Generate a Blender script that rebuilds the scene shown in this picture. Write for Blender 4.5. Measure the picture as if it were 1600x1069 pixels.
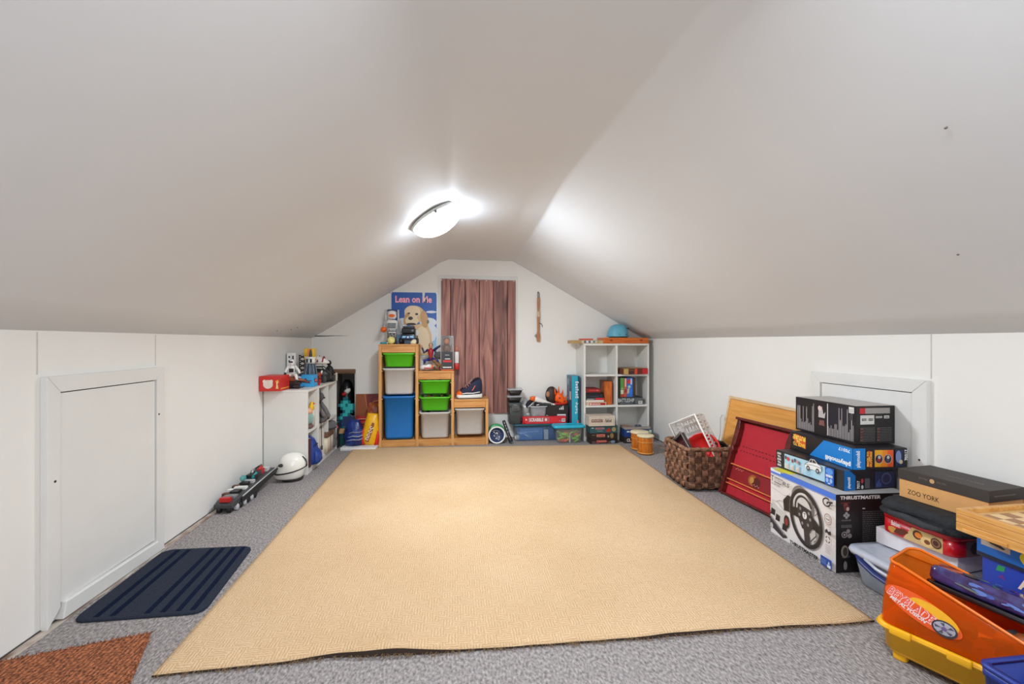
import bpy, math, random
from math import pi, sin, cos, tan, atan, radians, sqrt
from mathutils import Vector, Matrix, Euler, noise

for o in list(bpy.data.objects):
    bpy.data.objects.remove(o)
SC = bpy.context.scene
COL = SC.collection
random.seed(7)

# ---------------------------------------------------------------- camera, world, lights, exposure
FPX = 700.0
YAW = atan(89 / FPX)
CAM_H = 0.94
cd = bpy.data.cameras.new('camera')
cd.sensor_width = 36.0
cd.lens = 36.0 * FPX / 1600.0
cd.clip_start = 0.02
cam = bpy.data.objects.new('camera', cd)
COL.objects.link(cam)
cam.location = (0, 0, CAM_H)
cam.rotation_euler = (pi / 2, 0, -YAW)
SC.camera = cam

wd = bpy.data.worlds.new('world')
SC.world = wd
wd.use_nodes = True
wd.node_tree.nodes['Background'].inputs[0].default_value = (0.8, 0.85, 0.9, 1)
wd.node_tree.nodes['Background'].inputs[1].default_value = 0.05

SC.view_settings.view_transform = 'Standard'
SC.view_settings.look = 'None'
SC.view_settings.exposure = 0.86
SC.view_settings.gamma = 1.0
SC.view_settings.use_curve_mapping = False

LAMP_EMIT = 13.0          # glass of the ceiling lamp in view
NEAR_FILL_W = 14.0        # added fill disc under the ceiling above the camera, with no lamp body
BOWL_FILL_W = 14.0        # added disc below the bowl, boosting the downward light of the ceiling lamp in view
NEAR_FILL_COL = (0.87, 0.945, 1.0)
GABLE_FILL_W = 15.0           # added fill panel behind the camera, set before an added window


def area(name, loc, rot, sx, sy, watts, color, shape='RECTANGLE'):
    l = bpy.data.lights.new(name, 'AREA')
    l.shape = shape
    l.size = sx
    l.size_y = sy
    l.energy = watts
    l.color = color
    o = bpy.data.objects.new(name, l)
    COL.objects.link(o)
    o.location = loc
    o.rotation_euler = rot
    return o


area('near_ceiling_lamp_light', (0.29, 0.45, 1.70), (0, 0, 0), 0.5, 0.5, NEAR_FILL_W, NEAR_FILL_COL, 'DISK')
area('bowl_lamp_light', (-0.062, 2.715, 1.575), (0, -0.35, 0), 0.26, 0.26, BOWL_FILL_W, (0.87, 0.945, 1.0), 'DISK')
area('near_window_light', (0.28, -1.94, 1.05), (pi / 2, 0, 0), 0.8, 0.7, GABLE_FILL_W, (0.95, 0.97, 1.0))


# ---------------------------------------------------------------- materials
def lin(c):
    r = []
    for v in c[:3]:
        v = v / 255.0
        r.append(v / 12.92 if v <= 0.04045 else ((v + 0.055) / 1.055) ** 2.4)
    return (r[0], r[1], r[2], 1.0)


MATS = {}


def mat(name, c, rough=0.55, metal=0.0, var=0.06, vs=30.0, bump=0.0, bs=200.0, alpha=1.0, emit=0.0, coat=0.0, spec=0.5, c2=None, stretch=(1, 1, 1)):
    """Principled material whose colour wanders a little with noise (between c and c2 when given)."""
    if name in MATS:
        return MATS[name]
    m = bpy.data.materials.new(name)
    m.use_nodes = True
    nt = m.node_tree
    p = nt.nodes['Principled BSDF']
    p.inputs['Roughness'].default_value = rough
    p.inputs['Metallic'].default_value = metal
    p.inputs['Specular IOR Level'].default_value = spec
    p.inputs['Coat Weight'].default_value = coat
    p.inputs['Alpha'].default_value = alpha
    tc = nt.nodes.new('ShaderNodeTexCoord')
    mp = nt.nodes.new('ShaderNodeMapping')
    mp.inputs['Scale'].default_value = stretch
    nt.links.new(tc.outputs['Object'], mp.inputs[0])
    nz = nt.nodes.new('ShaderNodeTexNoise')
    nz.inputs['Scale'].default_value = vs
    nz.inputs['Detail'].default_value = 4
    nt.links.new(mp.outputs[0], nz.inputs['Vector'])
    cr = nt.nodes.new('ShaderNodeValToRGB')
    a = lin(c)
    if c2 is not None:
        b = lin(c2)
    else:
        b = tuple(min(1.0, v * (1 + var)) for v in a[:3]) + (1,)
        a = tuple(v * (1 - var) for v in a[:3]) + (1,)
    cr.color_ramp.elements[0].position = 0.33
    cr.color_ramp.elements[1].position = 0.67
    cr.color_ramp.elements[0].color = a
    cr.color_ramp.elements[1].color = b
    nt.links.new(nz.outputs[0], cr.inputs[0])
    nt.links.new(cr.outputs[0], p.inputs['Base Color'])
    if bump > 0:
        n2 = nt.nodes.new('ShaderNodeTexNoise')
        n2.inputs['Scale'].default_value = bs
        n2.inputs['Detail'].default_value = 3
        nt.links.new(mp.outputs[0], n2.inputs['Vector'])
        bp = nt.nodes.new('ShaderNodeBump')
        bp.inputs['Strength'].default_value = bump
        bp.inputs['Distance'].default_value = 0.01
        nt.links.new(n2.outputs[0], bp.inputs['Height'])
        nt.links.new(bp.outputs[0], p.inputs['Normal'])
    if emit > 0:
        p.inputs['Emission Color'].default_value = lin(c)
        p.inputs['Emission Strength'].default_value = emit
    MATS[name] = m
    return m


def ink(c):
    """Flat printed colour."""
    return mat('print_%02x%02x%02x' % tuple(c[:3]), c, 0.45, var=0.02, vs=60)


def clear(name, c, alpha, rough=0.12):
    return mat(name, c, rough, var=0.04, alpha=alpha, spec=0.6)


def tinted(name, tint, body, fac):
    """Coloured clear plastic: light that passes takes the tint, the rest meets a glossy body."""
    if name in MATS:
        return MATS[name]
    m = mat(name, body, 0.08, var=0.03, spec=0.5)
    N, L = m.node_tree.nodes, m.node_tree.links
    t = N.new('ShaderNodeBsdfTransparent')
    t.inputs[0].default_value = lin(tint)
    mx = N.new('ShaderNodeMixShader')
    mx.inputs[0].default_value = fac
    L.new(t.outputs[0], mx.inputs[1])
    L.new(N['Principled BSDF'].outputs[0], mx.inputs[2])
    L.new(mx.outputs[0], N['Material Output'].inputs[0])
    return m


def wood(name, c1, c2, c3, axis='Z', scale=1.0, knots=True, rough=0.5, bump=0.15, rnd=0.0):
    if name in MATS:
        return MATS[name]
    m = bpy.data.materials.new(name)
    m.use_nodes = True
    nt = m.node_tree
    N, L = nt.nodes, nt.links
    p = N['Principled BSDF']
    p.inputs['Roughness'].default_value = rough
    tc = N.new('ShaderNodeTexCoord')
    oi = N.new('ShaderNodeObjectInfo')
    ad = N.new('ShaderNodeVectorMath')
    ad.operation = 'ADD'
    cm = N.new('ShaderNodeCombineXYZ')
    ml = N.new('ShaderNodeMath')
    ml.operation = 'MULTIPLY'
    ml.inputs[1].default_value = 37.0
    L.new(oi.outputs['Random'], ml.inputs[0])
    for i in range(3):
        L.new(ml.outputs[0], cm.inputs[i])
    L.new(tc.outputs['Object'], ad.inputs[0])
    L.new(cm.outputs[0], ad.inputs[1])
    mp = N.new('ShaderNodeMapping')
    s = [9.0 * scale] * 3
    s['XYZ'.index(axis)] = 0.8 * scale
    mp.inputs['Scale'].default_value = s
    L.new(ad.outputs[0], mp.inputs[0])
    n1 = N.new('ShaderNodeTexNoise')
    n1.inputs['Scale'].default_value = 3.0
    n1.inputs['Detail'].default_value = 8
    n1.inputs['Distortion'].default_value = 1.6
    L.new(mp.outputs[0], n1.inputs['Vector'])
    cr = N.new('ShaderNodeValToRGB')
    e = cr.color_ramp.elements
    e[0].position = 0.3
    e[0].color = lin(c1)
    e[1].position = 0.72
    e[1].color = lin(c3)
    k = e.new(0.5)
    k.color = lin(c2)
    L.new(n1.outputs[0], cr.inputs[0])
    out = cr.outputs[0]
    if knots:
        mp2 = N.new('ShaderNodeMapping')
        s2 = [8.0 * scale] * 3
        s2['XYZ'.index(axis)] = 3.4 * scale
        mp2.inputs['Scale'].default_value = s2
        L.new(ad.outputs[0], mp2.inputs[0])
        vo = N.new('ShaderNodeTexVoronoi')
        vo.inputs['Scale'].default_value = 0.9
        L.new(mp2.outputs[0], vo.inputs['Vector'])
        c2r = N.new('ShaderNodeValToRGB')
        q = c2r.color_ramp.elements
        q[0].position = 0.06
        q[0].color = (0.30, 0.26, 0.25, 1)
        q[1].position = 0.22
        q[1].color = (1, 1, 1, 1)
        L.new(vo.outputs['Distance'], c2r.inputs[0])
        mx = N.new('ShaderNodeMixRGB')
        mx.blend_type = 'MULTIPLY'
        mx.inputs[0].default_value = 0.8
        L.new(out, mx.inputs[1])
        L.new(c2r.outputs[0], mx.inputs[2])
        out = mx.outputs[0]
    if rnd > 0:
        hs = N.new('ShaderNodeHueSaturation')
        mr = N.new('ShaderNodeMapRange')
        mr.inputs[3].default_value = 1 - rnd
        mr.inputs[4].default_value = 1 + rnd
        L.new(oi.outputs['Random'], mr.inputs[0])
        L.new(mr.outputs[0], hs.inputs['Value'])
        L.new(out, hs.inputs['Color'])
        out = hs.outputs[0]
    L.new(out, p.inputs['Base Color'])
    if bump:
        bp = N.new('ShaderNodeBump')
        bp.inputs['Strength'].default_value = bump
        bp.inputs['Distance'].default_value = 0.004
        L.new(n1.outputs[0], bp.inputs['Height'])
        L.new(bp.outputs[0], p.inputs['Normal'])
    MATS[name] = m
    return m


def rug_material():
    m = bpy.data.materials.new('rug_pile')
    m.use_nodes = True
    N, L = m.node_tree.nodes, m.node_tree.links
    p = N['Principled BSDF']
    p.inputs['Roughness'].default_value = 0.95
    p.inputs['Specular IOR Level'].default_value = 0.1
    tc = N.new('ShaderNodeTexCoord')
    w = []
    for ax in ('X', 'Y'):
        wv = N.new('ShaderNodeTexWave')
        wv.bands_direction = ax
        wv.inputs['Scale'].default_value = 34
        wv.inputs['Distortion'].default_value = 3.5
        wv.inputs['Detail'].default_value = 2
        wv.inputs['Detail Scale'].default_value = 3
        L.new(tc.outputs['Object'], wv.inputs['Vector'])
        w.append(wv)
    ns = N.new('ShaderNodeTexNoise')
    ns.inputs['Scale'].default_value = 3
    L.new(tc.outputs['Object'], ns.inputs['Vector'])
    mxv = N.new('ShaderNodeMixRGB')
    mxv.inputs[0].default_value = 0.16
    L.new(tc.outputs['Object'], mxv.inputs[1])
    L.new(ns.outputs['Color'], mxv.inputs[2])
    ch = N.new('ShaderNodeTexChecker')
    ch.inputs['Scale'].default_value = 27
    L.new(mxv.outputs[0], ch.inputs['Vector'])
    mx = N.new('ShaderNodeMixRGB')
    L.new(ch.outputs['Fac'], mx.inputs[0])
    L.new(w[0].outputs['Color'], mx.inputs[1])
    L.new(w[1].outputs['Color'], mx.inputs[2])
    nf = N.new('ShaderNodeTexNoise')
    nf.inputs['Scale'].default_value = 240
    nf.inputs['Detail'].default_value = 3
    L.new(tc.outputs['Object'], nf.inputs['Vector'])
    adh = N.new('ShaderNodeMath')
    adh.operation = 'ADD'
    L.new(mx.outputs[0], adh.inputs[0])
    L.new(nf.outputs[0], adh.inputs[1])
    cr = N.new('ShaderNodeValToRGB')
    cr.color_ramp.elements[0].position = 0.3
    cr.color_ramp.elements[1].position = 0.9
    cr.color_ramp.elements[0].color = lin((206, 171, 132))
    cr.color_ramp.elements[1].color = lin((228, 199, 164))
    dv = N.new('ShaderNodeMath')
    dv.operation = 'MULTIPLY'
    dv.inputs[1].default_value = 0.6
    L.new(adh.outputs[0], dv.inputs[0])
    L.new(dv.outputs[0], cr.inputs[0])
    nb = N.new('ShaderNodeTexNoise')
    nb.inputs['Scale'].default_value = 1.6
    nb.inputs['Detail'].default_value = 5
    L.new(tc.outputs['Object'], nb.inputs['Vector'])
    c2 = N.new('ShaderNodeValToRGB')
    c2.color_ramp.elements[0].position = 0.35
    c2.color_ramp.elements[1].position = 0.7
    c2.color_ramp.elements[0].color = (0.90, 0.87, 0.82, 1)
    c2.color_ramp.elements[1].color = (1, 1, 1, 1)
    L.new(nb.outputs[0], c2.inputs[0])
    mm = N.new('ShaderNodeMixRGB')
    mm.blend_type = 'MULTIPLY'
    mm.inputs[0].default_value = 1
    L.new(cr.outputs[0], mm.inputs[1])
    L.new(c2.outputs[0], mm.inputs[2])
    L.new(mm.outputs[0], p.inputs['Base Color'])
    bp = N.new('ShaderNodeBump')
    bp.inputs['Strength'].default_value = 0.5
    bp.inputs['Distance'].default_value = 0.0032
    L.new(adh.outputs[0], bp.inputs['Height'])
    L.new(bp.outputs[0], p.inputs['Normal'])
    return m


def carpet_material():
    m = bpy.data.materials.new('grey_loop_carpet')
    m.use_nodes = True
    N, L = m.node_tree.nodes, m.node_tree.links
    p = N['Principled BSDF']
    p.inputs['Roughness'].default_value = 0.95
    p.inputs['Specular IOR Level'].default_value = 0.1
    tc = N.new('ShaderNodeTexCoord')
    mp = N.new('ShaderNodeMapping')
    mp.inputs['Rotation'].default_value = (0, 0, 0.5)
    mp.inputs['Scale'].default_value = (1, 0.6, 1)
    L.new(tc.outputs['Object'], mp.inputs[0])
    vo = N.new('ShaderNodeTexVoronoi')
    vo.inputs['Scale'].default_value = 190
    L.new(mp.outputs[0], vo.inputs['Vector'])
    n1 = N.new('ShaderNodeTexNoise')
    n1.inputs['Scale'].default_value = 130
    n1.inputs['Detail'].default_value = 5
    L.new(mp.outputs[0], n1.inputs['Vector'])
    cr = N.new('ShaderNodeValToRGB')
    cr.color_ramp.elements[0].position = 0.3
    cr.color_ramp.elements[1].position = 0.7
    cr.color_ramp.elements[0].color = lin((114, 108, 107))
    cr.color_ramp.elements[1].color = lin((186, 178, 176))
    L.new(n1.outputs[0], cr.inputs[0])
    L.new(cr.outputs[0], p.inputs['Base Color'])
    bp = N.new('ShaderNodeBump')
    bp.inputs['Strength'].default_value = 0.7
    bp.inputs['Distance'].default_value = 0.006
    L.new(vo.outputs['Distance'], bp.inputs['Height'])
    L.new(bp.outputs[0], p.inputs['Normal'])
    return m


def coir_material():
    m = bpy.data.materials.new('coir_fibre')
    m.use_nodes = True
    N, L = m.node_tree.nodes, m.node_tree.links
    p = N['Principled BSDF']
    p.inputs['Roughness'].default_value = 0.95
    tc = N.new('ShaderNodeTexCoord')
    n1 = N.new('ShaderNodeTexNoise')
    n1.inputs['Scale'].default_value = 130
    n1.inputs['Detail'].default_value = 6
    L.new(tc.outputs['Object'], n1.inputs['Vector'])
    cr = N.new('ShaderNodeValToRGB')
    cr.color_ramp.elements[0].position = 0.36
    cr.color_ramp.elements[1].position = 0.6
    cr.color_ramp.elements[0].color = lin((112, 58, 30))
    cr.color_ramp.elements[1].color = lin((205, 122, 78))
    L.new(n1.outputs[0], cr.inputs[0])
    L.new(cr.outputs[0], p.inputs['Base Color'])
    wv = N.new('ShaderNodeTexWave')
    wv.inputs['Scale'].default_value = 24
    wv.inputs['Distortion'].default_value = 5
    L.new(tc.outputs['Object'], wv.inputs['Vector'])
    ad = N.new('ShaderNodeMath')
    ad.operation = 'ADD'
    L.new(n1.outputs[0], ad.inputs[0])
    L.new(wv.outputs['Fac'], ad.inputs[1])
    bp = N.new('ShaderNodeBump')
    bp.inputs['Strength'].default_value = 0.9
    bp.inputs['Distance'].default_value = 0.01
    L.new(ad.outputs[0], bp.inputs['Height'])
    L.new(bp.outputs[0], p.inputs['Normal'])
    return m


# ---------------------------------------------------------------- mesh builder
def rr(w, d, r, z=0.0, n=4, cx=0.0, cy=0.0):
    """Rounded rectangle ring in the xy plane."""
    r = max(1e-4, min(r, w / 2 - 1e-4, d / 2 - 1e-4))
    out = []
    for k, (sx, sy) in enumerate(((1, 1), (-1, 1), (-1, -1), (1, -1))):
        for i in range(n + 1):
            a = pi / 2 * (k + i / n)
            out.append((cx + sx * (w / 2 - r) + r * cos(a), cy + sy * (d / 2 - r) + r * sin(a), z))
    return out


class B:
    def __init__(s, M=None):
        s.v, s.f, s.m, s.sm = [], [], [], []
        s.M = M or Matrix.Identity(4)

    def add(s, vs, fs, mi=0, smooth=False):
        k = len(s.v)
        s.v += [tuple(s.M @ Vector(p)) for p in vs]
        for f in fs:
            s.f.append(tuple(i + k for i in f))
            s.m.append(mi)
            s.sm.append(smooth)
        return s

    def box(s, x0, y0, z0, x1, y1, z1, mi=0):
        vs = [(x, y, z) for z in (z0, z1) for y in (y0, y1) for x in (x0, x1)]
        return s.add(vs, [(0, 2, 3, 1), (4, 5, 7, 6), (0, 1, 5, 4), (2, 6, 7, 3), (0, 4, 6, 2), (1, 3, 7, 5)], mi)

    def cbox(s, c, size, mi=0, R=None):
        h = [v / 2 for v in size]
        M0 = s.M
        s.M = M0 @ Matrix.Translation(c) @ (R.to_4x4() if R is not None else Matrix.Identity(4))
        s.box(-h[0], -h[1], -h[2], h[0], h[1], h[2], mi)
        s.M = M0
        return s

    def loft(s, rings, mi=0, smooth=True, cap0=True, cap1=True, closed=False):
        n = len(rings[0])
        vs = [p for r in rings for p in r]
        fs = []
        R = len(rings)
        for i in range(R if closed else R - 1):
            for j in range(n):
                a, b = i * n + j, i * n + (j + 1) % n
                c, d = ((i + 1) % R) * n + (j + 1) % n, ((i + 1) % R) * n + j
                fs.append((a, b, c, d))
        s.add(vs, fs, mi, smooth)
        k = len(s.v) - len(vs)
        if not closed:
            if cap0:
                s.f.append(tuple(k + j for j in reversed(range(n))))
                s.m.append(mi)
                s.sm.append(False)
            if cap1:
                s.f.append(tuple(k + (R - 1) * n + j for j in range(n)))
                s.m.append(mi)
                s.sm.append(False)
        return s

    def rbox(s, w, d, h, r, z=0.0, cx=0, cy=0, mi=0, taper=1.0, e=0.0, n=4):
        """Upright box with rounded corners; taper scales the bottom; e rounds the top and bottom edge."""
        if e <= 0:
            rings = [rr(w * taper, d * taper, r, z, n, cx, cy), rr(w, d, r, z + h, n, cx, cy)]
        else:
            rings = []
            for t, k in ((0, 1), (0.3, 0.3), (1, 0)):
                rings.append(rr(w * taper - 2 * e * k, d * taper - 2 * e * k, r, z + e * t, n, cx, cy))
            for t, k in ((1, 0), (0.3, 0.3), (0, 1)):
                rings.append(rr(w - 2 * e * k, d - 2 * e * k, r, z + h - e * t, n, cx, cy))
        return s.loft(rings, mi)

    def tub(s, w, d, h, r, t=0.003, taper=0.9, z=0.0, lip=0.0, lip_h=0.012, mi=0, cx=0, cy=0):
        """Open tapering tub with an optional outward lip."""
        k = lambda f: taper + (1 - taper) * f
        rings = [rr(w * taper - 2 * r * .3, d * taper - 2 * r * .3, r, z, 4, cx, cy), rr(w * k(.06), d * k(.06), r, z + h * .06, 4, cx, cy)]
        if lip:
            rings += [rr(w * k(1), d * k(1), r, z + h - lip_h, 4, cx, cy), rr(w + 2 * lip, d + 2 * lip, r + lip, z + h - lip_h, 4, cx, cy),
                      rr(w + 2 * lip, d + 2 * lip, r + lip, z + h, 4, cx, cy)]
        else:
            rings.append(rr(w, d, r, z + h, 4, cx, cy))
        rings += [rr(w - 2 * t, d - 2 * t, r, z + h, 4, cx, cy), rr(w * taper - 2 * t, d * taper - 2 * t, r, z + t * 1.5, 4, cx, cy)]
        return s.loft(rings, mi)

    def tube(s, pts, r, n=8, mi=0, closed=False, r2=None):
        """Round tube along pts; r may be a list of radii."""
        P = [Vector(p) for p in pts]
        rings = []
        up = None
        for i, p in enumerate(P):
            a = P[(i - 1) % len(P)] if (i or closed) else p
            b = P[(i + 1) % len(P)] if (i < len(P) - 1 or closed) else p
            t = (b - a)
            if t.length < 1e-9:
                t = Vector((0, 0, 1))
            t.normalize()
            if up is None:
                up = Vector((0, 0, 1)) if abs(t.z) < 0.9 else Vector((1, 0, 0))
            u = up - t * up.dot(t)
            if u.length < 1e-6:
                u = t.orthogonal()
            u.normalize()
            up = u
            w = t.cross(u)
            q = r[i] if isinstance(r, (list, tuple)) else r
            q2 = q if r2 is None else r2
            rings.append([tuple(p + u * (q2 * cos(2 * pi * j / n)) + w * (q * sin(2 * pi * j / n))) for j in range(n)])
        return s.loft(rings, mi, True, closed=closed)

    def cyl(s, p0, p1, r0, r1=None, n=16, mi=0, smooth=True):
        return s.tube([p0, p1], [r0, r0 if r1 is None else r1], n, mi)

    def lathe(s, prof, n=24, mi=0, c=(0, 0, 0), a0=0.0, a1=2 * pi):
        """prof: (radius, z) list turned about z through c."""
        vs, fs = [], []
        full = abs(a1 - a0 - 2 * pi) < 1e-6
        N = n if full else n + 1
        for r, z in prof:
            for j in range(N):
                a = a0 + (a1 - a0) * j / n
                vs.append((c[0] + r * cos(a), c[1] + r * sin(a), c[2] + z))
        for i in range(len(prof) - 1):
            for j in range(n):
                k = (j + 1) % N
                fs.append((i * N + j, i * N + k, (i + 1) * N + k, (i + 1) * N + j))
        return s.add(vs, fs, mi, True)

    def ell(s, c, r, n=16, m=10, mi=0, R=None, bumpy=0.0, bf=8.0, seed=0):
        if not isinstance(r, (tuple, list)):
            r = (r, r, r)
        M0 = s.M
        s.M = M0 @ Matrix.Translation(c) @ (R.to_4x4() if R is not None else Matrix.Identity(4))
        vs, fs = [], []
        for i in range(m + 1):
            t = pi * i / m
            for j in range(n):
                a = 2 * pi * j / n
                d = Vector((sin(t) * cos(a), sin(t) * sin(a), cos(t)))
                k = 1.0
                if bumpy:
                    k += bumpy * noise.noise(d * bf * 0.3 + Vector((seed, seed * 1.7, 0))) * 2
                vs.append((d.x * r[0] * k, d.y * r[1] * k, d.z * r[2] * k))
        for i in range(m):
            for j in range(n):
                k = (j + 1) % n
                if i == 0:
                    fs.append((0, (i + 1) * n + j, (i + 1) * n + k))
                elif i == m - 1:
                    fs.append((i * n + j, m * n, i * n + k))
                else:
                    fs.append((i * n + j, (i + 1) * n + j, (i + 1) * n + k, i * n + k))
        s.add(vs, fs, mi, True)
        s.M = M0
        return s

    def prism(s, poly, t0, t1, plane='xy', mi=0, smooth=False):
        """Extrude a 2D polygon between t0 and t1 along the axis missing in plane."""
        def p3(p, t):
            return {'xy': (p[0], p[1], t), 'xz': (p[0], t, p[1]), 'yz': (t, p[0], p[1])}[plane]
        n = len(poly)
        vs = [p3(p, t0) for p in poly] + [p3(p, t1) for p in poly]
        fs = [tuple(reversed(range(n))), tuple(range(n, 2 * n))]
        fs += [(i, (i + 1) % n, n + (i + 1) % n, n + i) for i in range(n)]
        return s.add(vs, fs, mi, smooth)

    def blob(s, secs, n=14, mi=0, pw=2.0, axis='x'):
        """Loft of superellipse sections (t, c1, c2, r1, r2) along an axis."""
        rings = []
        for t, c1, c2, r1, r2 in secs:
            ring = []
            for j in range(n):
                a = 2 * pi * j / n
                ca, sa = cos(a), sin(a)
                p = c1 + r1 * math.copysign(abs(ca) ** (2 / pw), ca)
                q = c2 + r2 * math.copysign(abs(sa) ** (2 / pw), sa)
                ring.append({'x': (t, p, q), 'y': (p, t, q), 'z': (p, q, t)}[axis])
            rings.append(ring)
        return s.loft(rings, mi)

    def build(s, name, mats, parent=None, bevel=0.0, label=None, kind=None, loc=None, rot=None, seg=2):
        me = bpy.data.meshes.new(name)
        me.from_pydata(s.v, [], s.f)
        if not isinstance(mats, (list, tuple)):
            mats = [mats]
        for m in mats:
            me.materials.append(m)
        me.polygons.foreach_set('material_index', s.m)
        me.polygons.foreach_set('use_smooth', s.sm)
        me.update()
        import bmesh
        bm = bmesh.new()
        bm.from_mesh(me)
        bmesh.ops.recalc_face_normals(bm, faces=bm.faces)
        bm.to_mesh(me)
        bm.free()
        o = bpy.data.objects.new(name, me)
        COL.objects.link(o)
        if parent is not None:
            o.parent = parent
        if loc is not None:
            o.location = loc
        if rot is not None:
            o.rotation_euler = rot
        if bevel > 0:
            md = o.modifiers.new('bevel', 'BEVEL')
            md.width = bevel
            md.segments = seg
            md.limit_method = 'ANGLE'
            md.angle_limit = radians(40)
        if label:
            o['label'] = label
        if kind:
            o['kind'] = kind
        return o


def tag(o, label, cat, group=None, kind=None):
    o['label'] = label
    o['category'] = cat
    if group:
        o['group'] = group
    if kind:
        o['kind'] = kind
    return o


def top(name, label, cat, loc=(0, 0, 0), rz=0.0, group=None, rot=None):
    o = bpy.data.objects.new(name, None)
    o.empty_display_size = 0.05
    COL.objects.link(o)
    o.location = loc
    o.rotation_euler = rot if rot is not None else (0, 0, rz)
    return tag(o, label, cat, group)


def struct(o):
    o['kind'] = 'structure'
    return o


_TXT = {}


def text_geo(t, bold=0.0, shear=0.0):
    k = (t, bold, shear)
    if k not in _TXT:
        cu = bpy.data.curves.new('lettering', 'FONT')
        cu.body = t
        cu.size = 1.0
        cu.resolution_u = 2
        cu.offset = bold
        cu.shear = shear
        cu.fill_mode = 'FRONT'
        o = bpy.data.objects.new('lettering', cu)
        COL.objects.link(o)
        dg = bpy.context.evaluated_depsgraph_get()
        me = bpy.data.meshes.new_from_object(o.evaluated_get(dg))
        vs = [(v.co.x, v.co.y) for v in me.vertices]
        fs = [tuple(p.vertices) for p in me.polygons]
        bpy.data.objects.remove(o)
        bpy.data.curves.remove(cu)
        bpy.data.meshes.remove(me)
        x0, x1 = min(p[0] for p in vs), max(p[0] for p in vs)
        y0, y1 = min(p[1] for p in vs), max(p[1] for p in vs)
        vs = [((p[0] - x0) / (x1 - x0), (p[1] - y0) / (y1 - y0)) for p in vs]
        _TXT[k] = (vs, fs)
    return _TXT[k]


class Face:
    """Flat print on one face: u to the right, v up, metres, a little proud of the face; every call lies over the last."""
    STEP = 0.00025

    def __init__(s, o, u, v, w, h):
        s.o, s.u, s.v = Vector(o), Vector(u), Vector(v)
        s.n = s.u.cross(s.v)
        s.w, s.h = w, h
        s.k = 0.0004
        s.b = B()
        s.cols = []

    def mi(s, c):
        m = c if isinstance(c, bpy.types.Material) else ink(c)
        if m not in s.cols:
            s.cols.append(m)
        return s.cols.index(m)

    def put(s, pts, fs, c):
        s.b.add([s.o + s.u * p[0] + s.v * p[1] + s.n * s.k for p in pts], fs, s.mi(c))
        s.k += s.STEP
        return s

    def rect(s, u0, v0, u1, v1, c):
        return s.put([(u0, v0), (u1, v0), (u1, v1), (u0, v1)], [(0, 1, 2, 3)], c)

    def rects(s, L, c):
        pts, fs = [], []
        for u0, v0, u1, v1 in L:
            k = len(pts)
            pts += [(u0, v0), (u1, v0), (u1, v1), (u0, v1)]
            fs.append((k, k + 1, k + 2, k + 3))
        return s.put(pts, fs, c)

    def poly(s, pts, c):
        return s.put(pts, [tuple(range(len(pts)))], c)

    def ell(s, u, v, ru, rv, c, n=24, rot=0.0, a0=0.0, a1=2 * pi):
        cr, sr = cos(rot), sin(rot)
        pts = []
        for i in range(n):
            a = a0 + (a1 - a0) * i / (n if a1 - a0 > 6.28 else n - 1)
            x, y = ru * cos(a), rv * sin(a)
            pts.append((u + x * cr - y * sr, v + x * sr + y * cr))
        return s.poly(pts, c)

    def ring(s, u, v, ru, rv, t, c, n=32, rot=0.0, a0=0.0, a1=2 * pi):
        cr, sr = cos(rot), sin(rot)
        pts, fs = [], []
        for i in range(n + 1):
            a = a0 + (a1 - a0) * i / n
            for q in (0, t):
                x, y = (ru - q) * cos(a), (rv - q) * sin(a)
                pts.append((u + x * cr - y * sr, v + x * sr + y * cr))
        for i in range(n):
            fs.append((2 * i, 2 * i + 2, 2 * i + 3, 2 * i + 1))
        return s.put(pts, fs, c)

    def line(s, pts, w, c):
        P, fs = [], []
        for i in range(len(pts) - 1):
            a, b = Vector(pts[i]), Vector(pts[i + 1])
            d = (b - a).normalized()
            q = Vector((-d.y, d.x)) * (w / 2)
            a, b = a - d * w * .3, b + d * w * .3
            k = len(P)
            P += [tuple(a - q), tuple(b - q), tuple(b + q), tuple(a + q)]
            fs.append((k, k + 1, k + 2, k + 3))
        return s.put(P, fs, c)

    def text(s, t, u0, v0, u1, v1, c, bold=0.012, shear=0.0, rot=0, arch=0.0):
        """Lettering fitted to a rectangle; rot in quarter turns anticlockwise."""
        vs, fs = text_geo(t, bold, shear)
        out = []
        for x, y in vs:
            if arch:
                y += arch * (1 - (2 * x - 1) ** 2)
            for _ in range(rot % 4):
                x, y = 1 - y, x
            out.append((u0 + (u1 - u0) * x, v0 + (v1 - v0) * y))
        return s.put(out, fs, c)

    def smalltext(s, u0, v0, u1, v1, rows, c, fill=0.5, seed=1):
        """Lines of print too small to read."""
        rnd = random.Random(seed)
        L = []
        dh = (v1 - v0) / rows
        for i in range(rows):
            x = u0
            while x < u1:
                w = rnd.uniform(0.03, 0.12) * (u1 - u0)
                L.append((x, v0 + i * dh, min(u1, x + w), v0 + i * dh + dh * fill))
                x += w + 0.02 * (u1 - u0)
        return s.rects(L, c)

    def barcode(s, u0, v0, u1, v1, seed=1):
        s.rect(u0, v0, u1, v1, (238, 236, 232))
        rnd = random.Random(seed)
        L = []
        x = u0 + (u1 - u0) * .08
        while x < u1 - (u1 - u0) * .1:
            w = rnd.choice((1, 1, 2, 3)) * (u1 - u0) * .018
            L.append((x, v0 + (v1 - v0) * .2, x + w, v1 - (v1 - v0) * .12))
            x += w + rnd.choice((1, 2)) * (u1 - u0) * .018
        return s.rects(L, (30, 30, 32))

    def build(s, name, parent):
        if s.b.v:
            return s.b.build(name, s.cols, parent)


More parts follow.
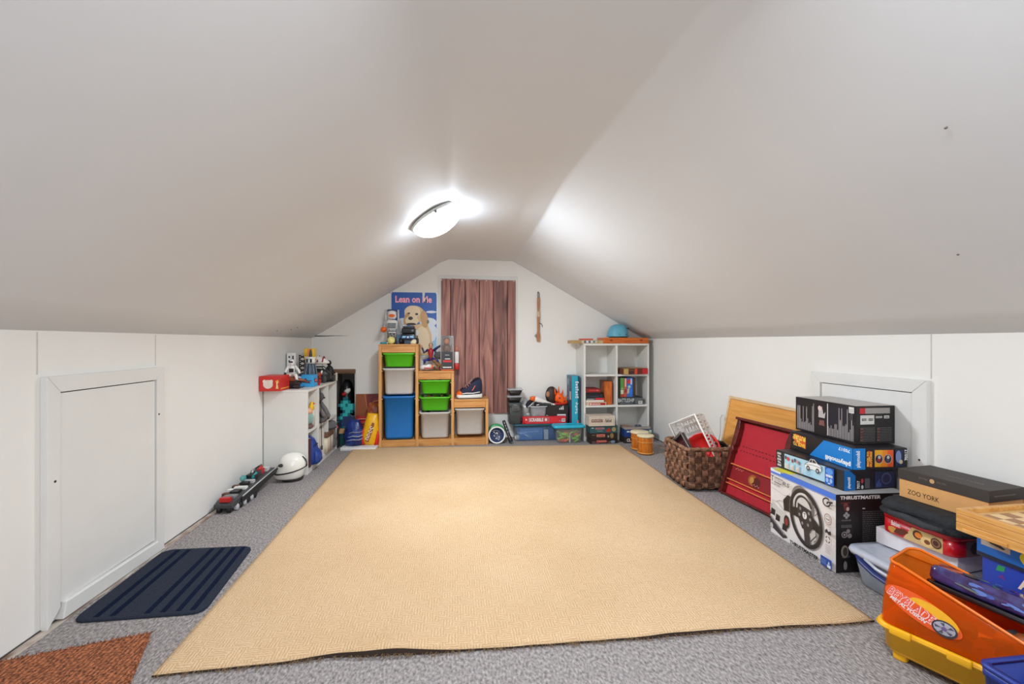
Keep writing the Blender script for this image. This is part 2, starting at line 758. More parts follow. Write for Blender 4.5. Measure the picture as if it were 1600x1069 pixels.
def face(side, w, d, h):
    """Face of a box w x d x h that stands on z=0 centred on the origin."""
    return {'front': lambda: Face((-w / 2, -d / 2, 0), (1, 0, 0), (0, 0, 1), w, h),
            'left': lambda: Face((-w / 2, d / 2, 0), (0, -1, 0), (0, 0, 1), d, h),
            'right': lambda: Face((w / 2, -d / 2, 0), (0, 1, 0), (0, 0, 1), d, h),
            'top': lambda: Face((-w / 2, -d / 2, h), (1, 0, 0), (0, 1, 0), w, d)}[side]()


def carton(name, label, cat, loc, size, m, rz=0.0, prints=None, group=None, bevel=0.0015, rot=None):
    """A closed box standing on loc; prints maps a side to a function that draws on its Face."""
    w, d, h = size
    o = B().box(-w / 2, -d / 2, 0, w / 2, d / 2, h).build(name, m, None, bevel)
    o.location = loc
    o.rotation_euler = rot if rot is not None else (0, 0, rz)
    tag(o, label, cat, group)
    for side, fn in (prints or {}).items():
        f = face(side, w, d, h)
        fn(f)
        f.build('printed_%s' % {'front': 'end', 'left': 'side', 'right': 'side', 'top': 'top'}[side] + '_panel', o)
    return o


def rot_from(x, y, z):
    """3x3 rotation whose columns are the given axes."""
    M = Matrix((x, y, z))
    return M.transposed()
# ---------------------------------------------------------------- the room
XL, XR, YF, YN = -1.334, 1.93, 4.40, -2.0
ZK, ZC = 0.972, 1.742
wall_white = mat('white_wall_paint', (236, 234, 230), 0.6, var=0.012, vs=3, bump=0.04, bs=60)
ceil_white = mat('white_ceiling_paint', (229, 231, 234), 0.55, var=0.012, vs=2, bump=0.06, bs=14)
trim_white = mat('white_trim_paint', (228, 227, 224), 0.5, var=0.015, vs=8)
groove = mat('dark_gap', (70, 67, 64), 0.9)

struct(B().box(XL - .1, YN - .1, -0.06, XR + .1, YF + .6, 0).build('floor', carpet_material()))


def kneewall(name, x0, x1):
    return struct(B().box(x0, YN, 0, x1, YF + .05, ZK + .02).build(name, wall_white))


wl = kneewall('wall_left', XL - .06, XL)
wr = kneewall('wall_right', XR, XR + .06)
# gable wall with a dark alcove near the left corner
AX0, AX1, AZ = -1.135, -0.938, 0.672
b = B()
t = YF + .06
b.box(XL - .05, YF, 0, AX0, t, AZ)
b.box(XL - .05, YF, AZ, AX1, t, 1.0)
b.prism([(AX1, 0), (XR + .05, 0), (XR + .05, 1.0), (XR, .99), (.60, ZC + .02), (-.09, ZC + .02), (XL, .99), (XL - .05, 1.0), (AX1, 1.0)], YF, t, 'xz')
wf = struct(b.build('wall_far', wall_white))
b = B()
b.box(AX0 - .02, YF + .32, 0, AX1 + .02, YF + .34, AZ)
b.box(AX0 - .02, t, 0, AX0, YF + .32, AZ)
b.box(AX1, t, 0, AX1 + .02, YF + .32, AZ)
b.box(AX0 - .02, t, AZ, AX1 + .02, YF + .34, AZ + .02)
b.build('alcove_lining', mat('grey_alcove_board', (120, 116, 112), 0.8), wf)
B().box(AX0 - .05, YF - .012, AZ - .032, AX1 + .004, YF + .05, AZ + .012).build('alcove_header', wood('brown_header_wood', (98, 72, 52), (122, 92, 68), (140, 108, 80), 'X', 1, False), wf, 0.008)
B().box(AX1 - .004, YF - .008, 0, AX1 + .008, YF + .05, AZ - .02).build('alcove_jamb', mat('pale_jamb', (205, 202, 198), .6), wf, 0.002)
# near gable, behind the camera, with a window opening added for the fill light
b = B()
b.box(XL - .05, YN - .06, 0, -.14, YN, 1.0)
b.box(.70, YN - .06, 0, XR + .05, YN, 1.0)
b.box(-.14, YN - .06, 0, .70, YN, .68)
b.prism([(XL - .05, 1.0), (-.14, 1.0), (-.14, 1.42), (.70, 1.42), (.70, 1.0), (XR + .05, 1.0), (XR, .99), (.60, ZC + .02), (-.03, ZC + .02), (XL, .99)], YN - .06, YN, 'xz')
struct(b.build('wall_near', wall_white))
wn = struct(B().box(-.14, YN - .05, .68, -.10, YN + .01, 1.42).box(.66, YN - .05, .68, .70, YN + .01, 1.42).box(-.10, YN - .05, .68, .66, YN + .01, .72)
            .box(-.10, YN - .05, 1.38, .66, YN + .01, 1.42).box(.265, YN - .045, .72, .295, YN, 1.38).build('window_1', trim_white))
B().box(-.10, YN - .03, .72, .66, YN - .025, 1.38).build('pane', clear('window_glass', (220, 230, 240), 0.25), wn)

# ceiling: two slopes and the narrow flat strip, a little wavy as old plasterboard is
NS = 70
b = B()
rows = []


def wav(y, s, k):
    return noise.noise(Vector((y * .9 + s, s * 3.1, k)))


for i in range(NS + 1):
    y = YN - .03 + (YF + .03 - YN + .03) * i / NS
    xa = -.012 - .068 * max(0, min(1, (y - 1.0) / 3.3)) + .006 * wav(y, 2, 0)
    yy = max(0, min(1, (y - .8) / 3.5))
    xb = .598 - .03 * yy - .05 * math.exp(-((y - 2.15) / .6) ** 2) + .012 * wav(y * 2, 5, 0)
    za = ZC + .008 * wav(y, 9, 1)
    zb = ZC + .006 * wav(y, 12, 1)
    prof = [(XL - .03, ZK - .012)]
    for q in (.12, .3, .5, .7, .86, .95):
        prof.append((XL + (xa - XL) * q, ZK + (za - ZK) * q + .012 * wav(y + q * 3, 20 + q * 9, 2)))
    prof += [(xa - .012, za - .011), (xa + .004, za - .002), (xa + .025, za + .002)]
    for q in (.25, .5, .75):
        prof.append((xa + (xb - xa) * q, za + (zb - za) * q + .004 * wav(y, 40 + q * 9, 2)))
    prof += [(xb - .012, zb + .001), (xb, zb), (xb + .012, zb - .008)]
    for q in (.06, .16, .33, .52, .72, .9):
        prof.append((xb + (XR - xb) * q, zb + (ZK - zb) * q + .010 * wav(y + q * 2, 60 + q * 9, 2)))
    prof.append((XR + .03, ZK - .016))
    rows.append([(p[0], y, p[1]) for p in prof])
n = len(rows[0])
vs = [p for r in rows for p in r]
fs = [(i * n + j, i * n + j + 1, (i + 1) * n + j + 1, (i + 1) * n + j) for i in range(NS) for j in range(n - 1)]
b.add(vs, fs, 0, True)
cl = struct(b.build('ceiling', ceil_white))
md = cl.modifiers.new('thickness', 'SOLIDIFY')
md.thickness = 0.03
md.offset = 1
# make the sheet thicken upwards
if cl.data.polygons[0].normal.z < 0:
    md.offset = -1

# worn bare strip along the foot of the left wall, carpet not reaching the wall
worn = mat('worn_floor_edge', (120, 84, 62), 0.8, vs=22, c2=(216, 208, 198), stretch=(1, .35, 1))
b = B()
L0, L1 = [], []
for i in range(41):
    y = 1.0 + 2.3 * i / 40
    L1.append((XL + .034 + .012 * noise.noise(Vector((y * 6, 0, 0))), y))
    L0.append((XL + .001, y))
b.prism(L0 + L1[::-1], 0.0005, .003)
struct(b.build('trim_1', worn))
for nm, x0, x1 in (('baseboard_left', XL, XL + .004), ('baseboard_right', XR - .004, XR)):
    struct(B().box(x0, YN, .0, x1, YF, .006).build(nm, groove))
# panel seams of the knee walls
seam = mat('seam_shade', (200, 198, 195), .7)
for nm, y in (('trim_2', 1.622), ('trim_3', 2.196)):
    struct(B().box(XL, y - .002, .835, XL + .0012, y + .002, ZK).build(nm, seam))
struct(B().box(XR - .0012, 1.597, .79, XR, 1.601, ZK).build('trim_4', seam))

# ---------------------------------------------------------------- access hatches in the knee walls
def hatch(name, x, sgn, y0, y1, ztop, pz, py0, py1):
    """Framed panel on the wall at x; sgn points into the room."""
    def bx(a, d, ya, yb, za, zb, nm, m=trim_white, bev=.002, lab=None):
        xs = sorted((x + sgn * a, x + sgn * d))
        return B().box(xs[0], ya, za, xs[1], yb, zb).build(nm, m, root, bev, lab)
    root = struct(B().box(*sorted((x, x + sgn * .006))[:1], py0, .03, sorted((x, x + sgn * .006))[1], py1, pz).build(name, groove))
    P = .016
    bx(.0, P, py0 + .004, py1 - .005, .062, pz - .004, 'panel', trim_white)
    # mitred casing: near, far, top
    b = B()
    xs = sorted((x, x + sgn * .022))
    b.prism([(y0, 0), (py0, .05), (py0, pz), (y0, ztop)], xs[0], xs[1], 'yz')
    b.build('near_casing', trim_white, root, .0015)
    b = B()
    b.prism([(y1, 0), (py1, .05), (py1, pz), (y1, ztop)], xs[0], xs[1] - .000, 'yz')
    b.build('far_casing', trim_white, root, .0015)
    b = B()
    b.prism([(y0 + .0015, ztop), (py0 + .0015, pz), (py1 - .0015, pz), (y1 - .0015, ztop)], xs[0], xs[1], 'yz')
    b.build('head_casing', trim_white, root, .0015)
    b = B()
    xs2 = sorted((x, x + sgn * .03))
    b.prism([(y0 + .05, .008), (py0 + .012, .062), (py1, .056), (y1 - .002, .006)], xs2[0], xs2[1], 'yz')
    b.build('sill_board', trim_white, root, .003)
    for yy, zz in ((y0 + .028, pz * .62), (py1 + .012, pz * .8)):
        xs3 = sorted((x + sgn * .02, x + sgn * .0235))
        B().cyl((xs3[0], yy, zz), (xs3[1], yy, zz), .004, n=10).build('screw', mat('dark_screw', (60, 58, 55), .4, .6), root)
    return root


hatch('door_1', XL, 1, 1.632, 2.222, .826, .772, 1.682, 2.172)
hatch('door_2', XR, -1, 1.60, 2.20, .782, .728, 1.66, 2.14)

# ---------------------------------------------------------------- ceiling lamp on the left slope
slope = atan((ZC - ZK) / (-.04 - XL))
def ceiling_lamp(label, loc, rot, emit):
    r = top('ceiling_lamp', label, 'lamp', loc, rot=rot)
    b = B()
    b.lathe([(.0, 0), (.15, 0), (.163, -.006), (.166, -.016), (.160, -.022), (.0, -.022)], 40)
    b.build('lamp_base', mat('grey_lamp_rim', (205, 205, 202), .35), r)
    b = B()
    b.lathe([(.158, -.021)] + [(.158 * cos(a), -.021 - .090 * sin(a)) for a in [pi / 2 * k / 10 for k in range(1, 10)]] + [(0.0005, -.111)], 40)
    g = mat('frosted_lamp_glass_%d' % int(emit), (228, 242, 255), .3, var=0.0, emit=emit)
    b.build('glass_bowl', g, r)
    for k in range(3):
        a = .5 + 2 * pi * k / 3
        b = B()
        b.M = Matrix.Rotation(a, 4, 'Z')
        b.box(.146, -.008, -.034, .168, .008, -.018)
        b.build('clip', mat('lamp_clip_metal', (120, 122, 118), .3, .8), r, .001)
    return r


ceiling_lamp('round frosted glass ceiling lamp lit on the sloped ceiling', (-.118 + .0, 2.715, 1.694 + .004), (0, -slope, 0), LAMP_EMIT)

# ---------------------------------------------------------------- rug and mats
def on_edge(pts, k):
    return [Vector(p) for p in pts]


b = B()
NX, NY = 110, 110
far = ((-.885, 4.088), (1.49, 3.915))
# near edge runs a little wavy between these floor points
near = [(-.842, 1.372), (-.60, 1.375), (-.35, 1.388), (-.12, 1.37), (.173, 1.362), (.55, 1.352), (.9, 1.352), (1.2, 1.338), (1.395, 1.335)]


def near_y(u):
    x = near[0][0] + (near[-1][0] - near[0][0]) * u
    for a, c in zip(near, near[1:]):
        if a[0] - 1e-6 <= x <= c[0] + 1e-6:
            q = (x - a[0]) / (c[0] - a[0])
            return x, a[1] + (c[1] - a[1]) * q + .004 * noise.noise(Vector((x * 9, 3, 0)))
    return x, near[-1][1]


pt = []
for j in range(NY + 1):
    v = j / NY
    for i in range(NX + 1):
        u = i / NX
        nx, ny = near_y(u)
        fx, fy = far[0][0] + (far[1][0] - far[0][0]) * u, far[0][1] + (far[1][1] - far[0][1]) * u
        x, y = nx + (fx - nx) * v, ny + (fy - ny) * v
        e = min(u, 1 - u, v * .8, 1 - v) * 2.4
        z = .013 - .006 * math.exp(-(e / .01)) + .0015 * noise.noise(Vector((x * 2.5, y * 2.5, 0)))
        if v < .04:
            z += (.006 * max(0, noise.noise(Vector((x * 4, 8, 0)))) + .013 * math.exp(-((x + .22) / .16) ** 2) + .006 * math.exp(-((x - .75) / .2) ** 2)) * (1 - v / .04)
        pt.append((x, y, z))
fs = [(j * (NX + 1) + i, j * (NX + 1) + i + 1, (j + 1) * (NX + 1) + i + 1, (j + 1) * (NX + 1) + i) for j in range(NY) for i in range(NX)]
b.add(pt, fs, 0, True)
rim = [j for j in range(NX + 1)] + [(j + 1) * (NX + 1) - 1 for j in range(1, NY + 1)] + [NY * (NX + 1) + i for i in range(NX - 1, -1, -1)] + [j * (NX + 1) for j in range(NY - 1, 0, -1)]
k = len(b.v)
b.add([(pt[i][0], pt[i][1], .0012) for i in rim], [], 0)
for q in range(len(rim)):
    q2 = (q + 1) % len(rim)
    b.f.append((rim[q], k + q, k + q2, rim[q2]))
    b.m.append(1)
    b.sm.append(False)
rug = b.build('rug', [rug_material(), mat('dark_rug_backing', (58, 44, 36), .95, bump=.4)])
tag(rug, 'large tan carved-pile rug lying over the grey carpet', 'rug')
# frayed threads along the cut near edge
b = B()
rnd = random.Random(3)
for i in range(420):
    x, y = near_y(rnd.random())
    l = rnd.uniform(.006, .022)
    a = rnd.uniform(-1.2, 1.2)
    b.tube([(x, y + .003, .006), (x + sin(a) * l * .6, y - l * .5, .006 + rnd.uniform(-.002, .004)), (x + sin(a) * l, y - l * cos(a), .003)], .0007, 3)
b.build('frayed_edge', mat('frayed_thread', (150, 120, 86), .9), rug, kind='stuff')


def quad_mat(name, label, corners, h, r, m, group=None):
    """A thin mat with rounded corners through four floor points (anticlockwise)."""
    P = [Vector((c[0], c[1], 0)) for c in corners]
    ring = []
    for i in range(4):
        a, c, d = P[i - 1], P[i], P[(i + 1) % 4]
        u, w = (a - c).normalized(), (d - c).normalized()
        p, q = c + u * r, c + w * r
        for s in range(7):
            t = s / 6
            ring.append((p * (1 - t) ** 2 + c * 2 * t * (1 - t) + q * t ** 2))
    b = B()
    cen = sum(P, Vector()) / 4
    sh = lambda k: [cen + (p - cen) * k for p in ring]
    b.loft([[(p.x, p.y, z) for p in sh(k)] for k, z in ((1, .0012), (1, h * .6), (.985, h))], 0, False)
    o = b.build(name, m)
    return tag(o, label, 'mat', group), P


navy = mat('navy_mat_pile', (44, 50, 64), .9, var=.25, vs=260, bump=.4, bs=300, spec=.15)
o, P = quad_mat('entrance_mat', 'dark navy striped entrance mat lying before the white access hatch',
                [(-1.275, 1.665), (-.862, 1.668), (-.915, 2.185), (-1.292, 2.192)], .009, .05, navy)
stripe = mat('navy_mat_stripe', (20, 28, 50), .95, var=.1, spec=.05)
for u in (.17, .29, .55, .67, .79, .90):
    a, c = P[0].lerp(P[1], u), P[3].lerp(P[2], u)
    d = (P[1] - P[0]).normalized() * .009
    a, c = a.lerp(c, .03), c.lerp(a, .03)
    b = B()
    b.prism([tuple(a - d)[:2], tuple(a + d)[:2], tuple(c + d)[:2], tuple(c - d)[:2]], .006, .0098)
    b.build('ribbed_stripe', stripe, o)
o, P = quad_mat('door_mat', 'rust brown coir door mat lying at the carpet edge',
                [(-1.30, .95), (-.80, 1.13), (-.965, 1.566), (-1.325, 1.475)], .014, .012, coir_material())
# fibre tufts so the coir edge is not a clean line
b = B()
for i in range(500):
    k = rnd.randrange(1, 4)
    a = P[k].lerp(P[(k + 1) % 4], rnd.random()) if k != 3 else P[2].lerp(P[3], rnd.random())
    c = (sum(P, Vector()) / 4 - a).normalized()
    a = a + c * rnd.uniform(0, .02)
    b.tube([(a.x, a.y, .008), (a.x - c.x * .006 + rnd.uniform(-.006, .006), a.y - c.y * .006 + rnd.uniform(-.006, .006), rnd.uniform(.010, .018))], .0011, 3)
b.build('coir_tufts', coir_material(), o, kind='stuff')

# nail heads and small hooks on the ceiling
for q, (px, py) in enumerate(((551, 239), (1478, 200), (1497, 398), (1243, 486), (433, 517), (455, 515), (465, 512), (388, 392))):
    c, s_ = cos(YAW), sin(YAW)
    x, y = (px - 800) / FPX, (534.5 - py) / FPX
    d = Vector((x * c + s_, c - x * s_, y))
    k = (ZC - ZK) / (-.04 - XL) if px < 700 else -(ZC - ZK) / (XR - .58)
    x0 = XL if px < 700 else XR
    t_ = (ZK - CAM_H - k * x0) / (d.z - k * d.x)
    p = Vector((0, 0, CAM_H)) + d * t_
    B().ell(tuple(p), (.0035, .0035, .003), 8, 6).build('nail_head', mat('dull_nail', (120, 112, 104), .5, .4) if py < 500 else mat('dark_screw', (60, 58, 55)), cl)
# ---------------------------------------------------------------- measuring helper: a photo pixel met with a real plane of the room
def at(px, py, X=None, Y=None, Z=None):
    c, s = cos(YAW), sin(YAW)
    x, y = (px - 800) / FPX, (534.5 - py) / FPX
    d = Vector((x * c + s, c - x * s, y))
    o = Vector((0, 0, CAM_H))
    for i, v in enumerate((X, Y, Z)):
        if v is not None:
            return o + d * ((v - o[i]) / d[i])


white_lam = mat('white_laminate', (226, 224, 219), .45, var=.015, vs=6)
pine = wood('orange_pine', (196, 138, 76), (214, 158, 94), (226, 176, 112), 'Z', 1.2, False, .45, .05)
pine_h = wood('orange_pine_rail', (190, 126, 64), (210, 148, 82), (222, 166, 100), 'X', 1.2, True, .45, .05)
black = mat('black_plastic', (26, 26, 28), .4, var=.1)
dgrey = mat('dark_grey_plastic', (62, 63, 66), .45, var=.08)
mgrey = mat('mid_grey_plastic', (128, 130, 132), .45)
lgrey = mat('light_grey_plastic', (190, 190, 190), .4)
whitep = mat('white_plastic', (232, 230, 226), .35, var=.02)
redp = mat('red_plastic', (196, 32, 30), .4)
bluep = mat('deep_blue_plastic', (30, 52, 120), .4)
orangep = mat('orange_plastic', (240, 104, 24), .4)
yellowp = mat('yellow_plastic', (240, 190, 40), .4)
brownp = mat('brown_plastic', (96, 56, 34), .5)
skin = mat('toy_skin', (214, 160, 124), .5)
chrome = mat('silver_plastic', (170, 172, 176), .25, .7)
navyp = mat('navy_fabric', (34, 38, 66), .8, var=.15, vs=80)
teal = mat('teal_plastic', (30, 150, 160), .45)

# ---------------------------------------------------------------- far wall: plank panel, poster, toy rifle
pl = top('plank_panel', 'reddish brown plank panel with white border hung on the gable wall', 'panel', (0, YF, 0))
px_edges = [689, 704, 727, 749, 771, 793, 806]
B().box(-.165, -.010, .075, .615, -.001, 1.585).build('white_backing', trim_white, pl, .003)
B().box(-.128, -.0122, .25, .583, -.0102, 1.54).build('dark_backing', mat('plank_gap_dark', (40, 28, 26), .9), pl)
plank = wood('stained_plank', (98, 60, 58), (156, 106, 96), (188, 138, 120), 'Z', .62, True, .55, .2, .16)
ztop, zbot = 1.548, .243
edges = [at(p, 540, Y=YF - .03).x for p in px_edges]
for i in range(6):
    x0, x1 = edges[i], edges[i + 1]
    dz = rnd.uniform(-.004, .004)
    o = B().box(-(x1 - x0) / 2 + .0028, -.030 - rnd.uniform(0, .004), zbot + dz, (x1 - x0) / 2 - .0028, -.0125, ztop + dz).build('plank', plank, pl, .003)
    o.location = ((x0 + x1) / 2, 0, 0)
for x in [at(p, 440, Y=YF - .04).x for p in (690, 722, 743, 760, 780, 803)]:
    B().ell((x, -.035, 1.537), (.006, .004, .006), 8, 6).build('tack', whitep, pl)
for x in (-.105, .555):
    B().ell((x, -.035, .262), (.006, .004, .006), 8, 6).build('tack', whitep, pl)

# poster
PX0, PX1, PZ0, PZ1 = -.612, -.165, .80, 1.425
po = B().box(0, 0, 0, PX1 - PX0, .0015, PZ1 - PZ0).build('puppy_poster', mat('poster_paper', (232, 234, 236), .4), None)
po.location = (PX0, YF - .003, PZ0)
tag(po, 'blue puppy poster reading Lean on Me taped to the gable wall', 'poster')
w, h = PX1 - PX0, PZ1 - PZ0
f = Face((0, 0, 0), (1, 0, 0), (0, 0, 1), w, h)
f.rect(.008, .006, w - .012, h - .008, (34, 92, 182))
for k in range(6):
    f.rect(.008, .006, w - .012, h * (.62 - .07 * k), (38 + 24 * k, 96 + 21 * k, 184 + 9 * k))
for u, v, a, c in ((.40, .33, .08, .045), (.36, .26, .09, .06), (.42, .22, .06, .08), (.12, .34, .06, .03), (.05, .29, .05, .05), (.30, .36, .05, .03), (.40, .43, .05, .012), (.10, .26, .08, .05)):
    f.ell(min(u, w - .012 - a), v, a, c, (222, 230, 240))
fur, fur2, fur3 = (226, 190, 142), (206, 158, 108), (240, 216, 180)
f.poly([(.20, .01), (.19, .16), (.22, .30), (.34, .33), (.385, .22), (.40, .01)], fur)
f.ell(.30, .16, .07, .13, fur3)
f.ell(.225, .16, .035, .10, (96, 84, 70))
f.ell(.245, .23, .02, .03, (236, 236, 234))
f.ell(.225, .405, .095, .085, fur)
f.ell(.205, .43, .075, .06, fur3)
f.ell(.318, .36, .036, .085, fur2, rot=.15)
f.ell(.15, .36, .026, .06, fur2, rot=-.2)
f.ell(.20, .345, .062, .048, fur3)
f.ell(.195, .312, .045, .012, (60, 42, 36))
f.ell(.188, .368, .022, .017, (58, 40, 36))
f.ell(.172, .415, .012, .008, (70, 48, 36))
f.ell(.246, .408, .015, .010, (48, 34, 28))
f.ell(.352, .335, .012, .018, (120, 116, 88))
f.text('Lean on Me', .047, h - .109, w - .056, h - .041, (226, 100, 150), .055)
f.text('Lean on Me', .045, h - .107, w - .058, h - .042, (246, 196, 214), .015)
f.poly([(.298, h - .001), (.325, h - .001), (.318, h - .06), (.330, h - .10), (.312, h - .09), (.304, h - .05)], (224, 222, 220))
f.poly([(.0, h), (.018, h), (.0, h - .03)], (224, 222, 220))
f.build('printed_picture', po)
for x in (-.01, w - .02):
    B().box(x, -.003, h - .02, x + .029, -.0008, h + .006).build('tape', clear('clear_tape', (240, 240, 240), .35), po)

# toy rifle hanging from a nail
g = top('toy_rifle', 'brown wooden toy rifle hanging upright on the gable wall', 'toy', (at(841, 500, Y=YF - .02).x, YF - .02, 0))
woodg = wood('toy_rifle_wood', (150, 96, 58), (176, 118, 74), (196, 142, 96), 'Z', 2, False)
b = B()
b.prism([(-.013, .945), (.016, .942), (.018, 1.0), (.010, 1.045), (.012, 1.13), (.014, 1.18), (.010, 1.25), (.014, 1.31), (.014, 1.38), (-.010, 1.38), (-.012, 1.31), (-.008, 1.25), (-.012, 1.18), (-.010, 1.05), (-.018, 1.0)], -.012, .012, 'xz')
b.build('stock', woodg, g, .004)
B().box(-.012, -.014, 1.19, .014, .0, 1.245).build('label_band', mat('pale_wood_band', (206, 176, 142), .6), g, .002)
wire = mat('grey_wire', (70, 70, 72), .35, .8)
ring = lambda cx, cz, rx, rz, n=12: [(cx + rx * cos(2 * pi * k / n), 0, cz + rz * sin(2 * pi * k / n)) for k in range(n)]
B().tube(ring(.002, 1.405, .008, .03), .003, 6, closed=True).build('hanging_loop', wire, g)
B().tube([(.012, 0, 1.125), (.03, 0, 1.122), (.042, 0, 1.105), (.040, 0, 1.09)], .003, 6).build('trigger_guard', wire, g)
B().tube([(-.012, 0, 1.01), (-.03, 0, 1.012), (-.034, 0, .995), (-.014, 0, .99)], .003, 6).build('sling_ring', wire, g)
B().cyl((-.002, .02, 1.432), (-.002, -.012, 1.436), .0035, n=8).build('nail', wire, g)

# ---------------------------------------------------------------- stepped storage frame and its bins
TY0, TY1 = 4.10, 4.350
ts = top('stepped_storage_frame', 'pine storage frame stepping down in three heights before the gable wall', 'storage unit')
XS = [-.662, -.340, -.022, .290]     # upright centres
HS = [.905, .905, .662, .402]
pt_ = .026
D = TY1 - TY0
for i, (x, hh) in enumerate(zip(XS, HS)):
    for y0, y1, nm in ((TY0, TY0 + .032, 'front_post'), (TY1 - .032, TY1, 'back_post')):
        B().box(x - pt_ / 2, y0, 0, x + pt_ / 2, y1, hh - .0).build(nm, pine, ts, .003)
    if i:
        B().box(x - pt_ / 2 + .003, TY0 + .033, .066, x + pt_ / 2 - .003, TY1 - .033, hh - .004).build('side_panel', pine, ts)
    else:
        B().box(x - pt_ / 2 + .003, TY0 + .033, .066, x + pt_ / 2 - .003, TY1 - .033, hh - .004).build('side_panel', pine, ts)
B().box(XS[0] + pt_ / 2 + .0006, TY0 + .004, .0, XS[3] - pt_ / 2 - .0006, TY0 + .022, .062).build('base_rail', pine_h, ts, .002)
B().box(XS[0] + .014, TY0 + .023, .045, XS[3] - .014, TY1 - .034, .060).build('base_board', pine_h, ts)
TOPS = [(XS[0], XS[1], .905), (XS[1], XS[2], .662), (XS[2], XS[3], .402)]
for i, (x0, x1, zt) in enumerate(TOPS):
    a = x0 - pt_ / 2 if i == 0 else x0 + pt_ / 2 + .001
    c = x1 + pt_ / 2 if i != 0 else x1 + pt_ / 2
    B().box(a, TY0 - .004, zt + .0006, c, TY1, zt + .016).build('step_top', pine_h, ts, .002)
    B().box(x0 + pt_ / 2 + .001, TY0 + .002, zt - .060, x1 - pt_ / 2 - .001, TY0 + .02, zt - .0005).build('apron', pine_h, ts, .002)
BINS = [  # column, bottom, top, colour key, wording
    (0, .715, .838, 'green', 'lime green storage bin highest in the pine frame, under the robots'),
    (0, .468, .702, 'white', 'deep white storage bin in the tall column between green and blue bins'),
    (0, .066, .452, 'blue', 'tall bright blue storage bin at the bottom of the tallest column'),
    (1, .470, .592, 'green', 'lime green storage bin at the top of the middle column'),
    (1, .315, .440, 'green', 'lime green storage bin second in the middle column, above the white bin'),
    (1, .066, .302, 'white', 'white storage bin at the bottom of the middle column'),
    (2, .090, .330, 'white', 'milky white storage bin under the step with the sneakers'),
]
bincol = {'green': mat('lime_green_plastic', (98, 208, 40), .35, var=.02), 'white': mat('milky_white_plastic', (214, 212, 210), .35, var=.02),
          'blue': mat('bright_blue_plastic', (38, 128, 214), .35, var=.02)}
toyc = [mat('toy_red', (190, 40, 36)), mat('toy_blue', (40, 70, 160)), mat('toy_yellow', (226, 190, 60)), dgrey, mat('toy_lime', (150, 210, 40)), lgrey, brownp]
binrail = mat('pale_bin_rail', (214, 200, 176), .5)
for ci, z0, z1, ck, lab in BINS:
    x0, x1 = XS[ci] + pt_ / 2, XS[ci + 1] - pt_ / 2
    bw = x1 - x0
    r = top('storage_bin', lab, 'bin', ((x0 + x1) / 2, (TY0 + TY1) / 2, z0), 0, 'storage bins in the pine frame')
    hh = z1 - z0
    b = B()
    b.tub(bw - .036, D - .035, hh, .03, .003, .90 if hh < .2 else .94, lip=.012, lip_h=.012 if hh < .2 else .016)
    b.build('bin_body', bincol[ck], r, 0)
    b = B()
    b.loft([rr(bw - .020, D - .019, .034, hh - .008), rr(bw - .004, D - .003, .036, hh - .008), rr(bw - .004, D - .003, .036, hh + .002), rr(bw - .020, D - .019, .034, hh + .002)], closed=True)
    b.build('rim', bincol[ck], r, .0015)
    # loose toys heaped inside
    b = B()
    for k in range(16):
        q = rnd.choice((0, 1))
        p = (rnd.uniform(-.09, .09), rnd.uniform(-.08, .08), hh * rnd.uniform(.72, .93))
        s_ = rnd.uniform(.018, .032)
        if q:
            b.cbox(p, (s_ * 1.6, s_, s_ * .8), rnd.randrange(7), Euler((rnd.random() * 3, rnd.random() * 3, 0)).to_matrix())
        else:
            b.ell(p, s_ * .8, 10, 7, rnd.randrange(7))
    b.build('loose_toys', toyc, r, kind='stuff')
for ci, zz in ((0, (.822, .686, .436)), (1, (.576, .424, .286)), (2, (.312,))):
    for z in zz:
        for x in (XS[ci] + pt_ / 2 + .004, XS[ci + 1] - pt_ / 2 - .004):
            B().box(x - .0035, TY0 + .002, z - .009, x + .0035, TY1 - .002, z - .0045 ).build('bin_runner', binrail, ts)

# ---------------------------------------------------------------- toys on the frame
def limb(b, pts, r, mi=0, n=10):
    b.tube(pts, r, n, mi)
    for p, q in zip(pts, r if isinstance(r, (list, tuple)) else [r] * len(pts)):
        b.ell(p, q, n, 6, mi)
    return b


def P3(px, py, Y):
    return at(px, py, Y=Y)


ZT = .9215
# white robot standing tallest
Y = 4.25
r = top('toy_robot', 'white toy robot with orange hand standing tallest on the pine frame', 'toy', (-.580, 4.275, ZT))
r.scale = (1.08, 1.05, 1.18)
b = B()
for sx in (-1, 1):
    b.blob([(.0, sx * .028, -.012, .02, .035), (.022, sx * .028, -.008, .019, .03), (.03, sx * .028, 0, .013, .015), (.10, sx * .024, 0, .015, .017)], 10, axis='z', pw=3)
b.build('legs', mgrey, r)
b = B()
b.blob([(.095, 0, 0, .034, .026), (.12, 0, 0, .044, .032), (.175, 0, 0, .052, .036), (.19, 0, 0, .03, .025)], 14, axis='z', pw=3)
b.build('torso', whitep, r)
B().box(-.035, -.041, .125, .035, -.030, .165).build('chest_panel', mgrey, r, .004)
b = B()
limb(b, [(-.056, 0, .175), (-.066, -.02, .13), (-.060, -.045, .115)], [.017, .014, .012])
limb(b, [(.06, 0, .175), (.082, -.01, .13), (.085, -.03, .10)], [.017, .014, .012])
b.build('arms', lgrey, r)
b = B()
b.ell((-.062, -.06, .112), (.026, .022, .022), 12, 8)
for k in range(3):
    b.cyl((-.076 + .014 * k, -.075, .108), (-.078 + .014 * k, -.092, .098), .006, .004, 8)
b.build('hand', orangep, r)
b = B()
b.rbox(.075, .06, .07, .028, .196, e=.018)
b.build('head', whitep, r)
b = B()
b.rbox(.082, .05, .016, .02, .256, e=.006)
b.build('helmet_band', mat('robot_blue', (52, 70, 120), .4), r)
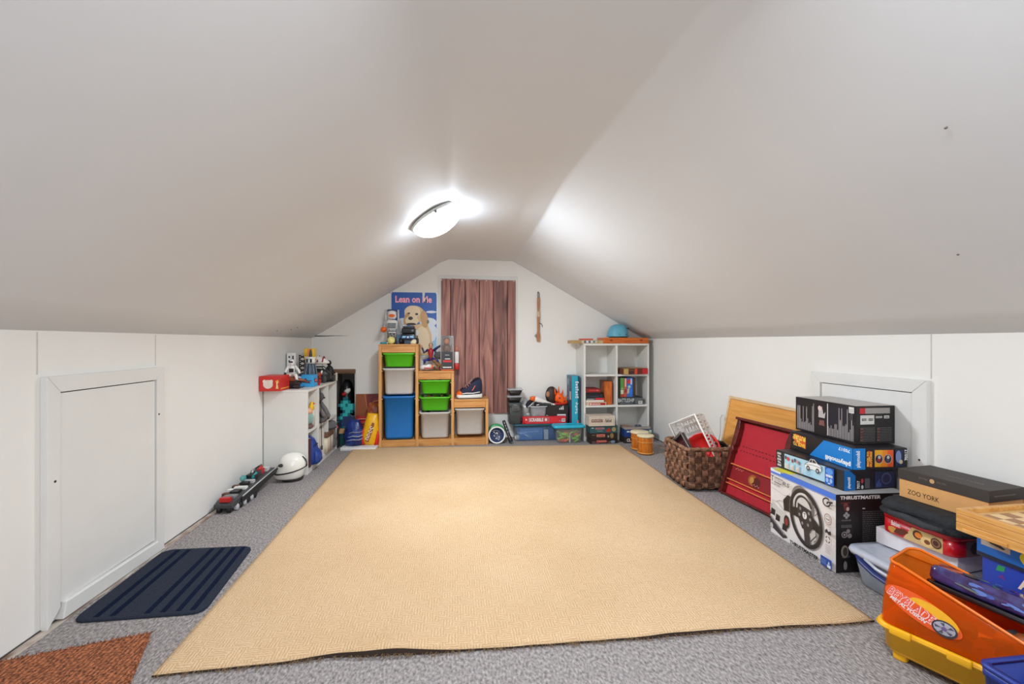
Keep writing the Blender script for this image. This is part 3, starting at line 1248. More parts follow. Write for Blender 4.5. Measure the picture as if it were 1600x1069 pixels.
for sx in (-1, 1):
    B().rbox(.016, .03, .085, .006, .185, cx=sx * .052, e=.003).build('ear_fin', lgrey, r)
B().ell((0, -.03, .222), (.026, .008, .013), 12, 8).build('visor', orangep, r)

# grey mask-like robot head in front
Y = 4.17
r = top('toy_wolf_bust', 'grey toy wolf bust standing below the white robot', 'toy', (-.560, 4.165, ZT))
b = B()
b.blob([(0, 0, 0, .038, .03), (.02, 0, 0, .034, .028), (.05, 0, 0, .026, .024)], 14, axis='z', pw=3)
b.build('pedestal', dgrey, r)
b = B()
b.ell((0, 0, .085), (.040, .036, .042), 16, 10)
b.blob([(-.03, 0, .078, .022, .022), (-.055, 0, .072, .015, .013), (-.066, 0, .070, .008, .007)], 12, axis='y')
b.build('head', mat('toy_wolf_grey', (150, 148, 146), .55, var=.15, vs=50), r)
for sx in (-1, 1):
    B().prism([(sx * .012, .108), (sx * .038, .105), (sx * .034, .142)], -.008, .008, 'xz').build('ear', mgrey, r, .002)
    B().ell((sx * .016, -.032, .094), (.008, .006, .005), 10, 6).build('eye', black, r)
    B().box(sx * .016 - .014, -.037, .100, sx * .016 + .014, -.03, .106).build('brow', whitep, r)
B().ell((0, -.066, .074), (.007, .006, .006), 10, 6).build('nose', black, r)

# black toy truck seen from its front
r = top('toy_truck', 'black toy truck with pale blue grille marks on the pine frame', 'toy', (-.420, 4.21, ZT))
b = B()
b.rbox(.125, .17, .055, .012, .036, e=.006)
b.rbox(.118, .15, .055, .014, .0911, e=.01, cy=.005)
b.build('truck_body', mat('truck_black', (28, 30, 36), .3, var=.05), r)
B().rbox(.104, .012, .035, .006, .104, cy=-.0675, e=.002).build('windscreen', mat('dark_glass', (40, 46, 54), .1), r)
b = B()
b.rbox(.122, .02, .03, .006, .046, cy=-.088, e=.003)
b.build('bumper', mat('truck_blue', (44, 66, 120), .35), r)
f = Face((-.06, -.0985, .046), (1, 0, 0), (0, 0, 1), .12, .03)
f.poly([(.008, .010), (.034, .012), (.046, .022), (.040, .026), (.014, .026)], (150, 214, 236))
f.poly([(.112, .010), (.086, .012), (.074, .022), (.080, .026), (.106, .026)], (150, 214, 236))
f.ell(.06, .016, .009, .009, (214, 228, 240))
f.build('grille_marks', r)
for sx in (-1, 1):
    for y in (-.06, .055):
        b = B()
        b.M = Matrix.Translation((sx * .066, y, .028)) @ Matrix.Rotation(pi / 2, 4, 'Y')
        b.lathe([(.0, -.016), (.020, -.016), (.028, -.011), (.028, .011), (.020, .016), (0, .016)], 18)
        b.build('wheel', black, r)
B().rbox(.10, .09, .018, .008, .1462, cy=.01, e=.004).build('roof_rack', dgrey, r)

o = B().ell((0, 0, .034), .034, 20, 14, bumpy=.05, bf=20).build('foam_ball', mat('pale_yellow_foam', (236, 224, 140), .9, bump=.5, bs=120), None, loc=(-.567, 4.115, ZT))
tag(o, 'pale yellow foam ball at the front of the tallest frame step', 'ball')
o = B().blob([(0, 0, 0, .026, .018), (.02, 0, 0, .028, .02), (.038, .006, 0, .018, .015), (.044, .01, 0, .006, .006)], 12, axis='z', pw=3).build('toy_boot', mat('cream_plastic', (226, 212, 180), .5), None, loc=(-.372, 4.118, ZT))
tag(o, 'small cream toy boot beside the black toy truck', 'toy')
r = top('toy_dart', 'teal and white toy dart lying in front of the yellow foam ball', 'toy', (-.632, 4.112, ZT + .009), .3)
B().cyl((-.03, 0, 0), (.028, 0, 0), .0085, n=12).build('shaft', teal, r)
B().ell((.03, 0, 0), (.012, .009, .009), 12, 8).build('tip', whitep, r)

# middle step
ZM = .6785
def figure(name, lab, loc, joints, rad, mats_, rz=0):
    """Small jointed toy figure: joints in metres from loc."""
    r = top(name, lab, 'toy', loc, rz)
    J = joints
    b = B()
    b.blob([(J['hip'][2] - .012, J['hip'][0], J['hip'][1], .020, .015), (J['hip'][2] + .02, *J['hip'][:2], .017, .013),
            ((J['hip'][2] + J['neck'][2]) / 2 + .01, (J['hip'][0] + J['neck'][0]) / 2, (J['hip'][1] + J['neck'][1]) / 2, .024, .017),
            (J['neck'][2] - .008, *J['neck'][:2], .027, .017), (J['neck'][2] + .006, *J['neck'][:2], .009, .009)], 14, axis='z')
    b.build('torso', mats_[0], r)
    for k in ('l', 'r'):
        b = B()
        limb(b, [J['sh' + k], J['el' + k], J['ha' + k]], [.0125, .0105, .0085])
        b.build('arm', mats_[1], r)
        b = B()
        h_ = Vector(J['ha' + k])
        b.ell(tuple(h_), .0105, 10, 7)
        d = (h_ - Vector(J['el' + k])).normalized()
        for q in range(4):
            o_ = d.cross(Vector((0, 1, 0))) * (.006 * (q - 1.5))
            b.cyl(tuple(h_ + o_), tuple(h_ + o_ + d * (.019 - .002 * abs(q - 1.5))), .0032, .0026, 6)
        b.build('hand', mats_[4], r)
        b = B()
        limb(b, [J['hp' + k], J['kn' + k], J['an' + k]], [.0165, .0135, .0105])
        b.build('leg', mats_[2], r)
        a_ = J['an' + k]
        B().blob([(a_[1] - .03, a_[0], a_[2] - .010, .007, .006), (a_[1] - .015, a_[0], a_[2] - .006, .011, .010), (a_[1] + .012, a_[0], a_[2] - .004, .010, .011)], 10, axis='y').build('foot', mats_[5], r)
    n_ = J['neck']
    b = B()
    b.ell((n_[0], n_[1] - .003, n_[2] + .03), (.0185, .021, .025), 16, 12)
    b.build('head', mats_[3], r)
    return r


J = dict(hip=(0, 0, .105), neck=(.0, 0, .195), shl=(-.03, 0, .185), ell=(-.062, -.005, .165), hal=(-.082, -.01, .215), shr=(.03, 0, .185), elr=(.066, -.005, .212), har=(.108, -.01, .238),
         hpl=(-.014, 0, .10), knl=(-.055, -.02, .088), anl=(-.058, 0, .018), hpr=(.014, 0, .10), knr=(.06, -.022, .09), anr=(.085, -.002, .018))
rb = figure('action_figure', 'poseable toy figure in red top and blue trousers, arms spread wide', (-.225, 4.25, ZM), J, 1,
            [mat('figure_red', (176, 28, 40), .45), mat('figure_navy', (36, 44, 88), .45), mat('figure_blue', (36, 56, 140), .45), skin, skin, redp])
b = B()
b.ell((0, .003, .233), (.020, .020, .019), 14, 10)
b.build('hair', brownp, rb)
for sx in (-1, 1):
    B().ell((sx * .007, -.023, .228), (.0028, .002, .0028), 8, 6).build('eye', black, rb)
B().box(-.020, -.019, .112, .020, .016, .122).build('belt', brownp, rb, .002)

# transforming robot toy in red white and grey below it
r = top('toy_space_ship', 'red, white and grey toy spaceship lying at the low front of the middle step', 'toy', (-.262, 4.145, ZM))
b = B()
b.blob([(-.055, 0, .030, .004, .004), (-.03, 0, .032, .018, .02), (.02, 0, .036, .026, .028), (.05, 0, .036, .02, .022)], 14, axis='x', pw=2.6)
b.build('hull', whitep, r)
for sy in (-1, 1):
    B().prism([(-.02, sy * .02), (.045, sy * .02), (.06, sy * .055), (.03, sy * .055)], .022, .030).build('wing', redp, r, .002)
B().ell((.005, -.006, .06), (.022, .016, .016), 12, 8).build('cockpit', mgrey, r)
B().cyl((.045, 0, .036), (.064, 0, .036), .014, .018, 12).build('engine', orangep, r)
for sx in (-.03, .035):
    B().cyl((sx, 0, 0.0), (sx, 0, .022), .006, n=8).build('landing_leg', mgrey, r)

r = top('toy_dinosaur', 'small brown toy dinosaur standing beside the boxed figure', 'toy', (-.150, 4.125, ZM))
b = B()
b.tube([(.05, 0, .03), (.03, 0, .045), (.0, 0, .055), (-.02, 0, .068), (-.03, 0, .085), (-.045, -.004, .088)], [.004, .012, .021, .018, .013, .008], 12)
b.ell((-.036, 0, .09), (.020, .013, .014), 12, 8)
b.build('body', mat('dinosaur_brown', (120, 84, 48), .6, var=.25, vs=60), r)
for sx in (-1, 1):
    b = B()
    limb(b, [(.004, sx * .016, .046), (-.006, sx * .018, .026), (.004, sx * .018, .007)], [.011, .008, .007])
    b.ell((-.003, sx * .018, .0055), (.012, .007, .0055), 8, 6)
    b.build('leg', mat('dinosaur_brown', (0, 0, 0)), r)
for k in range(5):
    B().prism([(-.02 + .013 * k, .072 - .006 * k), (-.008 + .013 * k, .066 - .006 * k), (-.010 + .013 * k, .088 - .007 * k)], -.003, .003, 'xz').build('spine_plate', brownp, r)

# figure in a clear display box
r = top('boxed_figure', 'toy figure in a clear display box standing on the middle step', 'boxed toy', (-.072, 4.165, ZM))
B().rbox(.112, .095, .012, .004, 0).build('box_base', mat('orange_card', (216, 96, 40), .5), r)
B().box(-.055, .040, .012, .055, .046, .318).build('back_card', mat('box_card_dark', (70, 52, 44), .5), r)
b = B()
b.box(-.056, -.047, .0125, .056, .0395, .318)
b.build('clear_window', clear('display_plastic', (236, 238, 240), .10, .05), r)
B().tube([(-.056, -.047, .014), (-.056, -.047, .318), (.056, -.047, .318), (.056, -.047, .014)], .0022, 6).build('box_edge', mat('bright_edge', (214, 210, 204), .3), r)
f = Face((-.050, -.0478, .018), (1, 0, 0), (0, 0, 1), .10, .16)
f.rect(0, 0, .10, .155, (44, 44, 52))
f.rect(.014, .060, .088, .078, (206, 40, 38))
f.smalltext(.03, .086, .078, .096, 1, (226, 220, 214), .8, 4)
f.smalltext(.032, .122, .070, .128, 1, (200, 196, 190), .8, 5)
f.smalltext(.012, .008, .09, .020, 1, (232, 230, 226), .9, 6)
f.build('printed_card', r)
b = B()
b.blob([(.150, -.005, -.01, .026, .018), (.20, -.005, -.01, .034, .022), (.226, -.005, -.01, .030, .02), (.238, -.005, -.01, .01, .01)], 12, axis='z')
limb(b, [(-.038, -.01, .222), (-.044, -.02, .18), (-.03, -.03, .15)], [.012, .010, .009])
limb(b, [(.03, -.01, .222), (.038, -.02, .18), (.026, -.03, .15)], [.012, .010, .009])
b.build('figure_body', brownp, r)
B().ell((-.004, -.012, .268), (.026, .026, .030), 14, 10).build('figure_head', mat('figure_tan', (176, 106, 62), .5), r)
B().ell((-.004, -.004, .28), (.029, .026, .022), 14, 10).build('figure_hair', mat('figure_hair_brown', (84, 46, 26), .6), r)

r = top('red_white_toy_gun', 'red and white upright toy behind the clear display box', 'toy', (.0155, 4.285, ZM))
b = B()
b.rbox(.040, .05, .11, .012, .06, e=.006)
b.build('toy_shell', whitep, r)
B().rbox(.046, .055, .06, .012, 0, e=.005).build('toy_base', redp, r)
B().rbox(.030, .04, .05, .012, .1705, e=.008).build('toy_cap', mat('dull_pink', (196, 120, 104), .5), r)
# soft toy between the figure and the display box
r = top('soft_toy_cat', 'cream and grey soft toy sitting behind the red topped figure', 'soft toy', (-.165, 4.295, ZM))
plush = mat('cream_plush', (226, 206, 180), .95, bump=.5, bs=150)
plg = mat('grey_plush', (104, 100, 96), .95, bump=.5, bs=150)
B().ell((0, 0, .055), (.05, .038, .056), 16, 12).build('body', plush, r)
B().ell((.012, -.01, .135), (.042, .034, .036), 16, 12).build('head', plg, r)
for sx in (-1, 1):
    B().prism([(.012 + sx * .014, .160), (.012 + sx * .038, .155), (.012 + sx * .034, .186)], -.012, -.002, 'xz').build('ear', plg, r, .002)
    B().ell((sx * .032, -.03, .03), (.016, .02, .016), 10, 8).build('paw', plush, r)
    B().ell((.012 + sx * .014, -.042, .142), .004, 8, 6).build('eye', black, r)

# ---------------------------------------------------------------- sneakers on the low step
def sneaker(lab, loc, rot, toe=orangep):
    r = top('sneaker', lab, 'shoe', loc, rot=rot, group='sneakers on the low pine step')
    K = 1.35
    b = B()
    b.blob([(x, 0, z * K, w_, hh * K) for x, z, w_, hh in ((-.122, .016, .012, .012), (-.11, .016, .032, .0155), (-.05, .015, .036, .0148), (.03, .014, .040, .0138), (.09, .015, .036, .0138), (.112, .018, .022, .012), (.117, .02, .008, .008))], 16, axis='x', pw=4)
    b.build('midsole', whitep, r)
    b = B()
    b.blob([(x, 0, .0045, w_, .0044) for x, w_ in ((-.118, .02), (-.1, .033), (-.04, .036), (.03, .041), (.085, .036), (.110, .018))], 16, axis='x', pw=4)
    b.build('outsole', mat('sole_navy', (40, 44, 74), .6), r)
    b = B()
    b.blob([(x, 0, z * K, w_, hh * K) for x, z, w_, hh in ((-.116, .075, .02, .045), (-.10, .078, .034, .058), (-.06, .074, .037, .056), (-.02, .064, .038, .045), (.03, .052, .039, .031), (.075, .040, .034, .021), (.100, .034, .022, .014), (.106, .030, .008, .006))], 18, axis='x', pw=2.5)
    b.build('upper', navyp, r)
    b = B()
    b.blob([(.070, 0, .050, .036, .032), (.095, 0, .044, .029, .026), (.113, 0, .040, .018, .018), (.121, 0, .038, .006, .008)], 16, axis='x', pw=2.5)
    b.build('toe_cap', toe, r)
    b = B()
    b.blob([(x, 0, z * K, w_, hh) for x, z, w_, hh in ((-.09, .131, .024, .008), (-.06, .128, .027, .008), (-.03, .112, .024, .010))], 14, axis='x')
    b.build('collar_lining', mat('dark_lining', (24, 24, 30), .9), r)
    b = B()
    b.blob([(-.03, 0, .128 * K, .018, .012), (.0, 0, .108 * K, .019, .008), (.05, 0, .076 * K, .016, .006)], 12, axis='x')
    b.build('tongue', mat('tongue_grey', (150, 120, 110), .8), r)
    for k in range(4):
        x = -.005 + .017 * k
        z = (.112 - .0125 * k) * K
        B().tube([(x, -.030, z - .020), (x + .004, 0, z + .004), (x, .030, z - .020)], .0034, 6).build('lace', mat('orange_lace', (236, 130, 90), .7), r)
    for sy in (-1, 1):
        B().tube([(-.095, sy * .036, .060), (-.03, sy * .0395, .050), (.03, sy * .041, .052), (.07, sy * .037, .046)], .005, 6).build('side_stripe', whitep, r)
        B().tube([(-.05, sy * .0385, .120), (-.03, sy * .0395, .085), (-.02, sy * .0395, .075)], .004, 6).build('side_mark', mat('orange_lace', (0, 0, 0)), r)
    return r


sneaker('navy sneaker with white stripe and orange toe, in front on the low step', (.130, 4.165, .4187), (0, 0, pi + .10))
sneaker('navy sneaker behind the orange-toed one, tucked against the plank panel', (.135, 4.285, .4187), (0, 0, pi - .06), mat('dull_orange_toe', (206, 100, 40), .5))
# ---------------------------------------------------------------- white cube shelves along the left knee wall
SX0, SX1 = -1.324, -1.034
tb = .016


def left_shelf(name, lab, y0, y1, cols):
    r = top(name, lab, 'shelf', (0, 0, 0), group='white cube shelves by the left wall')
    H = .60
    B().box(SX0, y0, 0, SX1, y0 + tb, H - tb - .0004).build('side_panel', white_lam, r, .0012)
    B().box(SX0, y1 - tb, 0, SX1, y1, H - tb - .0004).build('side_panel', white_lam, r, .0012)
    B().box(SX0, y0, H - tb, SX1, y1, H).build('top_panel', white_lam, r, .0012)
    B().box(SX0, y0 + tb, .028, SX1 - .001, y1 - tb, .028 + tb).build('bottom_panel', white_lam, r)
    B().box(SX1 - .02, y0 + tb, 0, SX1 - .004, y1 - tb, .0275).build('plinth', white_lam, r)
    w = (y1 - y0 - tb) / cols
    for k in range(cols):
        a = y0 + tb + k * w
        B().box(SX0, a + .0003, .29, SX1 - .002, a + w - tb - .0003, .29 + tb).build('shelf_board', white_lam, r)
        if k:
            B().box(SX0, a - tb, .028 + tb, SX1 - .001, a, H - tb - .0004).build('divider', white_lam, r)
    B().box(SX0 - .004, y0, .0, SX0, y1, H).build('back_panel', white_lam, r)
    return r


left_shelf('cube_shelf', 'narrow two-cell white cube shelf with the white helmet at its foot', 3.325, 3.578, 1)
left_shelf('cube_shelf', 'four-cell white cube shelf reaching to the alcove corner', 3.584, 4.112, 2)
xm = (SX0 + SX1) / 2
ZB, ZS = .0445, .3065     # lower and upper cell floors

r = top('fish_bowl', 'small toy fish bowl with orange top in the narrow cube shelf', 'toy', (-1.075, 3.45, ZS))
b = B()
b.lathe([(.0, 0), (.03, 0), (.042, .01), (.040, .024), (.03, .03), (0, .03)], 20)
b.build('bowl_base', mat('mauve_base', (112, 76, 76), .6), r)
B().ell((0, 0, .075), (.046, .046, .05), 20, 14).build('glass_globe', clear('aqua_glass', (150, 206, 200), .45), r)
B().lathe([(.0, .15), (.02, .148), (.035, .135), (.038, .112), (0, .112)], 20).build('bowl_lid', mat('peach_plastic', (236, 176, 140), .5), r)
r = top('yellow_duck', 'yellow toy bird sitting behind the fish bowl in the narrow shelf', 'toy', (-1.072, 3.52, ZS))
B().rbox(.05, .05, .12, .01, 0).build('toy_block', mat('pale_block', (214, 210, 200)), r)
B().blob([(.121, 0, 0, .016, .02), (.135, 0, 0, .024, .028), (.155, .002, 0, .018, .02), (.17, .006, 0, .014, .014), (.186, .006, 0, .008, .008)], 12, axis='z').build('bird_body', yellowp, r)
B().cyl((.018, 0, .172), (.034, 0, .170), .006, .002, 8).build('beak', orangep, r)

r = top('blue_backpack', 'deep blue backpack bulging out of the narrow shelf onto the carpet', 'backpack', (-1.082, 3.470, 0))
r.scale = (.82, .95, 1.0)
b = B()
b.blob([(.046, 0, 0, .085, .075), (.07, .0, 0, .10, .085), (.13, .004, 0, .092, .082), (.18, -.004, 0, .084, .08), (.22, -.01, 0, .066, .072), (.245, -.02, 0, .04, .05), (.255, -.02, 0, .01, .02)], 20, axis='z', pw=2.6)
b.build('bag_body', mat('royal_blue_nylon', (28, 62, 140), .45, var=.2, vs=30, bump=.5, bs=40), r)
b = B()
b.blob([(.05, .085, 0, .022, .06), (.07, .094, 0, .03, .064), (.12, .09, 0, .026, .06), (.15, .08, 0, .012, .04)], 16, axis='z', pw=2.6)
b.build('front_pocket', mat('royal_blue_nylon', (0, 0, 0)), r)
B().tube([(.075, -.05, .18), (.086, 0, .19), (.075, .05, .18)], .004, 6).build('zip', black, r)
B().tube([(-.03, -.02, .248), (-.03, -.012, .272), (-.03, .012, .272), (-.03, .02, .248)], .006, 6).build('carry_loop', black, r)
carton('binder', 'dark maroon binder upright in the narrow shelf next to the backpack', 'book', (-1.075, 3.362, ZB), (.10, .03, .205), mat('maroon_card', (70, 36, 48)), prints={'top': lambda f: f.rect(.004, .006, f.w - .004, f.h - .006, (226, 222, 214))})

# upper cell of the four-cell shelf: grey rocking toy
r = top('grey_plush_toy', 'grey plush animal with round head sitting in the four-cell shelf', 'soft toy', (-1.105, 3.725, ZS))
gp = mat('dark_grey_plush', (92, 88, 88), .95, var=.1, bump=.5, bs=140)
b = B()
b.blob([(.0, 0, 0, .085, .085), (.02, 0, 0, .095, .088), (.05, -.005, 0, .08, .075), (.10, -.01, 0, .06, .055), (.14, -.012, 0, .048, .045), (.17, -.01, 0, .035, .036)], 18, axis='z')
b.build('body', gp, r)
B().ell((.015, 0, .198), (.056, .048, .044), 18, 12).build('head', gp, r)
for sy in (-1, 1):
    B().ell((.0, sy * .044, .214), (.016, .012, .020), 10, 8).build('ear', gp, r)
    b = B()
    limb(b, [(.02, sy * .05, .15), (.065, sy * .055, .09), (.09, sy * .045, .04)], [.02, .018, .019])
    b.build('arm', mat('grey_plush_light', (116, 112, 112), .95, bump=.5, bs=140), r)
    B().ell((.055, sy * .065, .022), (.045, .024, .022), 12, 8).build('leg', gp, r)
B().ell((.072, 0, .19), (.008, .012, .008), 10, 6).build('nose', black, r)

carton('small_white_box', 'white box standing in the lower cell under the grey plush animal', 'box', (-1.10, 3.70, ZB), (.12, .10, .205), mat('white_card', (222, 218, 210), .6))
r = top('keepsake_box', 'cream box with brown lid at the foot of the four-cell shelf', 'box', (-1.035, 3.835, 0))
B().rbox(.10, .17, .125, .004, .0455, cx=-.03).build('box_body', mat('cream_card', (214, 204, 184), .6), r)
B().rbox(.108, .178, .03, .004, .171, cx=-.03).build('lid', mat('brown_lid', (112, 74, 56), .5), r, .002)
B().box(-.031, -.09, .046, -.029, .09, .2015).build('ribbon', mat('brown_ribbon', (126, 84, 64)), r)
B().box(.0195, -.004, .046, .0215, .004, .20).build('ribbon', mat('brown_ribbon', (0, 0, 0)), r)
r = top('hanging_strap', 'black strap dangling from the shelf top over the white box', 'strap', (-1.030, 3.605, 0))
B().tube([(-.004, 0, .585), (.004, .0, .54), (.006, .004, .45), (.004, .006, .33), (.008, .008, .25), (.006, .016, .17), (.004, .03, .12)], .006, 8, r2=.0022).build('webbing', black, r)
B().rbox(.012, .02, .03, .004, .105, cx=.004, cy=.03).build('buckle', dgrey, r)
r = top('grey_cloth_bag', 'crumpled grey cloth pouch in the lower cell nearest the alcove', 'bag', (-1.10, 3.995, ZB))
b = B()
b.blob([(.0, 0, 0, .085, .075), (.03, .01, 0, .09, .075), (.10, .02, 0, .07, .06), (.16, .03, .01, .05, .05), (.20, .04, .0, .06, .035), (.22, .05, 0, .03, .02)], 16, axis='z')
b.build('pouch', mat('grey_cloth', (108, 106, 108), .9, var=.15, bump=.6, bs=50), r)
B().tube([(.03 + .06 * cos(a), .055 * sin(a), .165) for a in [2 * pi * k / 14 for k in range(14)]], .005, 6, closed=True).build('drawstring', dgrey, r)

# ---------------------------------------------------------------- on top of the shelves
ZT2 = .6012


def red_print(f):
    f.rect(.004, .004, f.w - .004, f.h - .004, (206, 44, 38))
    f.ell(.058, .048, .032, .030, (232, 214, 204))
    f.ell(.036, .066, .012, .014, (236, 222, 214), rot=.5)
    f.ell(.078, .066, .012, .014, (236, 222, 214), rot=-.5)
    f.poly([(.108, .016), (.128, .016), (.124, .034), (.120, .052), (.130, .062), (.124, .078), (.106, .070), (.112, .05)], (240, 170, 60))
    f.poly([(.114, .02), (.122, .02), (.119, .05), (.122, .066), (.115, .062)], (246, 224, 190))


carton('red_toy_box', 'red toy box with cream blot print overhanging the near shelf edge', 'box', (-1.262, 3.345, ZT2), (.138, .17, .104), mat('red_card', (204, 44, 38), .45), prints={'front': red_print, 'right': lambda f: f.rect(.01, .012, f.w - .01, .02, (236, 160, 60))})

# grey/orange model plane behind it
r = top('model_jet', 'grey model jet with orange panels perched behind the red toy box', 'toy', (-1.24, 3.515, ZT2 + .068))
b = B()
b.blob([(-.09, 0, 0, .003, .003), (-.06, 0, 0, .014, .012), (0, 0, .002, .022, .018), (.07, 0, .002, .018, .016), (.095, 0, .002, .012, .012)], 12, axis='x')
b.build('fuselage', lgrey, r)
B().prism([(-.02, -.02), (.06, -.075), (.085, -.07), (.06, -.0), (.085, .07), (.06, .075), (-.02, .02)], -.003, .003).build('wing', dgrey, r, .001)
B().prism([(.0, -.018), (.05, -.055), (.06, -.05), (.05, -.012)], .003, .006).build('orange_panel', orangep, r)
B().prism([(.05, .015), (.095, .06), (.08, .015)], -.003, .003, 'xz').build('tail_fin', mgrey, r)
B().cyl((-.05, 0, -.068), (-.02, 0, -.010), .006, n=8).build('display_stand', black, r)
B().rbox(.06, .05, .008, .01, -.0672, cx=-.045).build('stand_base', black, r)
r = top('white_rock_model', 'white rocky toy lump next to the model jet', 'toy', (-1.252, 3.655, ZT2))
r.scale = (.8, .8, .9)
B().ell((0, 0, .06), (.055, .05, .058), 18, 12, bumpy=.3, bf=14, seed=3).build('rock', whitep, r)
B().ell((.06, .0, .03), (.03, .03, .029), 14, 10, bumpy=.3, bf=14, seed=5).build('small_rock', mat('peach_rock', (220, 190, 160), .8), r)

# dark walker vehicle with a small white and black astronaut riding it
r = top('toy_hover_bike', 'brown toy hover bike on dark skids beside the red toy box', 'toy', (-1.178, 3.455, ZT2))
r.scale = (.9, .9, .9)
b = B()
b.blob([(-.075, 0, .07, .02, .012), (-.04, 0, .074, .03, .020), (.02, 0, .074, .03, .020), (.07, 0, .066, .018, .010), (.105, 0, .06, .006, .005)], 14, axis='x', pw=3)
b.build('hull', mat('rust_brown_plastic', (142, 76, 44), .5, var=.2, vs=50), r)
b = B()
b.rbox(.12, .05, .022, .008, .032, e=.004)
b.cbox((-.03, 0, .015), (.05, .04, .03))
b.cbox((.035, 0, .015), (.03, .05, .03))
b.build('undercarriage', mat('dark_brown_plastic', (58, 44, 38), .5), r)
for sy in (-1, 1):
    B().tube([(.05, sy * .018, .06), (.10, sy * .02, .055), (.14, sy * .02, .058)], .004, 6).build('steering_vane', dgrey, r)
    B().tube([(-.06, sy * .035, .004), (.06, sy * .035, .004), (.08, sy * .035, .014)], .0038, 6).build('skid', black, r)
J = dict(hip=(0, 0, .115), neck=(0, 0, .185), shl=(-.028, 0, .178), ell=(-.045, -.012, .145), hal=(-.042, -.035, .125), shr=(.028, 0, .178), elr=(.052, -.004, .150), har=(.066, -.01, .118),
         hpl=(-.014, 0, .112), knl=(-.05, -.022, .105), anl=(-.052, -.03, .045), hpr=(.014, 0, .112), knr=(.04, -.03, .110), anr=(.05, -.035, .07))
rf = figure('toy_astronaut', 'small white and black toy astronaut riding the brown hover bike', (-1.182, 3.452, ZT2), J, 1, [whitep, whitep, whitep, whitep, black, black])
rf.scale = (.88, .88, .88)
B().rbox(.03, .004, .012, .003, .214, cy=-.0255).build('visor', black, rf)
B().rbox(.036, .008, .03, .003, .135, cy=-.0185).build('chest_pack', black, rf)
B().rbox(.040, .02, .045, .006, .135, cy=.026).build('life_pack', lgrey, rf)

# tall packs against the wall
carton('white_case', 'tall white cartridge case with dark holes against the knee wall', 'case', (-1.285, 3.76, ZT2), (.066, .05, .252), whitep,
       prints={'front': lambda f: (f.rects([(.012, .212, .024, .228), (.012, .178, .024, .194), (.040, .176, .052, .196), (.040, .202, .052, .230)], (70, 70, 74)), f.rect(.030, .02, .034, .245, (206, 204, 200)))})
r = top('filigree_toy', 'dark lattice toy tower between the white case and the brown tube', 'toy', (-1.222, 3.80, ZT2))
r.scale = (1, 1, 1.42)
b = B()
for k in range(6):
    z = .02 + .025 * k
    b.tube([(-.022, 0, z), (.022, .0, z + .018)], .004, 6)
    b.tube([(.022, 0, z), (-.022, .0, z + .018)], .004, 6)
b.cyl((-.024, 0, 0), (-.024, 0, .165), .004, n=6)
b.cyl((.024, 0, 0), (.024, 0, .165), .004, n=6)
b.build('lattice', dgrey, r)
B().rbox(.075, .05, .012, .01, 0).build('foot_plate', black, r)
B().box(-.03, -.006, .165, .03, .006, .176).build('cap', lgrey, r, .001)
r = top('snack_tube', 'brown snack canister with yellow and orange top on the shelf', 'canister', (-1.162, 3.80, ZT2))
r.scale = (1, 1, 1.56)
B().rbox(.076, .07, .125, .012, 0).build('canister_body', mat('brown_gold_card', (98, 70, 40), .45, var=.3, vs=20), r)
B().rbox(.080, .074, .058, .012, .1255).build('canister_top', mat('yellow_card', (232, 190, 60), .45), r)
f = Face((-.04, -.0374, .1255), (1, 0, 0), (0, 0, 1), .08, .058)
f.rect(.030, .002, .066, .056, (236, 138, 62))
f.rect(.012, .002, .070, .018, (240, 214, 190))
f.build('printed_top', r)
f = Face((-.038, -.0354, 0), (1, 0, 0), (0, 0, 1), .076, .125)
f.rect(.028, .005, .052, .12, (74, 34, 34))
f.rect(.054, .005, .062, .12, (150, 110, 60))
f.build('printed_front', r)

# blue crate and the dark ribbed tower
def crate_print(f):
    f.poly([(.012, .058), (.05, .060), (.05, .050), (.07, .066), (.085, .050), (.108, .026), (.075, .030), (.05, .034), (.030, .026), (.034, .044)], (60, 34, 60))
    f.poly([(.030, .052), (.05, .054), (.066, .060), (.085, .044), (.096, .032), (.07, .036), (.05, .040), (.036, .034)], (206, 50, 62))
    f.poly([(.046, .046), (.066, .052), (.078, .042), (.056, .042)], (240, 180, 180))


carton('blue_toy_crate', 'light blue carton with red zigzag emblem on the shelf top', 'box', (-1.125, 3.60, ZT2), (.125, .11, .088), mat('sky_blue_card', (60, 164, 224), .5), prints={'front': crate_print, 'right': crate_print})
r = top('toy_tower', 'dark blue ribbed toy tower with white crown and black spike', 'toy', (-1.135, 3.72, ZT2))
r.scale = (1.0, 1.0, 1.13)
prof = [(.0, 0), (.042, 0), (.046, .03), (.046, .08), (.040, .125), (.030, .15), (0, .15)]
B().lathe(prof, 20).build('tower_body', mat('slate_blue_plastic', (52, 70, 88), .5), r)
for k in range(9):
    a = 2 * pi * k / 9
    B().tube([(.046 * cos(a), .046 * sin(a), .005), (.0485 * cos(a), .0485 * sin(a), .05), (.047 * cos(a), .047 * sin(a), .09), (.032 * cos(a), .032 * sin(a), .148)], .0028, 6).build('rib', mat('pale_rib', (150, 160, 168), .5), r)
b = B()
b.lathe([(.0, .15), (.034, .15), (.038, .165), (.034, .185), (.046, .194), (.0, .196)], 20)
b.build('crown', whitep, r)
for k in (-1, 1):
    B().box(k * .014 - .006, -.040, .157, k * .014 + .006, -.030, .182).build('window_slot', black, r)
B().lathe([(.0115, .196), (.012, .215), (.008, .235), (.0005, .252)], 10).build('spike', mat('dark_green_spike', (50, 56, 50), .5), r)

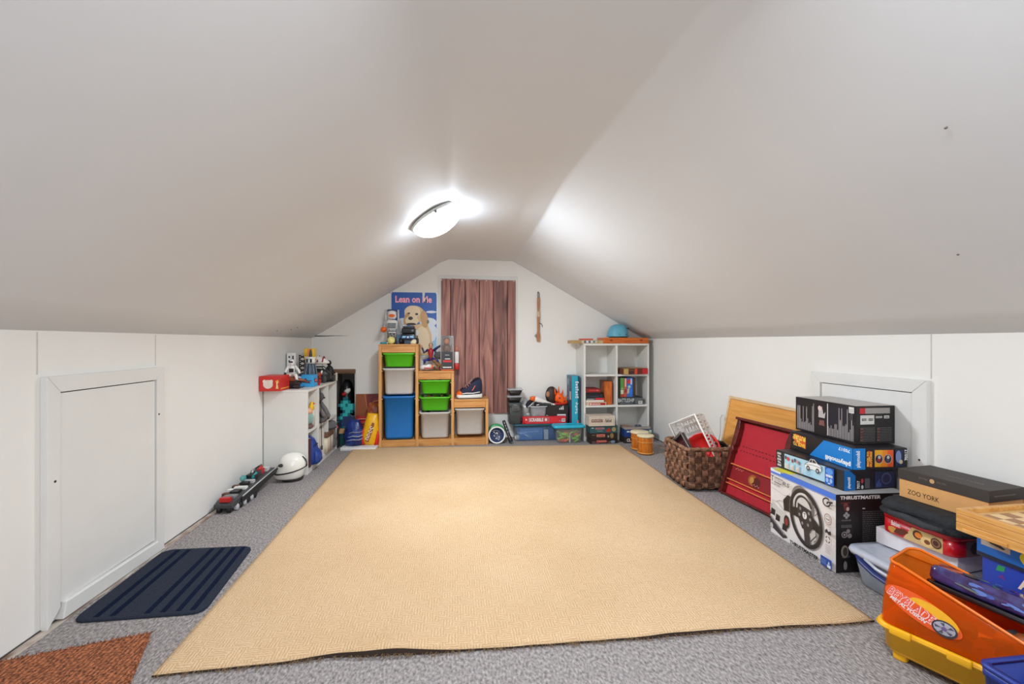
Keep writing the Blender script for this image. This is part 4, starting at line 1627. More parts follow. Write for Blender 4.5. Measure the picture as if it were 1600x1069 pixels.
# red/white striped speeder on a black vehicle
r = top('toy_speeder', 'red and white striped toy speeder resting on the black toy car', 'toy', (-1.15, 3.93, ZT2 + .136))
r.scale = (1, 1, 1.25)
b = B()
b.blob([(-.09, 0, .03, .012, .010), (-.05, 0, .036, .03, .022), (.02, 0, .040, .036, .028), (.07, 0, .032, .024, .018), (.10, 0, .026, .006, .006)], 14, axis='x', pw=3)
b.build('speeder_hull', whitep, r)
for k in range(4):
    x = -.06 + .038 * k
    b = B()
    hw = [.026, .036, .038, .032][k]
    b.tube([(x, -hw, .030), (x + .004, -hw * .6, .058), (x + .006, 0, .0665 - .004 * abs(k - 2)), (x + .004, hw * .6, .058), (x, hw, .030)], .006, 6)
    b.build('red_stripe', mat('maroon_plastic', (150, 40, 52), .4), r)
b = B()
b.lathe([(.013, -.006), (.022, -.006), (.022, .006), (.013, .006), (.013, -.006)], 16)
o = b.build('white_hoop', whitep, r)
o.location = (-.06, -.055, .022)
o.rotation_euler = (pi / 2, 0, .6)
B().cyl((-.06, -.05, .022), (-.055, -.02, .03), .004, n=8).build('hoop_arm', redp, r)
r = top('black_toy_car', 'black toy car with open roof bars underneath the striped speeder', 'toy', (-1.15, 3.93, ZT2))
r.scale = (1, 1, 1.28)
b = B()
b.blob([(-.11, 0, .045, .03, .02), (-.08, 0, .05, .05, .034), (.0, 0, .055, .055, .038), (.08, 0, .05, .05, .034), (.115, 0, .04, .03, .018)], 16, axis='x', pw=3.4)
b.build('car_body', black, r)
for x in (-.065, .07):
    for sy in (-1, 1):
        b = B()
        b.M = Matrix.Translation((x, sy * .048, .024)) @ Matrix.Rotation(pi / 2, 4, 'X')
        b.lathe([(0, -.012), (.018, -.012), (.024, -.008), (.024, .008), (.018, .012), (0, .012)], 16)
        b.build('wheel', dgrey, r)
for sy in (-1, 1):
    B().tube([(-.06, sy * .036, .085), (-.04, sy * .034, .102), (.05, sy * .034, .102), (.075, sy * .036, .08)], .004, 6).build('roof_bar', dgrey, r)
r = top('red_toy_pieces', 'small red and white toy pieces heaped behind the blue carton', 'toy', (-1.060, 3.69, ZT2))
b = B()
for k in range(12):
    b.cbox((rnd.uniform(-.012, .004), rnd.uniform(-.012, .03), .012 + .085 * k / 12), (.02, .02, .014), k % 2, Euler((rnd.random(), rnd.random(), rnd.random())).to_matrix())
o = b.build('brick_heap', [redp, mat('rust_red', (150, 70, 50))], r)
B().cyl((.004, .03, .085), (.01, .036, .112), .008, .006, 8).build('white_peg', whitep, r)

# black seated figure / camera on the far end
r = top('black_bust', 'black seated toy figure on a block at the far shelf end', 'toy', (-1.075, 4.035, ZT2))
B().rbox(.085, .085, .055, .008, 0, e=.004).build('block', black, r)
b = B()
b.blob([(.0556, 0, 0, .034, .03), (.09, 0, 0, .034, .03), (.12, 0, 0, .026, .022), (.135, 0, 0, .012, .012)], 14, axis='z', pw=2.6)
b.build('body', mat('soft_black', (34, 33, 34), .6), r)
B().ell((-.004, 0, .158), (.02, .022, .024), 14, 10).build('head', mat('soft_black', (0, 0, 0)), r)
for sy in (-1, 1):
    b = B()
    limb(b, [(0, sy * .032, .112), (.018, sy * .038, .082), (.036, sy * .022, .07)], [.011, .0095, .008])
    b.build('arm', mat('soft_black', (0, 0, 0)), r)
r = top('toy_radio_mast', 'thin grey toy antenna beside the black seated figure', 'toy', (-1.145, 4.075, ZT2))
B().cyl((0, 0, 0), (0, 0, .175), .0035, .002, 8).build('mast', mgrey, r)
B().rbox(.03, .02, .03, .004, 0).build('mast_base', dgrey, r)
B().tube([(-.012, 0, .15), (0, 0, .162), (.016, 0, .178)], .002, 6).build('cross_arm', mgrey, r)
carton('paper_wedge', 'pale card standing at the very end of the shelf', 'card', (-1.048, 4.088, ZT2), (.05, .012, .07), mat('pale_card', (200, 188, 176)), rz=.3)

# ---------------------------------------------------------------- floor by the left wall
# white helmet: smooth shell with black trim, on its neck ring, facing the wall
r = top('white_helmet', 'white toy helmet with black trim on the carpet by the shelf', 'helmet', (-1.100, 3.222, 0), 3.42)
r.scale = (.88, .88, .92)
hw = mat('helmet_white', (238, 236, 228), .22, var=.01, coat=.4)
b = B()
n = 28
rings = []
for z, rx0, rx1, ry in ((.022, .116, .070, .080), (.034, .126, .082, .090), (.058, .126, .088, .094), (.075, .122, .094, .098), (.095, .108, .104, .100), (.12, .098, .104, .098), (.145, .092, .100, .094), (.168, .08, .088, .082), (.186, .062, .066, .062), (.197, .036, .038, .036), (.201, .008, .008, .008)):
    ring_ = []
    for j in range(n):
        a = 2 * pi * j / n
        ca = cos(a)
        ring_.append(((rx0 if ca > 0 else rx1) * ca, ry * sin(a), z))
    rings.append(ring_)
b.loft(rings, 0, True)
b.build('shell', hw, r)
b = B()
b.lathe([(.0, .0), (.072, .0), (.078, .012), (.078, .020), (0, .0205)], 24)
b.build('neck_ring', mat('helmet_rubber', (40, 36, 34), .6), r)


def hring(z, k, amp=0.0):
    out = []
    for j in range(36):
        a = 2 * pi * j / 36
        ca = cos(a)
        zz = z - amp * ca
        t = max(0, min(1, (zz - .058) / .062))
        rx = ((.126 - .028 * t) if ca > 0 else (.088 + .016 * t))
        out.append((rx * k * ca, (.094 + .005 * t) * k * sin(a), zz))
    return out


B().tube(hring(.080, 1.012, .022), .0058, 6, closed=True).build('black_trim', black, r)
B().tube([(-.098, .060, .104), (-.101, .052, .13), (-.092, .045, .155), (-.07, .04, .176)], .0045, 6).build('back_trim', black, r)
for sy in (-1, 1):
    B().ell((.075, sy * .062, .128), (.020, .022, .012), 12, 8, R=Euler((0, 0, sy * -.7)).to_matrix()).build('eye_slot', black, r)
    B().tube([(.100, sy * .035, .105), (.112, sy * .038, .085), (.116, sy * .052, .066)], .004, 6).build('cheek_groove', black, r)
B().tube([(.02 * 0 - .0, -.1005, .118), (-.0, -.0985, .134)], .012, 12, r2=.003).build('side_dot', lgrey, r)
B().blob([(.112, 0, .07, .03, .016), (.130, 0, .066, .024, .013), (.138, 0, .062, .010, .006)], 12, axis='x', pw=3).build('chin_piece', hw, r)

# long black toy vehicle along the wall
dirv = Vector((-1.225, 3.12, 0)) - Vector((-1.262, 2.615, 0))
r = top('toy_carrier', 'long black and grey toy vehicle with studded wheels along the wall', 'toy', (-1.258, 2.625, 0), -.055)
r.scale = (.9, .87, 1)
b = B()
# body runs along local +y
b.prism([(0.0, .028), (.06, .030), (.30, .055), (.58, .085), (.59, .112), (.56, .115), (.30, .088), (.05, .062), (0.0, .05)], -.055, .055, 'yz')
b.build('hull', dgrey, r, .004)
for sx in (-1, 1):
    b = B()
    b.prism([(0.10, .030), (.30, .040), (.60, .075), (.60, .10), (.30, .075), (.10, .058)], sx * .057 - .008 , sx * .057 + .008, 'yz')
    b.build('side_skirt', black, r, .003)
    b = B()
    b.tube([(sx * .058, .12, .062), (sx * .058, .30, .08), (sx * .058, .58, .106)], .0045, 6)
    b.build('light_rail', lgrey, r)
stud = mat('clear_stud', (190, 190, 194), .2)
for k in range(7):
    for sx in (-1, 1):
        b = B()
        y = .02 + .045 * k
        z = .019
        b.M = Matrix.Translation((sx * (.048 if k else .03), y, z)) @ Matrix.Rotation(pi / 2, 4, 'Y')
        b.lathe([(0, -.013), (.012, -.013), (.018, -.009), (.018, .009), (.012, .013), (0, .013)], 14)
        b.build('track_wheel', stud if k % 2 else black, r)
for y, z, sx_, sy_, sz_, m, nm in ((.03, .062, .06, .03, .02, redp, 'red_block'), (.09, .066, .07, .05, .012, mgrey, 'grey_plate'), (.15, .072, .05, .06, .016, black, 'black_plate'), (.215, .078, .075, .035, .014, whitep, 'white_plate'),
                                (.265, .084, .05, .04, .02, black, 'black_block'), (.31, .088, .08, .03, .018, lgrey, 'grey_block'), (.36, .096, .06, .05, .03, black, 'engine_block'), (.42, .102, .05, .06, .035, dgrey, 'turret_block'), (.47, .106, .05, .04, .03, redp, 'red_brick'), (.52, .11, .08, .05, .02, lgrey, 'rear_plate')):
    B().box(-sx_ / 2, y - sy_ / 2, z - .004, sx_ / 2, y + sy_ / 2, z + sz_).build(nm, m, r, .002)
for k, (x, y, z) in enumerate(((.02, .33, .115), (-.01, .37, .128), (.02, .41, .138))):
    B().cyl((x, y, z), (x, y + .05, z + .012), .009, n=10).build('cannon', (teal, chrome, redp)[k], r)
B().tube([(-.02, .40, .135), (.0, .45, .15), (.0, .50, .150)], .006, 8).build('top_fin', black, r)
B().ell((-.028, .30, .118), (.018, .03, .018), 14, 10).build('bubble_canopy', clear('teal_canopy', (60, 170, 170), .6), r)
for k in range(3):
    B().box(-.06, .10 + .06 * k, .0675 + .006 * k, -.02, .13 + .06 * k, .0815 + .006 * k).build('vent_louvre', whitep if k % 2 else brownp, r, .001)

# ---------------------------------------------------------------- alcove and far left corner
carton('black_speaker_box', 'tall black box with a red round badge at the shelf end', 'box', (-1.060, 4.172, 0), (.065, .075, .225), black, rz=.1,
       prints={'front': lambda f: (f.ell(.032, .185, .028, .024, (190, 36, 44)), f.rect(.008, .177, .056, .193, (236, 130, 130)), f.rect(.008, .02, .03, .05, (170, 172, 176))), 'top': lambda f: f.rect(.004, .004, f.w - .004, f.h - .004, (40, 92, 110))})
r = top('open_carton', 'opened carton with deep blue side and a tan flap hanging out', 'box', (-.990, 4.278, 0))
cb = mat('carton_tan', (196, 150, 104), .7, var=.08)
cblue = mat('carton_blue', (34, 52, 104), .5)
b = B()
b.box(-.05, -.06, 0, .05, -.058, .155).box(-.05, .058, 0, .05, .06, .155).box(-.05, -.058, 0, -.048, .058, .155).box(.048, -.058, 0, .05, .058, .155).box(-.048, -.058, 0, .048, .058, .002)
b.build('carton_wall', mat('carton_teal_print', (44, 110, 116), .5, var=.4, vs=18), r)
b = B()
b.M = Matrix.Translation((0, -.06, .155)) @ Matrix.Rotation(radians(-70), 4, 'X')
b.box(-.05, -.001, 0, .05, .001, .085)
b.M = Matrix.Translation((0, -.0605, .1555)) @ Matrix.Rotation(radians(72), 4, 'X')
b.build('front_flap', cb, r) if False else None
B(Matrix.Translation((.0, -.0605, .1555)) @ Matrix.Rotation(radians(112), 4, 'X')).box(-.05, -.001, 0, .05, .001, .08).build('front_flap', cb, r)
B(Matrix.Translation((-.051, 0, .1555)) @ Matrix.Rotation(radians(-20), 4, 'Y')).box(-.001, -.058, 0, .001, .058, .07).build('side_flap', cblue, r)
B(Matrix.Translation((.0, .061, .1555)) @ Matrix.Rotation(radians(-6), 4, 'X')).box(-.05, -.001, 0, .05, .001, .09).build('back_flap', cblue, r)

bagm = mat('black_shiny_bag', (34, 32, 34), .3, var=.3, vs=20, bump=.8, bs=26)
r = top('black_bin_bag', 'shiny black bag of toys stuffed into the wall alcove', 'bag', (-1.055, 4.585, 0))
b = B()
rings = []
for i, (z, rr_, ry_) in enumerate(((0.001, .06, .08), (.05, .069, .10), (.2, .067, .10), (.35, .066, .09), (.45, .062, .08), (.53, .045, .06), (.57, .02, .03))):
    rings.append([(rr_ * cos(a) * (1 + .06 * noise.noise(Vector((cos(a) * 3, sin(a) * 3, z * 14)))), ry_ * sin(a) * (1 + .16 * noise.noise(Vector((cos(a) * 3, sin(a) * 3, z * 14 + 5)))), z) for a in [2 * pi * k / 24 for k in range(24)]])
b.loft(rings)
b.build('bag_skin', bagm, r)
B().blob([(.44, .01, -.07, .022, .012), (.47, .02, -.075, .03, .014), (.49, .03, -.07, .015, .01)], 10, axis='z').build('white_scrap', whitep, r)
B().blob([(.42, -.01, -.085, .016, .008), (.44, -.01, -.085, .022, .010), (.455, -.005, -.08, .012, .006)], 10, axis='z').build('red_scrap', redp, r)
# teal stepped foam sword standing upside down
PIX = ["..11...", ".1221..", "1221221", ".122221", "..1221.", ".1221..", "1221...", ".1221..", "1221...", ".121...", "1221...", ".1221..", "1221...", ".121..."]
b = B()
cs = .0225
for i, row in enumerate(PIX):
    for j, ch in enumerate(row):
        if ch != '.':
            b.box(j * cs, 0, (len(PIX) - 1 - i) * cs, (j + 1) * cs - .0004, .02, (len(PIX) - i) * cs - .0004, int(ch) - 1)
o = b.build('foam_sword', [mat('dark_teal_foam', (20, 112, 122), .8), mat('light_teal_foam', (58, 190, 190), .8)], None, loc=(-1.105, 4.405, .105), rot=(-.10, 0, 0))
tag(o, 'teal stepped foam toy sword leaning at the alcove opening', 'toy')
o.location = (-1.098, 4.375, .001)
o.scale = (1, 1, 1.32)
r = top('toy_launcher', 'purple grey toy launcher standing in front of the alcove bag', 'toy', (-.965, 4.40, 0), rot=(-.12, 0, 0))
tm = mat('mauve_grey_plastic', (104, 100, 124), .45)
b = B()
b.rbox(.030, .03, .11, .008, .12, e=.003)
b.rbox(.022, .02, .13, .006, 0, e=.003)
b.build('handle', tm, r)
B().tube([(.028 * cos(a), 0, .262 + .028 * sin(a)) for a in [2 * pi * k / 16 for k in range(16)]], .007, 8, closed=True).build('ring_head', tm, r)
B().tube([(.02, 0, .29), (.03, -.004, .32), (.02, -.004, .345)], .006, 8).build('hook', mat('pale_mauve', (176, 170, 190), .4), r)
for k in range(4):
    B().box(-.016, -.017, .13 + .024 * k, .016, -.014, .142 + .024 * k).build('grip_rib', mat('pale_mauve', (0, 0, 0)), r)

# white slab, leaning canvas and candy bags
o = B().rbox(.30, .25, .028, .006, 0, e=.004).build('foam_slab', mat('white_foam', (226, 224, 224), .7), None, loc=(-.826, 4.125, .0005), rot=(0, 0, -.06))
tag(o, 'white foam slab on the carpet beneath the candy bags', 'slab')
r = top('leaning_canvas', 'brown and maroon painted canvas leaning against the gable wall behind the bags', 'picture', (-.80, 4.33, .0005), rot=(-.125, 0, 0))
B().box(-.13, 0, 0, .14, .016, .452).build('canvas', mat('canvas_edge', (140, 120, 104), .7), r, .001)
f = Face((-.13, -.0002, 0), (1, 0, 0), (0, 0, 1), .27, .452)
f.rect(.003, .003, .267, .449, (120, 34, 36))
f.poly([(.003, .003), (.12, .003), (.10, .449), (.003, .449)], (150, 78, 40))
f.line([(.08, .449), (.11, .30)], .006, (196, 120, 70))
f.poly([(.11, .32), (.16, .40), (.22, .42), (.25, .36), (.2, .30)], (160, 44, 48))
f.line([(.13, .33), (.17, .38), (.22, .39)], .008, (210, 150, 90))
f.build('painting', r)


def pouch(name, lab, loc, rot, prof, mats_, cat='bag', seed=1, cr=.22):
    r = top(name, lab, cat, loc, rot=rot)
    b = B()
    rings = []
    n = 28
    for z, w_, d_ in prof:
        ring_ = []
        for j in range(n):
            a = 2 * pi * j / n
            k = 1 + cr * noise.noise(Vector((cos(a) * 2.2 + seed, sin(a) * 2.2, z * 16)))
            ring_.append((w_ * math.copysign(abs(cos(a)) ** .8, cos(a)) * (1 + (k - 1) * .4), d_ * sin(a) * k, z))
        rings.append(ring_)
    b.loft(rings)
    b.build('bag_skin', mats_[0], r)
    return r


foil = dict(rough=.28, bump=.5, bs=30)
r = pouch('blue_foil_bag', 'crumpled blue and white foil bag on the foam slab beside the alcove', (-.885, 4.105, .0295), (0, .0, 0), ((.0, .07, .045), (.03, .085, .055), (.09, .086, .06), (.15, .075, .05), (.20, .055, .03), (.225, .04, .01)),
          [mat('blue_foil', (36, 64, 150), .25, bump=.7, bs=36, c2=(22, 34, 80), vs=14)], seed=2)
for k, (z0, col) in enumerate(((.05, whitep), (.08, whitep), (.115, lgrey))):
    B().tube([(-.05 + .01 * k, -.060, z0), (.0, -.066, z0 + .01), (.05, -.060, z0 + .006), (.078, -.03, z0 + .012)], .0055, 6, r2=.002).build('white_streak', col, r)
r = pouch('red_snack_bag', 'red and white striped snack bag leaning between foil bag and canvas', (-.845, 4.205, .0295), (-.1, .1, 0), ((0, .07, .035), (.05, .085, .05), (.14, .085, .05), (.20, .08, .04), (.235, .075, .012)),
          [mat('red_foil', (190, 30, 36), .3, bump=.5, bs=40, c2=(150, 20, 28), vs=10)], seed=5)
B().tube([(-.07, -.045, .20), (-.02, -.05, .212), (.04, -.05, .216), (.075, -.035, .21)], .013, 8, r2=.003).build('white_band', mat('pale_pink_band', (236, 190, 190), .4), r)
B().tube([(-.07, -.05, .165), (-.02, -.056, .172), (.04, -.056, .176)], .008, 8, r2=.003).build('dark_band', mat('olive_dark', (60, 56, 40), .5), r)
r = pouch('gold_wrap_bag', 'gold and maroon wrapped packet standing behind the candy bags', (-.785, 4.29, .0295), (0, .12, 0), ((0, .06, .03), (.1, .07, .035), (.22, .07, .03), (.30, .055, .03), (.345, .045, .012)),
          [mat('gold_maroon_foil', (188, 120, 48), .35, bump=.6, bs=36, c2=(140, 40, 40), vs=12)], seed=9)
r = pouch('candy_bag', 'big yellow and red candy bag slumped against the pine frame', (-.756, 4.125, .0295), (0, .10, 0), ((.0, .056, .04), (.02, .066, .05), (.08, .072, .056), (.15, .068, .05), (.21, .056, .036), (.26, .045, .02), (.275, .045, .006)),
          [mat('yellow_foil', (240, 180, 20), .3, bump=.35, bs=30)], seed=4, cr=.12)
f = Face((-.06, -.064, .03), (1, .0, .0), (-.02, .08, 1), .12, .2)
f.poly([(.028, .01), (.060, .0), (.088, .11), (.096, .165), (.076, .175), (.05, .10)], (150, 84, 30))
for q, (u, v) in enumerate(((.046, .03), (.055, .062), (.066, .096), (.074, .128))):
    f.ring(u, v, .017, .013, .006, (244, 236, 220), a0=.4 * q, a1=5.2 + .3 * q, rot=.3)
f.build('printed_logo', r)
b = B()
b.blob([(.0, .058, -.010, .022, .040), (.03, .066, -.010, .022, .044), (.10, .064, -.004, .014, .04), (.14, .058, 0, .004, .02)], 12, axis='z')
b.build('red_corner', mat('red_foil_corner', (214, 36, 30), .3), r)
b = B()
b.blob([(.0, -.050, -.022, .018, .03), (.05, -.066, -.018, .014, .036), (.12, -.064, -.010, .010, .036), (.16, -.056, 0, .004, .02)], 12, axis='z')
b.build('red_corner', mat('red_foil_corner', (0, 0, 0)), r)
# ---------------------------------------------------------------- toys on the floor under the plank panel
lean = radians(-14)
r = top('green_flying_disc', 'green flying disc leaning upright on the wall beside the pine frame', 'disc', (.388, 4.205, .0865), rot=(pi / 2 + lean, 0, 0))
B().lathe([(.0, 0), (.068, 0), (.082, -.006), (.086, -.018), (.084, -.022), (.080, -.016), (.066, -.006), (0, -.006)], 36).build('disc_shell', mat('leaf_green_plastic', (66, 160, 98), .35), r)
r = top('round_toy_stadium', 'round clear toy dish with silver pieces propped against the green disc', 'toy', (.384, 4.125, .080), rot=(pi / 2 + radians(-10), 0, 0))
b = B()
b.lathe([(.066, .004), (.074, .008), (.079, .006), (.080, .0), (.076, -.005), (.067, -.003), (.066, .004)], 40)
b.build('white_rim', whitep, r)
b = B()
b.lathe([(.068, .002), (.06, -.012), (.035, -.020), (0, -.022)], 36)
b.build('dish', mat('night_blue_plastic', (36, 58, 96), .25, var=.2, vs=30), r)
for k in range(9):
    a, q = rnd.uniform(0, 6.28), rnd.uniform(.005, .045)
    B().ell((q * cos(a), q * sin(a) - .008, -.014), (rnd.uniform(.006, .014), rnd.uniform(.004, .009), .005), 10, 6, R=Euler((0, 0, rnd.random() * 3)).to_matrix()).build('silver_piece', chrome if k % 3 else lgrey, r)
B().tube([(-.05, .03, -.006), (-.02, .045, -.012), (.02, .035, -.014), (.04, .0, -.014)], .003, 6).build('silver_loop', chrome, r)
r = top('black_torch', 'black torch with blue lens lying tilted beside the blue bin', 'torch', (.512, 4.10, .020), rot=(0, 0, 0))
A_, C_ = Vector((0, 0, .0)), Vector((-.062, .07, .185))
dv_ = (C_ - A_)
pt = lambda t: tuple(A_ + dv_ * t)
B().tube([pt(.0), pt(.06), pt(.2), pt(.26), pt(.95), pt(1)], [.019, .020, .020, .0155, .0155, .012], 16).build('barrel', black, r)
B().tube([pt(-.012), pt(0.0)], [.0165, .0175], 16).build('lens', mat('torch_blue_lens', (40, 130, 180), .2), r)
B().tube([pt(.215), pt(.235)], [.0205, .0205], 16).build('gold_ring', mat('brass', (170, 140, 80), .3, .8), r)
for t_ in (.45, .6, .75, .88):
    B().ell(tuple(A_ + dv_ * t_ + Vector((.0, -.015, .003))), (.005, .003, .006), 8, 6).build('button', lgrey, r)

# long clear blue bin
bx0, bx1, by0, by1 = .548, 1.075, 4.19, 4.388
r = top('blue_clear_bin', 'long clear blue bin with dark teal lid on the floor by the wall', 'bin', ((bx0 + bx1) / 2, (by0 + by1) / 2, .0005))
bw, bd = bx1 - bx0, by1 - by0
B().tub(bw - .03, bd - .02, .138, .02, .003, .96).build('bin_body', clear('blue_clear_plastic', (120, 150, 190), .26, .15), r)
B().rbox(bw, bd, .022, .02, .1385, e=.005).build('bin_lid', mat('dark_teal_lid', (26, 78, 92), .35), r)
B().box(-.20, -.075, .006, .02, .06, .115).build('blue_game_box', mat('blue_game_card', (70, 132, 206), .5), r, .002)
f = Face((-.20, -.0755, .006), (1, 0, 0), (0, 0, 1), .22, .109)
f.poly([(.03, .06), (.11, .035), (.2, .07), (.13, .045), (.10, .02)], (214, 226, 240))
f.poly([(.06, .03), (.10, .012), (.13, .03), (.10, .05)], (120, 150, 196))
f.line([(.04, .075), (.18, .082)], .004, (190, 210, 236))
f.build('printed_front', r)
B().box(.035, -.072, .006, .075, .05, .10).build('white_booklet', mat('booklet_white', (216, 222, 230)), r)
B().box(.082, -.072, .006, .22, .06, .108).build('navy_box', mat('navy_card', (46, 66, 126)), r, .002)
b = B()
b.M = Matrix.Translation((-.222, -.05, .028)) @ Matrix.Rotation(pi / 2, 4, 'X')
b.lathe([(0, -.02), (.024, -.02), (.026, 0), (.024, .02), (0, .02)], 18)
b.build('tape_roll', whitep, r)
zl = .1615
# ammo style box and food containers
r = top('grey_latch_box', 'dark grey box with front latch standing on the blue bin', 'box', (.566, 4.285, zl))
dg = mat('slate_box_plastic', (62, 66, 68), .45)
b = B()
b.rbox(.115, .17, .165, .012, 0, e=.004, taper=.94)
b.build('box_body', dg, r)
B().rbox(.128, .185, .036, .012, .1655, e=.004).build('box_lid', dg, r)
B().box(-.035, -.097, .128, .038, -.084, .176).build('latch_plate', mat('latch_grey', (84, 88, 90), .4), r, .003)
B().box(-.02, -.101, .124, .022, -.0975, .150).build('latch', dgrey, r, .002)
B().cyl((-.026, -.094, .182), (.028, -.094, .182), .005, n=10).build('hinge_pin', chrome, r)
for k, (z, lab) in enumerate(((.2020, 'black food container with clear lid, lower of the stack on the latch box'), (.2690, 'black food container with clear lid, topmost of the stack on the latch box'))):
    q = top('food_container', lab, 'container', (.566 + .006 * k, 4.285, zl + z), group='black food containers on the latch box')
    b = B()
    b.tub(.135, .115, .048, .016, .002, .72)
    b.build('container_body', mat('container_black', (30, 27, 28), .3), q)
    B().loft([rr(.142, .122, .018, .0485), rr(.150, .130, .02, .0485), rr(.150, .130, .02, .055), rr(.128, .108, .016, .064)]).build('clear_lid', clear('food_lid', (206, 206, 210), .5), q)
# red game box lying on the lid
r = carton('red_game_box', 'long flat red board game box lying on the blue bin lid', 'game', (.845, 4.222, zl), (.42, .048, .066), mat('red_game_card', (214, 34, 44), .4), rot=(0, 0, -.02),
           prints={'front': lambda f: (f.rect(.05, .016, .26, .060, (178, 92, 98)), f.text('SCRABBLE', .066, .022, .20, .054, (240, 232, 230), .02), f.poly([(.03, .03), (.045, .038), (.03, .052)], (240, 230, 230)), f.ell(.225, .038, .010, .014, (240, 220, 220)),
                                   f.rect(.27, .012, .345, .056, (226, 40, 48)), f.smalltext(.30 + .05, .020, .372, .034, 2, (236, 150, 150)), f.barcode(.378, .016, .412, .046, 3))})
B().tube([(-.208, -.026, .058), (-.206, -.034, .035), (-.200, -.03, .012), (-.185, -.028, .006)], .004, 6).build('torn_corner', mat('torn_red_card', (160, 30, 44), .5), r)
# clear tub, clear bag, grey pieces behind the red box
r = top('clear_tub', 'small clear tub of pink and grey pieces behind the red game box', 'tub', (.800, 4.305, zl))
B().tub(.155, .125, .155, .02, .002, .82).build('tub_body', clear('tub_plastic', (196, 200, 206), .35, .1), r)
B().loft([rr(.158, .128, .022, .150), rr(.172, .142, .026, .152), rr(.172, .142, .026, .160), rr(.158, .128, .022, .160)], closed=True).build('tub_rim', mat('tub_rim_plastic', (206, 210, 216), .3), r)
b = B()
for k in range(22):
    b.cbox((rnd.uniform(-.04, .04), rnd.uniform(-.03, .03), .015 + .085 * rnd.random()), (.035, .026, .026), k % 4, Euler((rnd.random() * 3, rnd.random() * 3, 0)).to_matrix())
b.build('loose_pieces', [mat('pale_mauve_piece', (150, 140, 170)), mat('pink_piece', (190, 130, 150)), lgrey, mat('mint_piece', (120, 196, 150))], r, kind='stuff')
r = top('clear_plastic_bag', 'crumpled clear plastic bag between latch box and clear tub', 'bag', (.680, 4.335, zl))
b = B()
b.ell((0, 0, .11), (.040, .032, .108), 18, 14, bumpy=.3, bf=18, seed=8)
b.build('bag_film', clear('bag_film', (226, 226, 226), .5, .15), r)
b = B()
for k in range(8):
    b.cbox((rnd.uniform(-.015, .015), rnd.uniform(-.012, .012), .03 + .02 * k), (.03, .02, .02), 0, Euler((rnd.random() * 3, rnd.random() * 3, 0)).to_matrix())
b.build('bag_contents', lgrey, r, kind='stuff')
r = top('grey_robot_parts', 'small pile of grey toy parts at the left end of the red game box', 'toy', (.700, 4.2725, zl))
for k in range(5):
    B().rbox(.05 - .004 * k, .03, .018, .004, .0005 + .0185 * k, cx=.004 * ((k % 2) * 2 - 1), e=.002).build('grey_piece', mgrey if k % 2 else lgrey, r)
# toy blaster lying across tub and shoe box
zb = zl + .1625
r = top('toy_blaster', 'white and black toy blaster with orange muzzle lying across the clear tub', 'toy', (.835, 4.29, zb + .027), rot=(0, radians(11), 0))
b = B()
b.blob([(-.10, 0, .02, .018, .020), (-.06, 0, .022, .024, .026), (.0, 0, .016, .024, .022), (.05, 0, .008, .018, .016), (.12, 0, .0, .012, .010)], 14, axis='x', pw=3)
b.build('blaster_body', whitep, r)
B().rbox(.12, .042, .026, .008, -.018, cx=.035, e=.004).build('lower_shell', dgrey, r)
b = B()
b.blob([(-.118, 0, .022, .015, .016), (-.10, 0, .022, .02, .022), (-.075, 0, .024, .026, .027)], 14, axis='x', pw=3)
b.build('orange_muzzle', orangep, r)
B().cyl((.11, 0, 0), (.145, 0, -.002), .014, .011, 12).build('white_stock_end', whitep, r)
B().prism([(-.02, -.02), (.01, -.02), (.018, -.0245), (-.008, -.0255)], -.012, .012, 'xz').build('grip', black, r)
# black soft shoes / gloves behind it
for k, (dx, lab) in enumerate(((-.118, 'black and white fabric slipper sticking up out of the clear tub'), (-.035, 'black and white fabric slipper lying behind the toy blaster'))):
    q = top('slipper', lab, 'shoe', (.835 + dx + .02, 4.325, zb - .012), rot=(0, -.5 + .35 * k, .4))
    B().blob([(-.05, 0, .02, .012, .010), (-.04, 0, .028, .024, .022), (0, 0, .034, .026, .028), (.035, 0, .04, .024, .024), (.05, 0, .044, .01, .01)], 14, axis='x').build('slipper_upper', mat('black_fabric', (30, 32, 42), .85), q)
    B().tube([(-.045, -.022, .02), (0, -.028, .024), (.04, -.022, .032)], .005, 6).build('white_piping', whitep, q)
# black shoe box
def shoe_print(f):
    for k in range(3):
        x = .128 + .016 * k
        f.poly([(x, .122), (x + .011, .122), (x + .011 - .004, .130 + .010 * (3 - k) if False else .130 + .010 * (k + 1)), (x - .004 + .004, .130 + .010 * (k + 1) - .004)], (232, 232, 232))
    f.poly([(.0, .075), (.03, .062), (.10, .050), (.10, .034), (.03, .044), (.0, .06)], (176, 176, 176))
    f.rect(.108, .020, .192, .078, (226, 226, 230))
    f.smalltext(.114, .026, .186, .072, 5, (120, 120, 124), .4, 9)


carton('black_shoe_box', 'black shoe box with three white bars and a pale label', 'box', (.985, 4.318, zl), (.215, .125, .165), mat('shoe_box_black', (34, 32, 32), .5), rz=-.03, prints={'front': shoe_print})
r = top('orange_toy_claw', 'orange spiky toy claw lying on the black shoe box', 'toy', (1.010, 4.300, zl + .166))
r.scale = (1.12, 1.0, 1.12)
b = B()
b.blob([(-.035, 0, .055, .025, .022), (-.01, 0, .065, .032, .045), (.025, 0, .045, .032, .044), (.06, 0, .024, .022, .022), (.078, 0, .018, .010, .012)], 16, axis='x', pw=2.6)
b.build('claw_shell', mat('bright_orange_plastic', (250, 96, 20), .4), r)
for x, z, dx, dz in ((-.03, .09, -.008, .05), (-.004, .105, .002, .055), (.025, .085, .012, .045), (.05, .05, .022, .03)):
    B().cyl((x, -.004, z), (x + dx, -.006, z + dz), .010, .003, 10).build('spike', mat('bright_orange_plastic', (0, 0, 0)), r)
